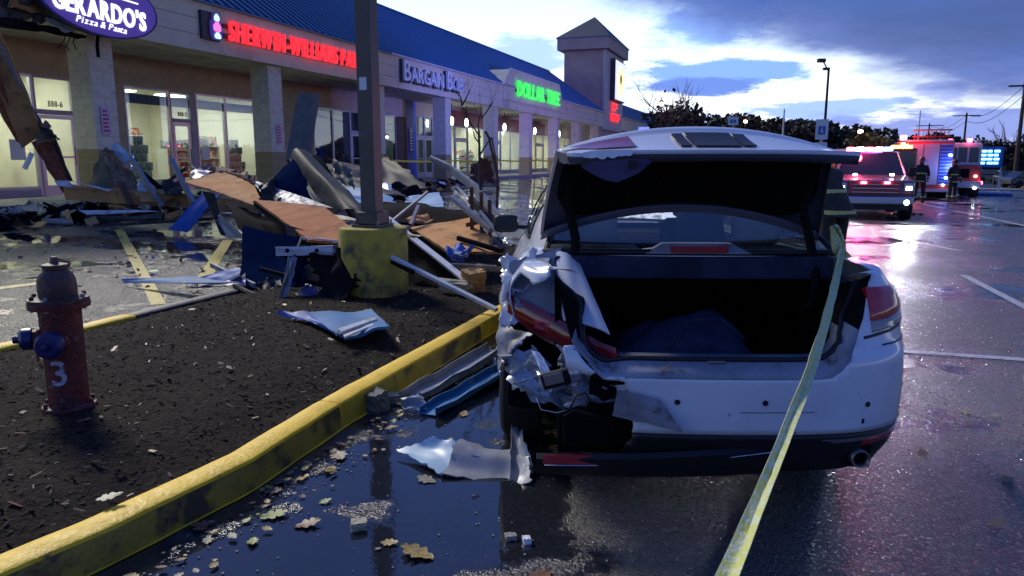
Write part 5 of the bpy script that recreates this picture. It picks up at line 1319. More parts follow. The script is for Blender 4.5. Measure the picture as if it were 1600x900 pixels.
# V shaped bracket
t = thing('bent_angle_bracket', 'dark bent angle bracket hanging from the orange plywood', 'bracket', W(345, 365, 11.4))
part_sheet(t, 'web', [(316, 298, 11.6), (334, 302, 11.5), (352, 368, 11.2), (344, 366, 11.2)], 'grimy_metal', .02, .01, 43)
part_sheet(t, 'flange', [(334, 336, 11.4), (340, 334, 11.4), (384, 372, 10.8), (356, 372, 11.0)], 'galv', .012, .01, 44)
rod('steel_rod', 'thin silver rod lying over the bent bracket', 'rod', [(342, 336, 11.3), (384, 375, 10.6)], .018, 'galv')
# plywood
t = thing('orange_plywood', 'light orange plywood sheet with a splintered rim, left one of the joined pair', 'plywood', W(350, 320, 11.3))
part_sheet(t, 'board', [(288, 283, 11.6), (348, 267, 12.2), (408, 296, 11.2), (402, 322, 10.6)], 'plywood', .03, .015, 45, .02, 12)
part_sheet(t, 'splintered_rim', [(326, 262, 12.3), (372, 266, 12.0), (404, 288, 11.4), (352, 276, 12.0)], 'splinter', .03, .06, 46, .07, 12)
part_sheet(t, 'peeled_paper', [(298, 268, 12.4), (326, 256, 12.5), (342, 268, 12.3), (300, 282, 11.8)], 'violet_panel', .01, .05, 47, .04)
t = thing('rust_plywood', 'rust red plywood sheet tilted in front of the lamp pole footing', 'plywood', W(500, 375, 8.8))
part_sheet(t, 'board', [(398, 312, 10.0), (506, 322, 9.3), (582, 380, 8.0), (482, 375, 8.0)], 'plywood_red', .03, .01, 48, .008, 14)
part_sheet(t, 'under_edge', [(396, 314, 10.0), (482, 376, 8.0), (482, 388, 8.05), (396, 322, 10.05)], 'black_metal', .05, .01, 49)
# big dark buckled metal
t = thing('buckled_roof_metal', 'large dark buckled sheet of roof metal rising behind the plywood', 'sheet metal', W(480, 330, 10.4))
part_sheet(t, 'left_face', [(480, 236, 11.3), (472, 262, 10.9), (402, 300, 10.6), (398, 290, 10.7)], 'grimy_metal', .015, .05, 51, 0, 14, .12)
part_sheet(t, 'inner_face', [(466, 246, 11.1), (500, 330, 10.0), (440, 312, 10.3), (404, 298, 10.6)], 'navy_panel', .015, .04, 52, 0, 12, -.1)
part_sheet(t, 'right_face', [(452, 250, 11.1), (482, 237, 11.3), (604, 362, 9.0), (520, 332, 9.6)], 'grimy_metal', .02, .05, 53, .02, 16, -.14)
part_sheet(t, 'back_face', [(480, 238, 11.4), (500, 246, 11.6), (560, 330, 10.6), (560, 352, 9.6)], 'black_metal', .02, .03, 54, .02, 12)
part_sheet(t, 'dented_seam', [(452, 248, 11.0), (460, 246, 11.0), (505, 322, 9.9), (496, 326, 9.9)], 'olive_sheet', .02, .02, 55, .01)
part_sheet(t, 'pale_lip', [(398, 288, 10.6), (400, 282, 10.7), (520, 324, 9.5), (420, 314, 10.1)], 'galv', .012, .01, 56)
part_sheet(t, 'crumpled_strip', [(500, 330, 9.6), (524, 336, 9.4), (668, 372, 7.6), (600, 362, 8.2)], 'olive_sheet', .01, .03, 57, .01, 16)
sheet('leaning_slab', 'tall grey slab leaning beside the second block column', 'slab', [(466, 145, 17.6), (497, 146, 17.5), (483, 240, 16.8), (446, 250, 16.8)], 'grey_slab', .12, .01, 58)
t = thing('holed_bracket_strip', 'silver perforated bracket strip sticking out under the rust red plywood', 'bracket', W(500, 392, 7.4))
part_sheet(t, 'strip', [(430, 386, 7.35), (520, 384, 7.4), (520, 398, 7.4), (431, 400, 7.35)], 'white_metal', .008, .006, 59, .002, 14)
part_sheet(t, 'strip_end', [(520, 384, 7.4), (586, 383, 7.45), (574, 398, 7.4), (520, 398, 7.4)], 'galv', .008, .02, 60, .004, 12)
for x in (449, 495):
    c = MB(); o_ = W(x, 391.5, 7.335); c.tube([o_, o_+Vector((0, -.004, 0))], .022, 12); c.build('hole', 'black_metal', t)
part_sheet(t, 'lower_fold', [(432, 399, 7.36), (580, 396, 7.42), (560, 404, 7.6), (440, 403, 7.6)], 'grimy_metal', .01, .02, 61)
sheet('navy_roof_panel', 'large dark navy panel standing under the rust red plywood', 'panel', [(378, 352, 8.6), (470, 372, 8.2), (462, 470, 7.5), (374, 452, 7.8)], 'navy_panel', .02, .03, 62)
sheet('navy_roof_panel', 'second navy panel folded back beside the yellow footing', 'panel', [(445, 350, 8.5), (530, 378, 8.2), (520, 470, 7.7), (462, 468, 7.6)], 'grimy_metal', .02, .03, 63)
sheet('shade_sheet', 'black sheet added as the shade in front of the yellow footing', 'sheet', [(490, 384, 7.5), (556, 392, 7.2), (548, 470, 6.95), (500, 478, 7.0)], 'black_metal', .02, .09, 64, .07, 16)  # black sheet added to stand for the shade before the footing
rod('thin_post', 'thin grey post leaning below the perforated strip', 'post', [(471, 372, 7.6), (452, 420, 7.2), (428, 488, 6.9)], .014, 'olive_sheet')
sheet('blue_roof_flashing', 'long thin blue flashing strip reaching over the painted stall line', 'flashing', [(190, 436, 8.4), (300, 432, 8.2), (376, 442, 7.7), (192, 441, 8.35)], 'sky_panel', .01, .01, 65)
sheet('blue_roof_flashing', 'dark blue flashing blade above the long thin strip', 'flashing', [(296, 436, 8.3), (374, 417, 8.1), (376, 432, 7.8), (330, 446, 8.0)], 'blue_panel', .01, .02, 66)
sheet('violet_flashing', 'dull violet flashing folded behind the dark kerb', 'flashing', [(340, 440, 8.0), (384, 428, 7.9), (384, 446, 7.7), (310, 448, 8.0)], 'violet_panel', .01, .02, 67)
rod('dark_pipe', 'dark pipe lying from the kerb to the mulch beside the navy panel', 'pipe', [(366, 446, 7.8), (424, 474, 7.0)], .025, 'grimy_metal')
sheet('violet_roof_panel', 'dull violet triangular panel leaning on the mulch under the wreckage', 'panel', [(478, 440, 7.4), (492, 446, 7.3), (512, 488, 6.85), (428, 490, 6.8)], 'violet_panel', .012, .02, 68)
# blue tray on the mulch
t = thing('blue_tray_panel', 'bright blue roof panel with white edge strips lying on the mulch', 'panel', G(540, 505, .2))
q_ = [G(472, 487, .24), G(580, 484, .25), G(608, 509, .29), G(540, 527, .24)]
part_sheet(t, 'panel', q_, 'sky_panel', .02, .015, 70, .004)
part_sheet(t, 'edge_strip', [G(527, 514, .275), G(584, 495, .29), G(589, 498, .29), G(533, 518, .275)], 'white_metal', .02, .0, 71)
part_sheet(t, 'lower_strip', [G(536, 523, .27), G(582, 505, .285), G(584, 507, .285), G(539, 526, .27)], 'white_metal', .012, .0, 72)
part_sheet(t, 'dark_fold', [G(430, 489, .22), G(482, 486, .26), G(528, 524, .24), G(500, 508, .2)], 'blue_panel', .012, .02, 73)
# long poles
rod('white_pole', 'long white pole running from the perforated strip down to the kerb by the car', 'pole', [(574, 383, 7.4), G(776, 484, .20)], 0, 'white_metal', sq=(.035, .035, .3))
rod('dark_edge_pole', 'dark twin of the white pole lying just beneath it', 'pole', [(596, 400, 7.3), (646, 426, 6.95)], 0, 'black_metal', sq=(.03, .04))
t = thing('white_edged_joist', 'dark joist with a white top edge leaning from the lamp pole to the mulch', 'joist', W(735, 450, 7.3))
a, b_ = W(606, 352, 9.0), W(730, 452, 7.3); c = MB(); c.beam(a, b_, .06, .17, .2); c.build('joist', 'black_metal', t)
c = MB(); c.beam(a+Vector((-.02, 0, .10)), b_+Vector((-.02, 0, .10)), .07, .025, .2); c.build('white_edge', 'white_metal', t)
t = thing('bent_channel', 'long bent grey channel rising above the sapling and down to the car mirror', 'channel', W(790, 365, 8.4))
P = [(670, 244, 10.8), (700, 258, 10.4), (742, 290, 9.7), (772, 330, 9.0), (792, 356, 8.5)]
rows = []
for k in range(len(P)-1):
    for j in range(5):
        v = j/5; p = [P[k][i]+(P[k+1][i]-P[k][i])*v for i in range(3)]; g_ = (k+v)/4; wpx = 5+9*g_
        rows.append([W(p[0]-wpx*.4, p[1]+wpx, p[2]+.1), W(p[0], p[1]+wpx*.4, p[2]), W(p[0]+2, p[1], p[2]-.02), W(p[0]+wpx*.5, p[1]-2, p[2]+.05)])
c = MB(); c.slab(rows, .012); c.build('channel', 'galv', t, smooth=40)
for i, (lab, pts, sq, m) in enumerate([
    ('dark angle iron slanting between the rusted posts', [(708, 310, 9.2), (768, 360, 8.4)], (.07, .05), 'steel'),
    ('second angle iron below the bent channel', [(735, 312, 9.4), (778, 352, 8.6)], (.06, .09), 'grimy_metal'),
    ('thin wire rod crossing to the car fender', [(705, 412, 7.6), (776, 416, 7.0)], (.012, .012), 'galv'),
    ('short upright stub behind the joist', [(654, 322, 9.6), (642, 352, 9.3)], (.04, .05), 'steel'),
    ('silver rod near the car mirror', [(750, 330, 8.7), (784, 372, 8.2)], (.03, .03), 'galv'),
    ('dark rod lying on mulch beyond the joist', [(716, 372, 8.6), (784, 392, 8.0)], (.05, .05), 'black_metal')]):
    rod('iron_bar', lab, 'bar', pts, 0, m, sq=sq)
t = thing('leaning_plywood', 'orange plywood sheet lying tilted right of the lamp pole', 'plywood', W(705, 385, 8.6))
part_sheet(t, 'board', [(640, 354, 9.4), (738, 340, 9.4), (786, 392, 8.2), (704, 396, 8.2)], 'plywood', .03, .01, 75, .01, 12)
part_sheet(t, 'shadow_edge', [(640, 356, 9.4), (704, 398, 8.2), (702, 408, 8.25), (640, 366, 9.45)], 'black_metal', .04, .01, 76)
sheet('blue_cushion_panel', 'crumpled blue panel lying on the right hand plywood', 'panel', [(694, 392, 8.1), (712, 383, 8.3), (740, 382, 8.2), (712, 404, 7.9)], 'blue_panel', .03, .05, 77)
sheet('white_scrap', 'small white crumpled scrap under the blue panel by the plywood', 'scrap', [(704, 404, 7.9), (732, 392, 7.9), (728, 402, 7.8), (708, 411, 7.8)], 'violet_panel', .02, .04, 78)
t = thing('pale_corrugated_roof', 'pale blue corrugated roof sheets collapsed behind the lamp pole', 'roof sheet', W(620, 320, 12))
part_sheet(t, 'sheet_left', [(494, 290, 13.0), (600, 296, 12.8), (634, 326, 11.8), (540, 320, 11.6)], 'pale_sheet', .02, .05, 80, .04, 14)
part_sheet(t, 'sheet_right', [(634, 308, 12.6), (686, 300, 12.8), (694, 322, 11.8), (630, 327, 11.8)], 'pale_sheet', .02, .02, 81, .02, 10)
part_sheet(t, 'sheet_upper', [(500, 268, 14.2), (590, 282, 13.6), (640, 312, 12.4), (520, 300, 13.0)], 'grimy_metal', .02, .06, 82, .04, 14)
part_sheet(t, 'sheet_fold', [(586, 282, 13.4), (612, 290, 13.2), (614, 304, 12.6), (596, 300, 12.8)], 'pale_sheet', .02, .04, 83, .02)
sheet('black_membrane', 'black roofing membrane hanging below the pale corrugated sheets', 'sheet', [(560, 318, 11.9), (742, 326, 11.2), (760, 350, 9.8), (570, 350, 10.2)], 'black_metal', .02, .09, 84, .06, 14)
sheet('collapsed_siding', 'grey collapsed siding sloping behind the lamp pole', 'siding', [(588, 250, 16.8), (606, 246, 16.8), (672, 294, 14.6), (600, 296, 14.8)], 'grimy_metal', .03, .06, 85, .05, 14)
sheet('collapsed_siding', 'pale grey siding lying flat before the dark blue shop windows', 'siding', [(506, 252, 17.5), (590, 262, 17.0), (610, 286, 15.2), (520, 276, 15.2)], 'grimy_metal', .03, .08, 86, .05, 14)
sheet('dark_bundle', 'dark bundle of roofing lying right of the lamp pole', 'bundle', [(612, 290, 14.0), (655, 290, 14.0), (660, 304, 13.6), (610, 304, 13.6)], 'black_metal', .12, .08, 87, .05)
EXTRA = [
 ('black crumpled sheet added as the shadow under the rust red plywood', 'shadow sheet', 'shadow_sheet', [(436, 372, 8.9), (566, 378, 8.5), (566, 462, 7.95), (440, 474, 7.7)], 'black_metal', .10, 301),  # black sheet put in as the dark shadow beneath the board
 ('black crumpled sheet added as the shadow under the orange plywood', 'shadow sheet', 'shadow_sheet', [(350, 318, 11.0), (462, 338, 10.0), (452, 388, 9.2), (384, 372, 9.6)], 'black_metal', .09, 302),  # likewise added as shadow, below the orange board
 ('dark folded metal rising at the left end of the rust red plywood', 'sheet metal', 'folded_metal', [(404, 290, 10.2), (432, 278, 10.6), (446, 318, 10.1), (410, 312, 10.0)], 'grimy_metal', .08, 303),
 ('bent dark flap above the orange plywood', 'sheet metal', 'folded_metal', [(346, 262, 12.4), (362, 258, 12.6), (404, 282, 12.0), (382, 288, 11.8)], 'redwood', .08, 304),
 ('grey twisted flap below the navy panels', 'sheet metal', 'folded_metal', [(404, 440, 7.7), (436, 430, 7.9), (440, 470, 7.4), (400, 462, 7.5)], 'grimy_metal', .06, 305),
 ('dark blue flap hanging under the perforated strip', 'flap', 'blue_flap', [(446, 398, 7.5), (480, 400, 7.5), (474, 446, 7.3), (452, 436, 7.3)], 'navy_panel', .05, 306),
 ('narrow grey flap beside the thin leaning post', 'flap', 'metal_flap', [(452, 400, 7.3), (464, 402, 7.3), (448, 470, 7.0), (438, 470, 7.0)], 'galv', .03, 307),
 ('dark sheet leaning against the right side of the footing', 'sheet metal', 'folded_metal', [(632, 372, 8.6), (664, 388, 8.3), (700, 452, 7.6), (636, 440, 7.8)], 'black_metal', .05, 308),
 ('crumpled dark metal low between the rusted posts', 'sheet metal', 'folded_metal', [(728, 372, 8.9), (782, 366, 8.8), (790, 398, 8.2), (734, 402, 8.2)], 'grimy_metal', .08, 309),
 ('buckled grey strip behind the bent channel', 'strip', 'metal_strip', [(706, 296, 10.2), (716, 290, 10.3), (772, 350, 9.2), (760, 356, 9.1)], 'galv', .05, 310),
 ('khaki torn board standing left of the lamp pole', 'board', 'torn_board', [(520, 250, 12.8), (548, 262, 12.6), (554, 292, 12.2), (524, 286, 12.3)], 'olive_sheet', .06, 311),
 ('small orange board scrap behind the white edged joist', 'board', 'torn_board', [(634, 340, 9.9), (668, 332, 10.1), (676, 346, 9.8), (642, 352, 9.7)], 'plywood', .04, 312),
 ('brown board scrap lying at the foot of the first column', 'board', 'torn_board', [(210, 300, 14.9), (258, 296, 15.2), (272, 312, 14.7), (222, 316, 14.6)], 'tan_board', .05, 313),
 ('pale scrap standing behind the plank before the paint shop', 'scrap', 'pale_scrap', [(208, 292, 15.3), (222, 282, 15.5), (232, 306, 15.1), (214, 308, 15.0)], 'pale_sheet', .05, 314),
 ('crumpled grey scrap left of the orange plywood', 'scrap', 'metal_scrap', [(252, 286, 14.9), (284, 276, 15.2), (296, 300, 14.6), (262, 308, 14.5)], 'grimy_metal', .09, 315),
]
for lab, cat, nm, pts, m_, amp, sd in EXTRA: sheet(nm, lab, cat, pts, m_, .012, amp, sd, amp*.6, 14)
for lab, pts, sq, m_ in [
 ('thin pale strip sticking out left of the navy panels', [(330, 414, 8.6), (398, 446, 7.7)], (.03, .05), 'galv'),
 ('thin dark strip crossing under the holed bracket', [(406, 420, 7.8), (504, 446, 7.2)], (.03, .04), 'black_metal'),
 ('slim bright strip along the lower rim of the rust red plywood', [(470, 372, 8.1), (580, 382, 7.9)], (.02, .03), 'white_metal'),
 ('slim strip rising from the heap behind the orange plywood', [(300, 262, 12.9), (352, 300, 12.1)], (.03, .05), 'steel'),
 ('long dark strip lying below the long tan plank', [(160, 352, 13.4), (330, 342, 13.2)], (.10, .05), 'grimy_metal'),
 ('blue grey strip lying right of the bright blue panel', [(352, 334, 12.6), (412, 338, 12.4)], (.20, .04), 'blue_shade'),
 ('thin strip poking up right of the lamp pole', [(612, 346, 9.4), (668, 300, 10.2)], (.03, .03), 'galv'),
 ('short bar across the rusted posts', [(728, 352, 8.9), (776, 340, 8.9)], (.03, .05), 'rust')]:
    rod('metal_strip', lab, 'strip', pts, 0, m_, sq=sq)
# sapling, rusted posts and a rusty sheet
def branch(b, p, d, L, r, depth, rnd_, wig=.25):
    pts = [p]; q = p.copy(); dd = d.normalized(); n = 5
    for k in range(n):
        dd = (dd+Vector((rnd_.uniform(-1, 1), rnd_.uniform(-1, 1), rnd_.uniform(-.3, .9)))*wig*.5).normalized(); q = q+dd*L/n; pts.append(q.copy())
    b.tube(pts, [r*(1-.75*k/n) for k in range(n+1)], 5 if r > .01 else 3, False)
    if depth > 0:
        for k in range(2, n+1):
            if rnd_.random() < .8:
                e = (dd+Vector((rnd_.uniform(-1, 1), rnd_.uniform(-1, 1), rnd_.uniform(-.1, .7)))*.8).normalized(); branch(b, pts[k], e, L*rnd_.uniform(.4, .7), r*.5, depth-1, rnd_, wig)
t = thing('bare_sapling', 'slim bare sapling standing between the lamp pole and the white car', 'tree', W(752, 395, 9.6))
r_ = random.Random(4); c = MB(); c.tube([W(754, 392, 9.6), W(752, 330, 9.6), W(750, 260, 9.6), W(748, 205, 9.6)], [.028, .025, .02, .013], 7); c.build('trunk', 'bark', t, smooth='all')
c = MB()
for (x0, y0, x1, y1) in ((751, 215, 722, 165), (722, 165, 712, 140), (748, 205, 752, 175), (751, 240, 768, 215), (768, 215, 776, 262), (750, 225, 738, 200), (722, 165, 735, 140), (752, 185, 770, 160), (750, 250, 735, 262), (772, 240, 780, 300)):
    a, b_ = W(x0, y0, 9.6), W(x1, y1, 9.6+r_.uniform(-.3, .3)); m_ = a.lerp(b_, .5)+Vector((r_.uniform(-.03, .03), 0, r_.uniform(-.03, .03)))
    c.tube([a, m_, b_], [.012, .009, .005], 5, False)
    for _ in range(2): branch(c, a.lerp(b_, r_.uniform(.3, 1)), (b_-a)+Vector((r_.uniform(-.4, .4), 0, .2)), .22, .003, 1, r_)
c.build('branches', 'bark', t, smooth='all')
for i, (x, y0, y1, D) in enumerate(((737, 292, 400, 9.0), (752, 300, 398, 8.9), (765, 312, 392, 8.8))):
    rod('rusted_post', ('rusted post left of the sapling trunk', 'rusted post right at the sapling trunk', 'rusted post between the sapling and the car')[i], 'post', [(x, y0, D), (x+1, y1, D)], 0, 'rust', sq=(.045, .045))
rod('rusted_post', 'tall thin bent rod rising behind the rusted posts', 'post', [(776, 330, 9.3), (778, 280, 9.3), (764, 215, 9.3), (758, 205, 9.3)], .018, 'rust')
sheet('rusty_sheet', 'rusty brown metal sheet hanging behind the sapling', 'sheet metal', [(740, 252, 10.4), (768, 250, 10.4), (772, 282, 10.3), (733, 278, 10.3)], 'rust', .02, .05, 88, .05)
# wood and masonry chunks
def chunk(name, label, cat, p, size, m, seed=0, rz=0.0, tilt=0.0):
    bm = bmesh.new(); bmesh.ops.create_cube(bm, size=1); bmesh.ops.subdivide_edges(bm, edges=bm.edges[:], cuts=3, use_grid_fill=True)
    for v in bm.verts:
        k = Vector(v.co)*3+Vector((seed, seed*2, 0)); v.co += Vector((noise.noise(k), noise.noise(k+Vector((9, 0, 0))), noise.noise(k+Vector((0, 9, 0)))))*.14
        v.co = Vector((v.co.x*size[0], v.co.y*size[1], (v.co.z+.5)*size[2]))
    me = bpy.data.meshes.new(name); bm.to_mesh(me); bm.free(); me.materials.append(MATS[m])
    o = bpy.data.objects.new(name, me); COL.objects.link(o); o.location = p; o.rotation_euler = (tilt, 0, rz); return tag(o, label, cat)
chunk('wood_chunk', 'splintered pale timber block at the end of the white edged joist', 'timber', W(738, 452, 7.35), (.22, .14, .20), 'tan_board', 1, .4, .2)
chunk('wood_chunk', 'long splintered timber scrap left of the pale timber block', 'timber', W(712, 452, 7.3), (.34, .08, .10), 'insulation', 2, -.5, .5)
chunk('wood_chunk', 'small brown timber scrap against the car fender', 'timber', W(748, 438, 7.5), (.12, .1, .16), 'splinter', 3, .9, .1)
chunk('concrete_chunk', 'square grey green masonry chip on the wet asphalt near the bottom', 'masonry', G(561, 826, 0), (.062, .05, .035), 'insulation', 5, .2)
chunk('concrete_chunk', 'small white pebble near the rear of the car', 'pebble', G(823, 848, 0), (.03, .03, .025), 'letter_white', 6, .2)
chunk('concrete_chunk', 'small rounded grey pebble left of the white pebble', 'pebble', G(798, 842, 0), (.045, .035, .02), 'rubble_pale', 7, .2)
chunk('concrete_chunk', 'pale pebble on the asphalt at the right edge of the photograph', 'pebble', G(1575, 752, 0), (.03, .03, .03), 'rubble_pale', 8, .2)
chunk('concrete_chunk', 'grey broken kerb stub lying in the gutter against the yellow kerb', 'masonry', G(578, 640, 0), (.20, .13, .12), 'grey_slab', 9, -.5)
chunk('concrete_chunk', 'crumbled pale masonry beside the gutter channels', 'masonry', G(608, 628, 0), (.12, .10, .05), 'rubble_pale', 10, .4)
# gutter channels between kerb and car
def channel(name, label, pts, wd, hh, m, inner=None):
    t = thing(name, label, 'channel', pts[0]); a, b_ = pts; d = (b_-a).normalized(); sd = d.cross(UZ).normalized(); rows = []
    prof = [(-wd, hh), (-wd, 0.004), (wd, .004), (wd, hh), (wd+.02, hh)]
    for k in range(13):
        v = k/12; p = a.lerp(b_, v); rows.append([p+sd*x*(1+.15*vnoise(v*4, x*9))+UZ*(z+.02*vnoise(v*5, x*20)) for x, z in prof])
    c = MB(); c.slab(rows, .004); c.build('channel_profile', m, t, smooth=30); return t
channel('gutter_channel', 'grey green folded gutter channel lying between the kerb and the car', [G(640, 628, 0), G(776, 548, .06)], .075, .06, 'galv')
channel('gutter_channel', 'blue folded gutter channel lying next to the grey green one', [G(668, 650, 0), G(800, 572, .04)], .06, .05, 'sky_panel')
sheet('bent_scrap', 'dark bent scrap at the near end of the gutter channels', 'scrap', [G(626, 622, .06), G(660, 618, .07), G(668, 640, .02), G(630, 640, .01)], 'galv', .005, .02, 90, .01)
# torn bumper piece on the ground
t = thing('torn_bumper_piece', 'torn shiny pale bumper corner lying on the wet asphalt behind the left wheel', 'bumper', G(700, 720, 0))
P = quad(G(618, 700, .04), G(676, 682, .10), G(722, 690, .10), G(690, 740, .02), 12, 12, .012, 2, 91, .01, .02); c = MB(); c.slab(P, .005); c.build('painted_shell', 'pale_sheet', t, smooth=50)
P = quad(G(722, 688, .09), G(828, 700, .10), G(826, 752, .02), G(690, 740, .02), 12, 12, .02, 2, 92, .015, .02); c = MB(); c.slab(P, .005); c.build('dark_shell', 'galv', t, smooth=50)
P = quad(G(800, 664, .16), G(816, 672, .16), G(834, 740, .02), G(795, 750, .02), 8, 10, .02, 2, 93, .01, .02); c = MB(); c.slab(P, .004); c.build('torn_rib', 'galv', t, smooth=50)
c = MB(); c.tube([G(742, 700, .12), G(748, 714, .1), G(736, 712, .11)], .004, 5); c.build('clip', 'chrome', t)
# rubble in front of the shops
def rubble(name, m, cnt, seed, s0, s1, N0, N1, sz):
    r = random.Random(seed); b = MB()
    for _ in range(cnt):
        s = r.uniform(s0, s1); N = N0+(N1-N0)*r.random()**.8; p = SN(s, N); p.z = H(p.x, p.y)+sz*.2+.25*r.random()*max(0, 1-abs(N-13)/2)
        q = Matrix.Rotation(r.random()*6, 3, 'Z') @ Matrix.Rotation(r.uniform(-.7, .7), 3, 'X') @ Matrix.Rotation(r.uniform(-.7, .7), 3, 'Y')
        b.box(p, (sz*r.uniform(.4, 2.2), sz*r.uniform(.3, 1), sz*r.uniform(.05, .2)), q)
    b.build(name, m, kind='stuff')
rubble('rubble', 'rubble', 1000, 1, 8, 34, 12.7, 14.6, .15)
rubble('rubble', 'rubble_pale', 600, 2, 8, 34, 12.6, 14.6, .16)
rubble('rubble', 'insulation', 120, 12, 8, 20, 12.8, 14.6, .30)
rubble('rubble', 'white_metal', 90, 13, 8, 30, 12.2, 14.6, .22)
rubble('rubble', 'black_metal', 220, 3, 9, 30, 12.4, 14.5, .30)
rubble('rubble', 'tan_board', 160, 5, 9, 30, 11.5, 14.5, .22)
rubble('rubble', 'rubble_pale', 200, 4, 5, 22, 7, 12, .04)
rubble('rubble', 'splinter', 170, 6, 6.6, 11.5, 3.0, 7.0, .08)
rubble('rubble', 'insulation', 60, 16, 6.4, 11.5, 3.0, 7.5, .05)
rubble('rubble', 'rubble', 130, 17, 6, 14, 3.0, 11, .045)
rubble('rubble', 'blue_panel', 10, 18, 6, 12, 3.0, 9, .07)
# police tape across the shops
t = thing('police_tape', 'thin yellow police tape strung low between the columns before the far shops', 'tape', SN(27, 14.9, 1.7))
c = MB(); P = []
for k in range(40):
    s = 27+k*1.0; P.append([SN(s, 14.93, 1.52+.05*math.sin(PI*((s-27) % 6.4)/6.4)*-1), SN(s, 14.93, 1.44+.05*math.sin(PI*((s-27) % 6.4)/6.4)*-1)])
c.slab(P, .004); c.build('ribbon', 'tape_line', t)
# ------------------------------------------------------------------ fallen leaves
def leaf_mesh(seed, m):
    r = random.Random(seed); lobes = r.choice((3, 4, 5)); out = []
    cu = r.uniform(.05, .3); tw = r.uniform(-.25, .25); n = 26; L_, M_, R_ = [], [], []
    for k in range(n+1):
        t = k/n; x = -.75+1.75*t; wd = .62*math.sin(PI*min(1, t*.97+.02))**.7*(.42+.58*abs(math.sin(PI*3.5*t+.4))**.8)*(.75+.5*t*(1-t)*2)*r.uniform(.9, 1.1)
        z = .03+cu*(x*x)*.5; zz = lambda s_: z+.22*cu*wd*2+s_*tw*x*.3
        M_.append(Vector((x, 0, z*.6))); L_.append(Vector((x+.10*wd, wd, zz(1)))); R_.append(Vector((x+.10*wd, -wd, zz(-1))))
    b = MB(); b.grid([L_, M_, R_])
    b.tube([Vector((-.1, 0, .02)), Vector((-.5, .04, .04)), Vector((-.8, .12, .1))], .025, 4)
    me = bpy.data.meshes.new('leaf'); me.from_pydata([tuple(v) for v in b.v], [], b.f); me.materials.append(MATS[m]); me.update(); return me
LM = [leaf_mesh(i, m) for i, m in enumerate(('leaf_yellow', 'leaf_brown', 'leaf_pale', 'leaf_green', 'leaf_yellow', 'leaf_brown'))]
def leaf(p, size, k, lab, grp, rz=None):
    o = bpy.data.objects.new('leaf', LM[k % len(LM)]); COL.objects.link(o); o.location = p; r_ = rnd.uniform(0, 6.28) if rz is None else rz
    o.rotation_euler = (rnd.uniform(-.15, .15), rnd.uniform(-.15, .15), r_); o.scale = (size, size, size*.8); return tag(o, lab, 'leaf', grp)
big = [(530, 715, .065, 2, 'large pale oak leaf in the gutter puddle beside the kerb'), (425, 808, .06, 3, 'yellow green oak leaf at the puddle edge, left of the brown one'), (478, 822, .055, 1, 'brown curled oak leaf right of the yellow green one'),
       (668, 752, .05, 2, 'pale oak leaf on the asphalt below the torn bumper corner'), (655, 868, .075, 0, 'big yellow oak leaf at the bottom near the tape'), (515, 737, .045, 0, 'yellow oak leaf under the large pale one'),
       (510, 785, .03, 3, 'small green leaf floating in the puddle'), (425, 770, .04, 1, 'red brown leaf beside the kerb foot'), (1440, 712, .05, 0, 'yellow oak leaf on the asphalt right of the exhaust'), (1505, 645, .045, 0, 'yellow oak leaf beside the right hand puddle'),
       (1555, 650, .04, 2, 'pale leaf between the puddles at right'), (1555, 820, .045, 4, 'yellow leaf at the lower right of the lot'), (1515, 665, .03, 1, 'small red leaf beside the puddle at right'), (320, 822, .05, 1, 'brown leaf clump against the kerb foot'),
       (395, 848, .035, 3, 'small green leaf by the kerb in the puddle'), (175, 778, .05, 2, 'pale lobed leaf on the mulch at the kerb back'), (725, 648, .04, 0, 'yellow leaf on the wet asphalt under the gutter channel'), (840, 905, .06, 1, 'brown leaf at the bottom edge')]
for px, py, sz, k, lab in big:
    sz *= 1.15; isl = py == 778; p = G(px, py, .175 if isl else 0); p.z += .008; leaf(p, sz, k, lab, None)
r2 = random.Random(12)
cnt = 0
while cnt < 290:                                   # along the gutter
    s = 1.0+6.5*r2.random()**1.3; N = 2.15-abs(r2.gauss(0, .16)); 
    if N < 1.2: continue
    p = SN(s, N, .006+.012*r2.random()); leaf(p, r2.uniform(.012, .036), r2.randrange(6), 'one of the small wet leaves drifted into the gutter along the yellow kerb', 'small leaves along the kerb'); cnt += 1
for _ in range(70):
    s = r2.uniform(1.5, 12); N = r2.uniform(-6, 1.8); p = SN(s, N, .006); leaf(p, r2.uniform(.015, .045), r2.randrange(6), 'one of the small fallen leaves scattered over the open wet asphalt', 'small leaves on the lot')
# loose grit and glass crumbs on the asphalt
b = MB(); r3 = random.Random(5)
for _ in range(2600):
    s = r3.uniform(1.2, 9); N = r3.uniform(-3.5, 2.1) if r3.random() < .6 else 2.12-abs(r3.gauss(0, .12)); p = SN(s, N, .003); z_ = r3.uniform(.002, .006)
    b.box(p, (z_*r3.uniform(.7, 2), z_*r3.uniform(.7, 2), z_), Matrix.Rotation(r3.random()*3, 3, 'Z'))
b.build('grit_debris', 'rubble_pale', kind='stuff')
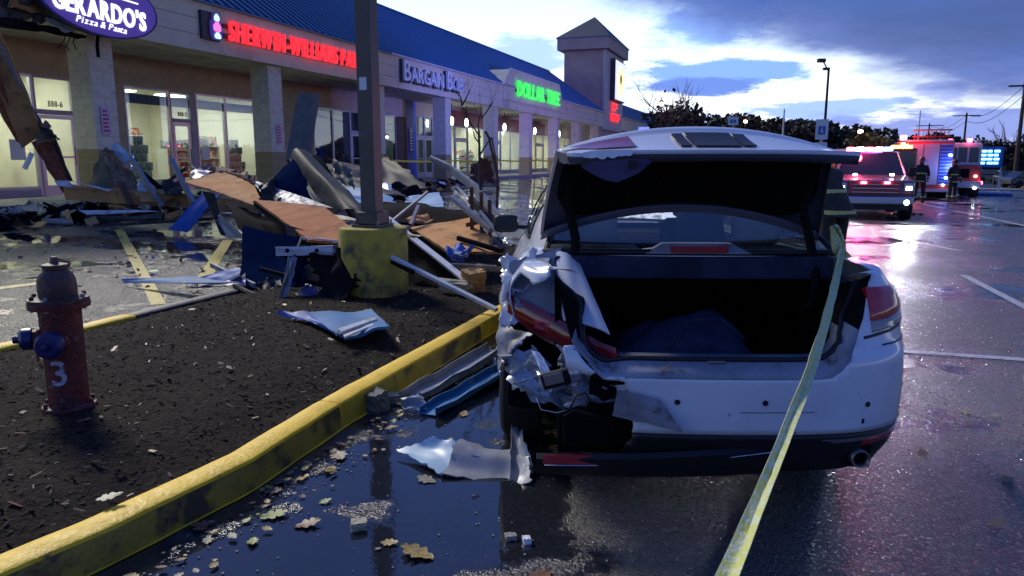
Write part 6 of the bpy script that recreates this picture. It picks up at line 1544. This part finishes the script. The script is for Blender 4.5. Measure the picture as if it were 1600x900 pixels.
# ------------------------------------------------------------------ emergency vehicles
def prism_y(b, prof, x0, x1):                       # (y, z) outline extruded across x
    b.prism([(x0, y, z) for y, z in prof], (x1-x0, 0, 0)); return b
def place(px, D): p = W(px, 262, D); p.z = H(p.x, p.y); return p
def wheels(t, xs, ys, r, wd):
    for x in xs:
        for y in ys:
            sg = 1 if x > 0 else -1; q = Matrix.Rotation(PI/2*sg, 3, 'Y'); c = MB(); c.lathe([(r*.6, -wd/2), (r*.93, -wd/2), (r, -wd*.35), (r, wd*.35), (r*.93, wd/2), (r*.6, wd/2)], 22, (x, y, r), q)
            w_ = c.build('wheel', 'tyre', t, False, smooth=40); c = MB(); c.lathe([(.04, wd*.42), (r*.58, wd*.45), (r*.6, wd*.3)], 18, (x, y, r), q); c.build('rim', 'rim', w_, False, smooth=40)
# rescue pickup facing the camera (local +y is its nose)
tp = place(1356, 22.0)
tr = thing('rescue_pickup', 'dark red rescue pickup facing us with its light bar and headlights blazing', 'pickup', tp, PI-R(12)-math.atan2(tp.x, tp.y)*.35)
c = MB(); c.prism([(-.95, -2.6, .45), (-.95, 2.55, .45), (-.95, 2.6, .75), (-.95, 2.5, 1.08), (-.95, 1.0, 1.20), (-.95, -2.6, 1.15)], (1.9, 0, 0)); c.build('body', 'truck_body', tr, False, bevel=.06)
c = MB(); c.add([(-.88, 1.05, 1.19), (.88, 1.05, 1.19), (.72, .35, 1.80), (-.72, .35, 1.80), (-.72, -1.1, 1.82), (.72, -1.1, 1.82), (.88, -1.3, 1.18), (-.88, -1.3, 1.18)], [(3, 2, 5, 4), (4, 5, 6, 7)]); c.build('cab_roof', 'truck_body', tr, False, solid=.03)
c = MB(); c.add([(-.88, 1.05, 1.19), (.88, 1.05, 1.19), (.72, .35, 1.80), (-.72, .35, 1.80)], [(0, 1, 2, 3)]); c.build('windscreen', 'glass_dark', tr, False)
for sg in (-1, 1):
    c = MB(); c.add([(sg*.90, 1.0, 1.19), (sg*.73, .34, 1.79), (sg*.73, -1.1, 1.80), (sg*.90, -1.28, 1.18)], [(0, 1, 2, 3)]); c.build('side_window', 'glass_dark', tr, False)
    c = MB(); c.tube([(sg*.89, 1.05, 1.19), (sg*.73, .35, 1.81), (sg*.73, -1.1, 1.83)], .035, 6); c.build('roof_pillar', 'truck_body', tr, False)
    c = MB(); c.box((sg*1.06, .95, 1.28), (.2, .08, .24)); c.build('door_mirror', 'black_plastic', tr, False, bevel=.02)
    c = MB(); c.box((sg*.80, 2.56, .90), (.24, .10, .22)); h_ = c.build('headlight_housing', 'chrome', tr, False, bevel=.02)
    c = MB(); c.box((sg*.80, 2.62, .88), (.13, .02, .10)); c.build('headlight', 'lamp_white', h_, False)
    c = MB(); c.lathe([(.07, 0), (.06, .02), (.0, .03)], 12, (sg*.76, 2.70, .52), Matrix.Rotation(-PI/2, 3, 'X')); c.build('fog_lamp', 'lamp_white', tr, False)
    c = MB(); c.box((sg*.28, 2.62, 1.02), (.14, .05, .06)); c.build('grille_flasher', 'lamp_red', tr, False)
    c = MB(); c.box((sg*.45, 1.9, 1.215), (.1, .1, .05)); c.build('bonnet_glint', 'lamp_white', tr, False)  # glowing box stands in for a glint on the bonnet, not a lamp
c = MB(); c.box((0, 2.56, .88), (1.2, .08, .36)); gr = c.build('grille', 'fire_red', tr, False, bevel=.03)
for k in range(3): c = MB(); c.box((0, 2.61, .77+.10*k), (1.1, .03, .025)); c.build('grille_bar', 'chrome', gr, False)
c = MB(); c.box((0, 2.62, .55), (1.86, .18, .22)); c.build('bumper', 'chrome', tr, False, bevel=.05)
c = MB(); c.box((0, 2.60, .38), (1.7, .12, .14)); c.build('air_dam', 'black_plastic', tr, False)
wheels(tr, (-.86, .86), (1.65, -1.6), .40, .28)
c = MB(); c.box((0, .0, 1.84), (1.25, .3, .05)); lb = c.build('light_bar', 'black_metal', tr, False)
for k, m_ in enumerate(('lamp_red', 'lamp_white', 'lamp_red', 'lamp_red', 'lamp_blue')):
    c = MB(); c.box((.5-.25*k, .0, 1.92), (.22, .26, .11)); c.build('flasher', m_, lb, False, bevel=.02)
def lamp(name, kind, loc, energy, col, size=.15, aim=None, ang=60, blend=.6):
    L = bpy.data.lights.new(name, kind); L.energy = energy; L.color = col
    if kind in ('POINT', 'SPOT'): L.shadow_soft_size = size
    if kind == 'SPOT': L.spot_size = R(ang); L.spot_blend = blend
    o = bpy.data.objects.new(name, L); COL.objects.link(o); o.location = loc
    if aim is not None: o.rotation_euler = (Vector(aim)-Vector(loc)).to_track_quat('-Z', 'Y').to_euler()
    return o
TM = WM[tr.name]
lamp('light_bar_red', 'POINT', TM @ Vector((.3, .45, 2.02)), 90, (1, .06, .12), .12)
lamp('light_bar_pink', 'SPOT', TM @ Vector((.3, .45, 2.02)), 230, (1, .12, .5), .5, (5.5, 10.0, 0), 40, 1.0)
lamp('light_bar_blue', 'SPOT', TM @ Vector((-.5, .45, 2.02)), 8000, (.16, .20, 1), .12, SN(38, 15, 2.6), 62, .8)
lamp('light_bar_violet', 'SPOT', TM @ Vector((-.5, .45, 2.02)), 9000, (.36, .16, 1), .12, SN(58, 15, 3.0), 40, .8)
for sg in (-1, 1): lamp('headlight_beam', 'SPOT', TM @ Vector((sg*.80, 2.68, .9)), 160, (.85, .92, 1), .06, TM @ Vector((sg*.9, 12, -.3)), 50, .8)
# rear of the first fire engine: silver roll-up doors
ep = place(1443, 37.0)
e1 = thing('fire_engine', 'fire engine seen from behind with silver roller doors and a red beacon', 'fire engine', ep, -math.atan2(ep.x, ep.y)+R(4))
c = MB(); c.bb(-1.25, 1.25, 0, 8.0, .5, 2.85); c.build('body', 'fire_red', e1, False, bevel=.04)
for k, (a, b_) in enumerate(((-.72, -.08), (-.04, .62), (.66, 1.20))):
    c = MB(); c.bb(a, b_, -.04, -.005, .75, 2.75); d_ = c.build('roller_door', 'silver_door' if k < 2 else 'galv', e1, False)
    for j in range(12): c = MB(); c.bb(a+.01, b_-.01, -.052, -.042, .80+j*.16, .92+j*.16); c.build('door_slat', 'silver_door' if k < 2 else 'blue_shade', d_, False)
c = MB()
for k in range(6): c.add([(-1.24, -.012, .7+k*.34), (-.76, -.012, .9+k*.34), (-.76, -.012, 1.06+k*.34), (-1.24, -.012, .86+k*.34)], [(0, 1, 2, 3)])
c.build('chevron', 'lamp_orange', e1, False)
c = MB(); c.bb(-.8, 1.2, -.02, 7.5, 2.86, 2.95); c.build('roof_edge', 'silver_door', e1, False)
c = MB()
for k in range(9): c.bb(-.5+.18*k, -.47+.18*k, .1, .14, 2.95, 3.4)
c.tube([(-.6, .1, 3.42), (1.1, .1, 3.42)], .04, 6); c.tube([(-.6, .1, 3.1), (1.1, .1, 3.1)], .04, 6); c.build('ladder_rack', 'rust', e1, False)
for x, z, m_, s_ in ((-1.0, 3.05, 'lamp_red', .30), (-1.05, .9, 'lamp_red', .15), (1.0, 1.1, 'lamp_blue', .14), (1.1, 2.2, 'lamp_blue', .14), (.9, .75, 'lamp_white', .10), (-1.0, 2.75, 'lamp_orange', .18)):
    c = MB(); c.box((x, -.08, z), (s_, .12, s_*.8)); c.build('beacon', m_, e1, False, bevel=.02)
c = MB(); c.bb(-1.25, 1.25, -.25, -.05, .42, .56); c.build('tailboard', 'silver_door', e1, False); wheels(e1, (-1.0, 1.0), (1.8, 6.2), .5, .45)
EM = WM[e1.name]; lamp('beacon_glow', 'POINT', EM @ Vector((-1.0, -.5, 3.2)), 260, (1, .05, .06), .2); lamp('beacon_blue', 'POINT', EM @ Vector((1.2, -.6, 1.6)), 90, (.15, .25, 1), .2)
# second engine, cab towards us
ep = place(1494, 41.0)
e2 = thing('fire_engine', 'fire engine facing us with a white upper cab and dark red lower cab', 'fire engine', ep, PI-math.atan2(ep.x, ep.y)+R(6))
c = MB(); c.bb(-1.2, 1.2, -7, .0, .6, 1.75); c.build('lower_body', 'fire_red', e2, False, bevel=.06)
c = MB(); c.bb(-1.15, 1.15, -2.6, -.05, 1.752, 3.0); c.build('cab_top', 'truck_white', e2, False, bevel=.1)
c = MB(); c.bb(-1.18, 1.18, -7, -2.7, 1.752, 2.7); c.build('pump_body', 'fire_red', e2, False, bevel=.04)
for a, b_ in ((-1.0, -.56), (-.46, -.04), (.04, .46), (.56, 1.0)): c = MB(); c.bb(a, b_, -.045, -.025, 1.95, 2.75); c.build('windscreen_pane', 'glass_dark', e2, False)
c = MB(); c.box((0, -.02, 1.35), (1.3, .08, .5)); c.build('grille', 'black_metal', e2, False)
c = MB(); c.box((0, .25, .75), (2.4, .5, .36)); c.build('bumper', 'truck_white', e2, False, bevel=.05)
for x, z, m_, s_ in ((-.5, 3.12, 'lamp_red', .24), (.4, 3.12, 'lamp_red', .2), (-.95, 1.2, 'lamp_white', .12), (.95, 1.2, 'lamp_white', .12), (-.9, .55, 'lamp_white', .12), (.6, .55, 'lamp_white', .12), (-1.2, .85, 'lamp_red', .2), (.9, 3.1, 'lamp_cyan', .2)):
    c = MB(); c.box((x, .06 if z > .8 else .52, z), (s_, .1, s_*.8)); c.build('lamp', m_, e2, False, bevel=.02)
wheels(e2, (-1.0, 1.0), (-.9, -5.2), .5, .45)
# an ambulance behind the pickup
ep = place(1388, 27); am = thing('ambulance', 'dark red ambulance with an orange light bar, hidden behind the rescue pickup', 'ambulance', ep, PI)
c = MB(); c.bb(-1.05, 1.05, -3, 0, .5, 2.15); c.build('body', 'fire_red', am, False, bevel=.08); c = MB(); c.bb(-.9, .9, .0, .03, 1.3, 2.0); c.build('windscreen', 'glass_dark', am, False)
for k in range(2): c = MB(); c.box((-.7+.35*k, -.2, 2.2), (.3, .25, .10)); c.build('flasher', 'lamp_orange', am, False)
wheels(am, (-.9, .9), (-.6, -2.4), .38, .28)
# lit board on a white frame
bp_ = place(1540, 46); sb_ = thing('message_board', 'lit blue and cyan board on a white metal frame beyond the fire engines', 'sign', bp_, -math.atan2(bp_.x, bp_.y))
c = MB(); c.bb(-.85, .85, -.1, .1, 1.75, 3.0); c.build('board', 'sign_blue', sb_, False)
for j in range(4):
    c = MB()
    for k in range(4): c.bb(-.62+.33*k, -.62+.33*k+(.28, .22, .30, .25)[(k+j) % 4], -.14, -.105, 1.95+.24*j, 2.08+.24*j)
    c.build('lit_line', 'lamp_cyan', sb_, False)
c = MB()
for x in (-.85, -.3, .8): c.bb(x-.05, x+.05, -.1, .1, .25, 1.75)
c.bb(-1.3, 1.4, -.2, .1, .2, .3); c.build('frame', 'letter_white', sb_, False)
c = MB(); c.bb(-1.2, 1.5, -1.2, 1.2, .02, .2); c.build('trailer_bed', 'blue_panel', sb_, False)
# ------------------------------------------------------------------ people
def person(name, label, loc, rz, height, joints, rad, parts_m='coat', head=None):
    t = thing(name, label, 'person', loc, rz); k = height/1.78
    J = {n_: Vector(p)*k for n_, p in joints.items()}
    bonesx = [('hip', 'chest'), ('chest', 'neck'), ('neck', 'head'), ('hip', 'lhip'), ('hip', 'rhip'), ('lhip', 'lknee'), ('lknee', 'lank'), ('lank', 'ltoe'), ('rhip', 'rknee'), ('rknee', 'rank'), ('rank', 'rtoe'),
              ('chest', 'lsh'), ('lsh', 'lel'), ('lel', 'lha'), ('chest', 'rsh'), ('rsh', 'rel'), ('rel', 'rha')]
    names = list(J); me = bpy.data.meshes.new('body'); me.from_pydata([tuple(J[n_]) for n_ in names], [(names.index(a), names.index(b_)) for a, b_ in bonesx], [])
    o = bpy.data.objects.new('body', me); COL.objects.link(o); o.parent = t; WM[o.name] = WM[t.name]
    md = o.modifiers.new('skin', 'SKIN')
    for i, n_ in enumerate(names):
        r_ = rad.get(n_.lstrip('lr') if n_ not in rad else n_, .05)*k; sv = me.skin_vertices[0].data[i]; sv.radius = (r_, r_*(.75 if n_ in ('chest', 'hip') else 1)); sv.use_root = n_ == 'hip'
    o.modifiers.new('smooth', 'SUBSURF').levels = 2; o.modifiers['smooth'].render_levels = 2
    me.materials.append(MATS[parts_m])
    return t, J, k
JO = dict(hip=(0, 0, .98), chest=(0, .02, 1.34), neck=(0, .03, 1.50), head=(0, .05, 1.66), lhip=(-.11, 0, .92), rhip=(.11, 0, .92), lknee=(-.13, .02, .50), lank=(-.14, -.02, .09), ltoe=(-.15, .14, .04),
          rknee=(.14, .05, .50), rank=(.16, .03, .09), rtoe=(.18, .18, .04), lsh=(-.20, .02, 1.42), rsh=(.20, .02, 1.42), lel=(-.27, -.02, 1.14), rel=(.27, 0, 1.14), lha=(-.25, .14, .92), rha=(.25, .16, .95))
RA = dict(hip=.17, chest=.19, neck=.065, head=.09, lhip=.11, rhip=.11, lknee=.085, rknee=.085, lank=.07, rank=.07, ltoe=.05, rtoe=.05, lsh=.085, rsh=.085, lel=.065, rel=.065, lha=.04, rha=.04)
def firefighter(label, loc, rz, jo=JO, hc='helmet', h=1.8):
    t, J, k = person('person', label, loc, rz, h, jo, RA)
    hd = J['head']
    c = MB(); c.lathe([(.17, .02), (.165, .035), (.125, .05), (.12, .10), (.09, .16), (.03, .185), (.0, .19)], 18, hd+Vector((0, 0, .0))); c.build('helmet', hc, t, False, smooth=50)
    c = MB(); c.lathe([(.0, -.12), (.05, -.10), (.085, -.03), (.09, .03), (.06, .07)], 14, hd+Vector((0, .01, 0))); c.build('face', 'skin', t, False, smooth='all')
    for a in (.60, .50):
        pass
    hp = J['hip']; ch = J['chest']
    c = MB()
    def ringat(p, q, v, rx, ry, hh):
        c = MB(); m_ = p.lerp(q, v); rows = [[m_+Vector((rx*math.cos(2*PI*i/16), ry*math.sin(2*PI*i/16), z)) for i in range(16)] for z in (-hh/2, hh/2)]
        c.grid(rows, wrap=True); c.build('reflective_band', 'reflect_band', t, False)
    ringat(hp, ch, -.32, .212, .172, .05); ringat(hp, ch, .55, .212, .162, .05); 
    for s_ in 'lr': ringat(J[s_+'knee'], J[s_+'ank'], .62, .105, .105, .06); ringat(J[s_+'el'], J[s_+'ha'], .45, .085, .085, .05)
    c = MB(); rows = []
    for v, rx, ry in ((1.05, .19, .14), (.6, .205, .155), (.1, .20, .16), (-.35, .205, .165), (-.5, .21, .17)):
        m_ = hp.lerp(ch, v); rows.append([m_+Vector((rx*math.cos(2*PI*i/20)*(.98), ry*math.sin(2*PI*i/20)*.98, 0)) for i in range(20)])
    c.grid(rows, wrap=True); c.build('turnout_coat', parts := 'coat', t, False, smooth='all')
    for s_ in (-1, 1):
        ha = J['lha' if s_ < 0 else 'rha']
        for f_ in range(4): c = MB(); a = ha+Vector((s_*(.018*f_-.02), .02, -.03)); c.tube([a, a+Vector((s_*.004, .015, -.035)), a+Vector((0, .03, -.06-.005*(f_ % 2)))], [.011, .010, .008], 6); c.build('finger', 'black_plastic', t, False, smooth='all')
        c = MB(); a = ha+Vector((-s_*.03, .02, -.01)); c.tube([a, a+Vector((-s_*.02, .02, -.025)), a+Vector((-s_*.015, .035, -.05))], [.012, .011, .009], 6); c.build('thumb', 'black_plastic', t, False, smooth='all')
    return t
j2 = dict(JO); j2.update(chest=(-.04, .16, 1.28), neck=(-.06, .28, 1.38), head=(-.08, .38, 1.48), lsh=(-.23, .18, 1.36), rsh=(.16, .20, 1.36), lel=(-.30, .30, 1.10), rel=(.24, .30, 1.10), lha=(-.2, .46, .98), rha=(.18, .48, .98))
p = W(1300, 400, 9.2); p.z = 0
firefighter('firefighter in a dark turnout coat with reflective bands leaning behind the raised trunk lid', p, R(20), j2, 'black_plastic', 1.74)
p = place(1440, 32.5); f1 = firefighter('firefighter in a red helmet standing before the silver roller doors', p, R(150), JO, 'helmet', 1.95)
p = place(1491, 34.5); firefighter('firefighter in dark gear standing before the white topped fire engine', p, R(190), JO, 'black_plastic', 1.9)
# ------------------------------------------------------------------ poles, signs, lights
def pole(name, label, cat, p, h, r, m='steel', extras=None):
    t = thing(name, label, cat, p); c = MB(); c.tube([p, p+Vector((0, 0, h))], [r, r*.7], 8); c.build('post', m, t); return t
p = place(1284, 62); t = pole('lamp_post', 'tall lone lamp post rising above the treeline behind the car', 'lamp post', p, 9.6, .14, 'bark')
c = MB(); c.box(p+Vector((-.2, 0, 9.7)), (.5, .3, .2)); c.box(p+Vector((-.65, 0, 10.35)), (.6, .4, .28)); c.beam(p+Vector((0, 0, 9.5)), p+Vector((-.5, 0, 10.3)), .08, .08); c.build('floodlight', 'bark', t)
p = place(1220, 80); pole('flag_pole', 'thin pale pole above the treeline left of the lamp post', 'pole', p, 7.6, .12, 'letter_white')
p = place(1430, 90); pole('flag_pole', 'thin white pole against the clouds over the fire engine', 'pole', p, 8.2, .10, 'letter_white')
def upole(label, px, D, h, arm, arms=1):
    p = place(px, D); t = pole('utility_pole', label, 'utility pole', p, h, .20, 'bark')
    for k in range(arms):
        c = MB(); c.beam(p+Vector((-arm, 0, h-.5-1.0*k)), p+Vector((arm, 0, h-.4-1.0*k)), .16, .16); c.build('crossarm', 'bark', t)
    return p+Vector((0, 0, h-.4))
u3 = upole('tall wooden utility pole at the right edge', 1587, 70, 9.6, 1.5); u2 = upole('wooden utility pole with a crossarm over the message board', 1502, 120, 9.8, 2.2); u1 = upole('smallest utility pole, over the fire engines', 1446, 150, 9.6, 2.6)
t = thing('overhead_wires', 'thin dark power wires strung between the utility poles', 'wire', u3)
for dz in (0, -.9):
    for a, b_ in ((u3+Vector((14, -22, 0)), u3), (u3, u2), (u2, u1)):
        c = MB(); pts = [a.lerp(b_, k/12)+Vector((0, 0, dz-1.2*math.sin(PI*k/12))) for k in range(13)]; c.tube(pts, .035, 4, False); c.build('wire', 'black_metal', t)
def signpost(px, D, z0, wd, ht, lab, two=True, m='paper_white', pic='sign_blue'):
    p = place(px, D); t = thing('parking_sign', lab, 'sign', p); yaw = -math.atan2(p.x, p.y); q = Matrix.Rotation(yaw, 3, 'Z')
    c = MB(); c.tube([p, p+Vector((0, 0, z0+ht))], .03, 6); c.build('post', 'galv', t)
    f = q @ Vector((0, -1, 0)); c = MB(); c.box(p+Vector((0, 0, z0+ht/2))+f*.05, (wd, .02, ht), q); pl = c.build('sign_plate', m, t)
    c = MB(); o_ = p+Vector((0, 0, z0+ht*.45))+f*.064; c.box(o_, (wd*.55, .006, ht*.42), q); c.build('blue_square', pic, pl)
    c = MB(); c.box(o_+f*.006+Vector((0, 0, ht*.10)), (wd*.08, .004, ht*.10), q); c.box(o_+f*.006+Vector((0, 0, -.01)), (wd*.12, .004, ht*.14), q); c.box(o_+f*.006+q @ Vector((wd*.04, 0, -ht*.08)), (wd*.26, .004, ht*.05), q); c.build('wheelchair_mark', 'paper_white', pl)
    if two: c = MB(); c.box(p+Vector((0, 0, z0-ht*.42))+f*.05, (wd, .02, ht*.55), q); c.build('lower_plate', m, t)
signpost(1280, 16, 1.93, .25, .42, 'white parking sign with a blue square just above the open trunk lid, right')
signpost(1142, 19, 2.38, .25, .2, 'small pale sign above the middle of the trunk lid', False)
signpost(1004, 30, 2.25, .42, .6, 'white sign plate in front of the far shop row, left of the car roof')
for i, (px, D, z) in enumerate(((1030, 75, 6.6), (1161, 95, 6.5), (1340, 70, 4.9))):
    p = place(px, D); t = thing('street_light', ('glowing street light inside the bare tree beyond the shops', 'small glowing street light over the dark treeline', 'glowing street light over the rescue pickup')[i], 'street light', p)
    c = MB(); c.tube([p, p+Vector((0, 0, z))], .08, 6); c.build('post', 'bark', t); c = MB(); c.lathe([(0, -.2), (.2, -.1), (.22, .08), (0, .2)], 10, p+Vector((0, 0, z+.1))); c.build('lamp', 'lamp_street', t)
    c = MB(); c.lathe([(.1, .2), (.3, .21), (.08, .4)], 10, p+Vector((0, 0, z+.1))); c.build('lamp_hood', 'bark', t)
# traffic signal
p = place(1573, 95); t = thing('traffic_signal', 'traffic signal showing red at the far right beyond the lot', 'traffic light', p)
c = MB(); c.tube([p, p+Vector((0, 0, 3.2))], .09, 6); c.build('post', 'galv', t); c = MB(); c.box(p+Vector((0, -.05, 2.9)), (.7, .35, 1.5)); c.build('housing', 'black_metal', t)
for k, m_ in enumerate(('lamp_red', 'black_plastic', 'black_plastic')): c = MB(); c.lathe([(.26, 0), (.2, .05), (0, .08)], 12, p+Vector((0, -.24, 3.35-.45*k)), Matrix.Rotation(PI/2, 3, 'X')); c.build('signal_lens', m_, t)
# far parked cars, low wall and grass bank
def farcar(px, D, rz, m, lab, lampm=None):
    p = place(px, D); t = thing('parked_car', lab, 'car', p, rz); c = MB()
    c.prism([(-2.2, -.85, .3), (2.2, -.85, .3), (2.25, -.85, .7), (1.2, -.85, .85), (-1.9, -.85, .9), (-2.2, -.85, .75)], (0, 1.7, 0)); c.build('body', m, t, False, bevel=.08)
    c = MB(); c.prism([(-1.7, -.72, .88), (1.1, -.72, .86), (.4, -.72, 1.38), (-1.1, -.72, 1.4)], (0, 1.44, 0)); c.build('cabin', 'glass_dark', t, False, bevel=.06)
    for x in (-1.4, 1.4):
        for y in (-.8, .8): c = MB(); c.lathe([(.2, -.1), (.32, -.1), (.32, .1), (.2, .1)], 14, (x, y, .32), Matrix.Rotation(PI/2, 3, 'X')); c.build('wheel', 'tyre', t, False)
    if lampm:
        for y in (-.6, .6): c = MB(); c.box((2.26, y, .62), (.05, .22, .14)); c.build('headlight', lampm, t, False)
mat('dark_paint', (.03, .03, .05), .3, coat=.5)
farcar(1577, 72, R(-110), 'dark_paint', 'dark car with an orange lamp under the red traffic signal', 'lamp_orange')
farcar(1545, 80, R(10), 'dark_paint', 'dark car parked left of the traffic signal')
farcar(1608, 66, R(5), 'dark_paint', 'dark car cut by the right edge of the photo')
mb = MB(); rows = []
for k in range(40):
    s = -20+k*8; rows.append([Vector((x_ := 20+k*0, 0, 0)) for _ in range(2)])
b = MB(); P = []
for k in range(30):
    px = 1330+k*22; a = place(px, 62-k*.35); P.append([a+Vector((0, 0, -.02)), a+Vector((0, .05, .14)), a+Vector((.4, 1.6, .15))])
b.grid(P); b.build('far_kerb', 'concrete', kind='structure')
# ------------------------------------------------------------------ trees
def crown_mesh(name, m, blobs, leafn, size, seed, par):
    r = random.Random(seed); b = MB()
    for (c_, rx, rz_) in blobs:
        for _ in range(leafn):
            u = r.uniform(-1, 1); th = r.uniform(0, 2*PI); rr = r.uniform(.35, 1.0)**.5; q = math.sqrt(1-u*u); p = Vector(c_)+Vector((rx*rr*q*math.cos(th), rx*rr*q*math.sin(th), rz_*rr*u))
            d1 = Vector((r.uniform(-1, 1), r.uniform(-1, 1), r.uniform(-1, 1))).normalized(); d2 = d1.cross(Vector((r.uniform(-1, 1), r.uniform(-1, 1), r.uniform(-1, 1)))).normalized(); s_ = size*r.uniform(.5, 1.3)
            b.add([p-d1*s_, p+d2*s_*.6, p+d1*s_, p-d2*s_*.6], [(0, 1, 2, 3)])
    return b.build(name, m, par)
def tree(label, p, h, wd, m, seed, dens=150, leaf=.38, bare=False, group=None, trunk=.35):
    t = thing('tree', label, 'tree', p, group=group); r = random.Random(seed); c = MB(); c.tube([p, p+Vector((.1, 0, h*.35)), p+Vector((-.1, .1, h*.75))], [trunk, trunk*.7, trunk*.25], 6)
    if bare:
        for _ in range(10): branch(c, p+Vector((0, 0, h*r.uniform(.25, .7))), Vector((r.uniform(-1, 1), r.uniform(-1, 1), r.uniform(.3, 1))), h*.4, .09, 2, r, .3)
    c.build('trunk', 'bark', t)
    n = 9; bl = []
    for k in range(n): bl.append((p+Vector((r.uniform(-.62, .62)*wd, r.uniform(-.5, .5)*wd, h*r.uniform(.35, .86))), wd*r.uniform(.28, .5), h*r.uniform(.12, .2)))
    crown_mesh('crown', m, bl, dens if not bare else dens//6, leaf, seed, t)
r = random.Random(21)
tl_ = [(1035, 92, 8.4, 5.5), (1058, 100, 8.2, 5), (1085, 96, 7.6, 6), (1112, 104, 8.0, 6), (1138, 98, 7.8, 5.5), (1165, 108, 8.2, 6), (1192, 100, 7.8, 6), (1215, 112, 8.6, 6.5), (1242, 104, 8.6, 6), (1265, 110, 8.8, 6), (1290, 104, 8.2, 6), (1312, 98, 7.6, 5.5), (1335, 104, 7.2, 6)]
where = ['behind the end of the shop roof', 'behind the street light tree', 'third from the shop roof', 'above the small pale sign', 'right of the small pale sign', 'under the small street light', 'left of the thin pale pole', 'behind the thin pale pole', 'left of the tall lone lamp post', 'behind the tall lone lamp post', 'right of the tall lone lamp post', 'above the parking sign edge', 'left of the glowing street light over the pickup']
for i, (px, D, h, wd) in enumerate(tl_):
    tree('dark brown leafy tree in the treeline '+where[i], place(px, D), h, wd, 'crown_dark' if i % 3 else 'crown_brown', 30+i, 170, .42)
tree('thin half bare tree with a street light glowing in it', place(1040, 78), 8.8, 3.0, 'crown_brown', 60, 40, .3, True)
tree('yellow autumn tree lit behind the rescue pickup', place(1372, 60), 4.6, 2.6, 'crown_yellow', 61, 150, .28)
tree('reddish brown tree behind the first fire engine', place(1415, 75), 4.8, 3.2, 'crown_brown', 62, 150, .32)
tree('brown tree between the treeline and the yellow autumn tree', place(1350, 85), 6.2, 4, 'crown_brown', 63, 150, .35)
for i, (px, D, h, wd) in enumerate(((1462, 95, 5.2, 4), (1486, 100, 4.6, 3.5), (1520, 98, 4.6, 4), (1548, 96, 5.0, 4), (1572, 92, 5.6, 4.5), (1600, 88, 6.0, 4.5), (1630, 90, 6, 5))):
    tree('bare dark tree far right, '+('above the second fire engine roof', 'left of the message board', 'behind the message board', 'right of the message board', 'behind the red traffic signal', 'behind the tall utility pole', 'beyond the right edge')[i], place(px, D), h, wd, 'hedge', 70+i, 110, .34, i % 2 == 0)
# distant woods closing the horizon
b = MB(); r = random.Random(9)
for k in range(9000):
    a = R(r.uniform(-75, 80)); D = r.uniform(150, 210); x, y = D*math.sin(a), D*math.cos(a); hgt = 5.5+2.5*vnoise(a*9, 3)+1.2*vnoise(a*31, 5); z = H(x, y)+hgt*r.random()**.7
    p = Vector((x, y, z)); s_ = r.uniform(.5, 1.3); d1 = Vector((r.uniform(-1, 1), r.uniform(-.5, .5), r.uniform(-1, 1))).normalized(); d2 = Vector((-d1.z, 0, d1.x))
    b.add([p-d1*s_, p+d2*s_, p+d1*s_, p-d2*s_], [(0, 1, 2, 3)])
b.build('distant_woods', 'hedge', kind='stuff')
b = MB(); P = []
for k in range(60):
    a = R(-85+k*3); x, y = 205*math.sin(a), 205*math.cos(a); P.append([Vector((x, y, H(x, y)-.5)), Vector((x, y, H(x, y)+4.2+1.5*vnoise(a*7, 3)))])
b.slab(P, 4); b.build('far_bank', 'hedge', kind='structure')
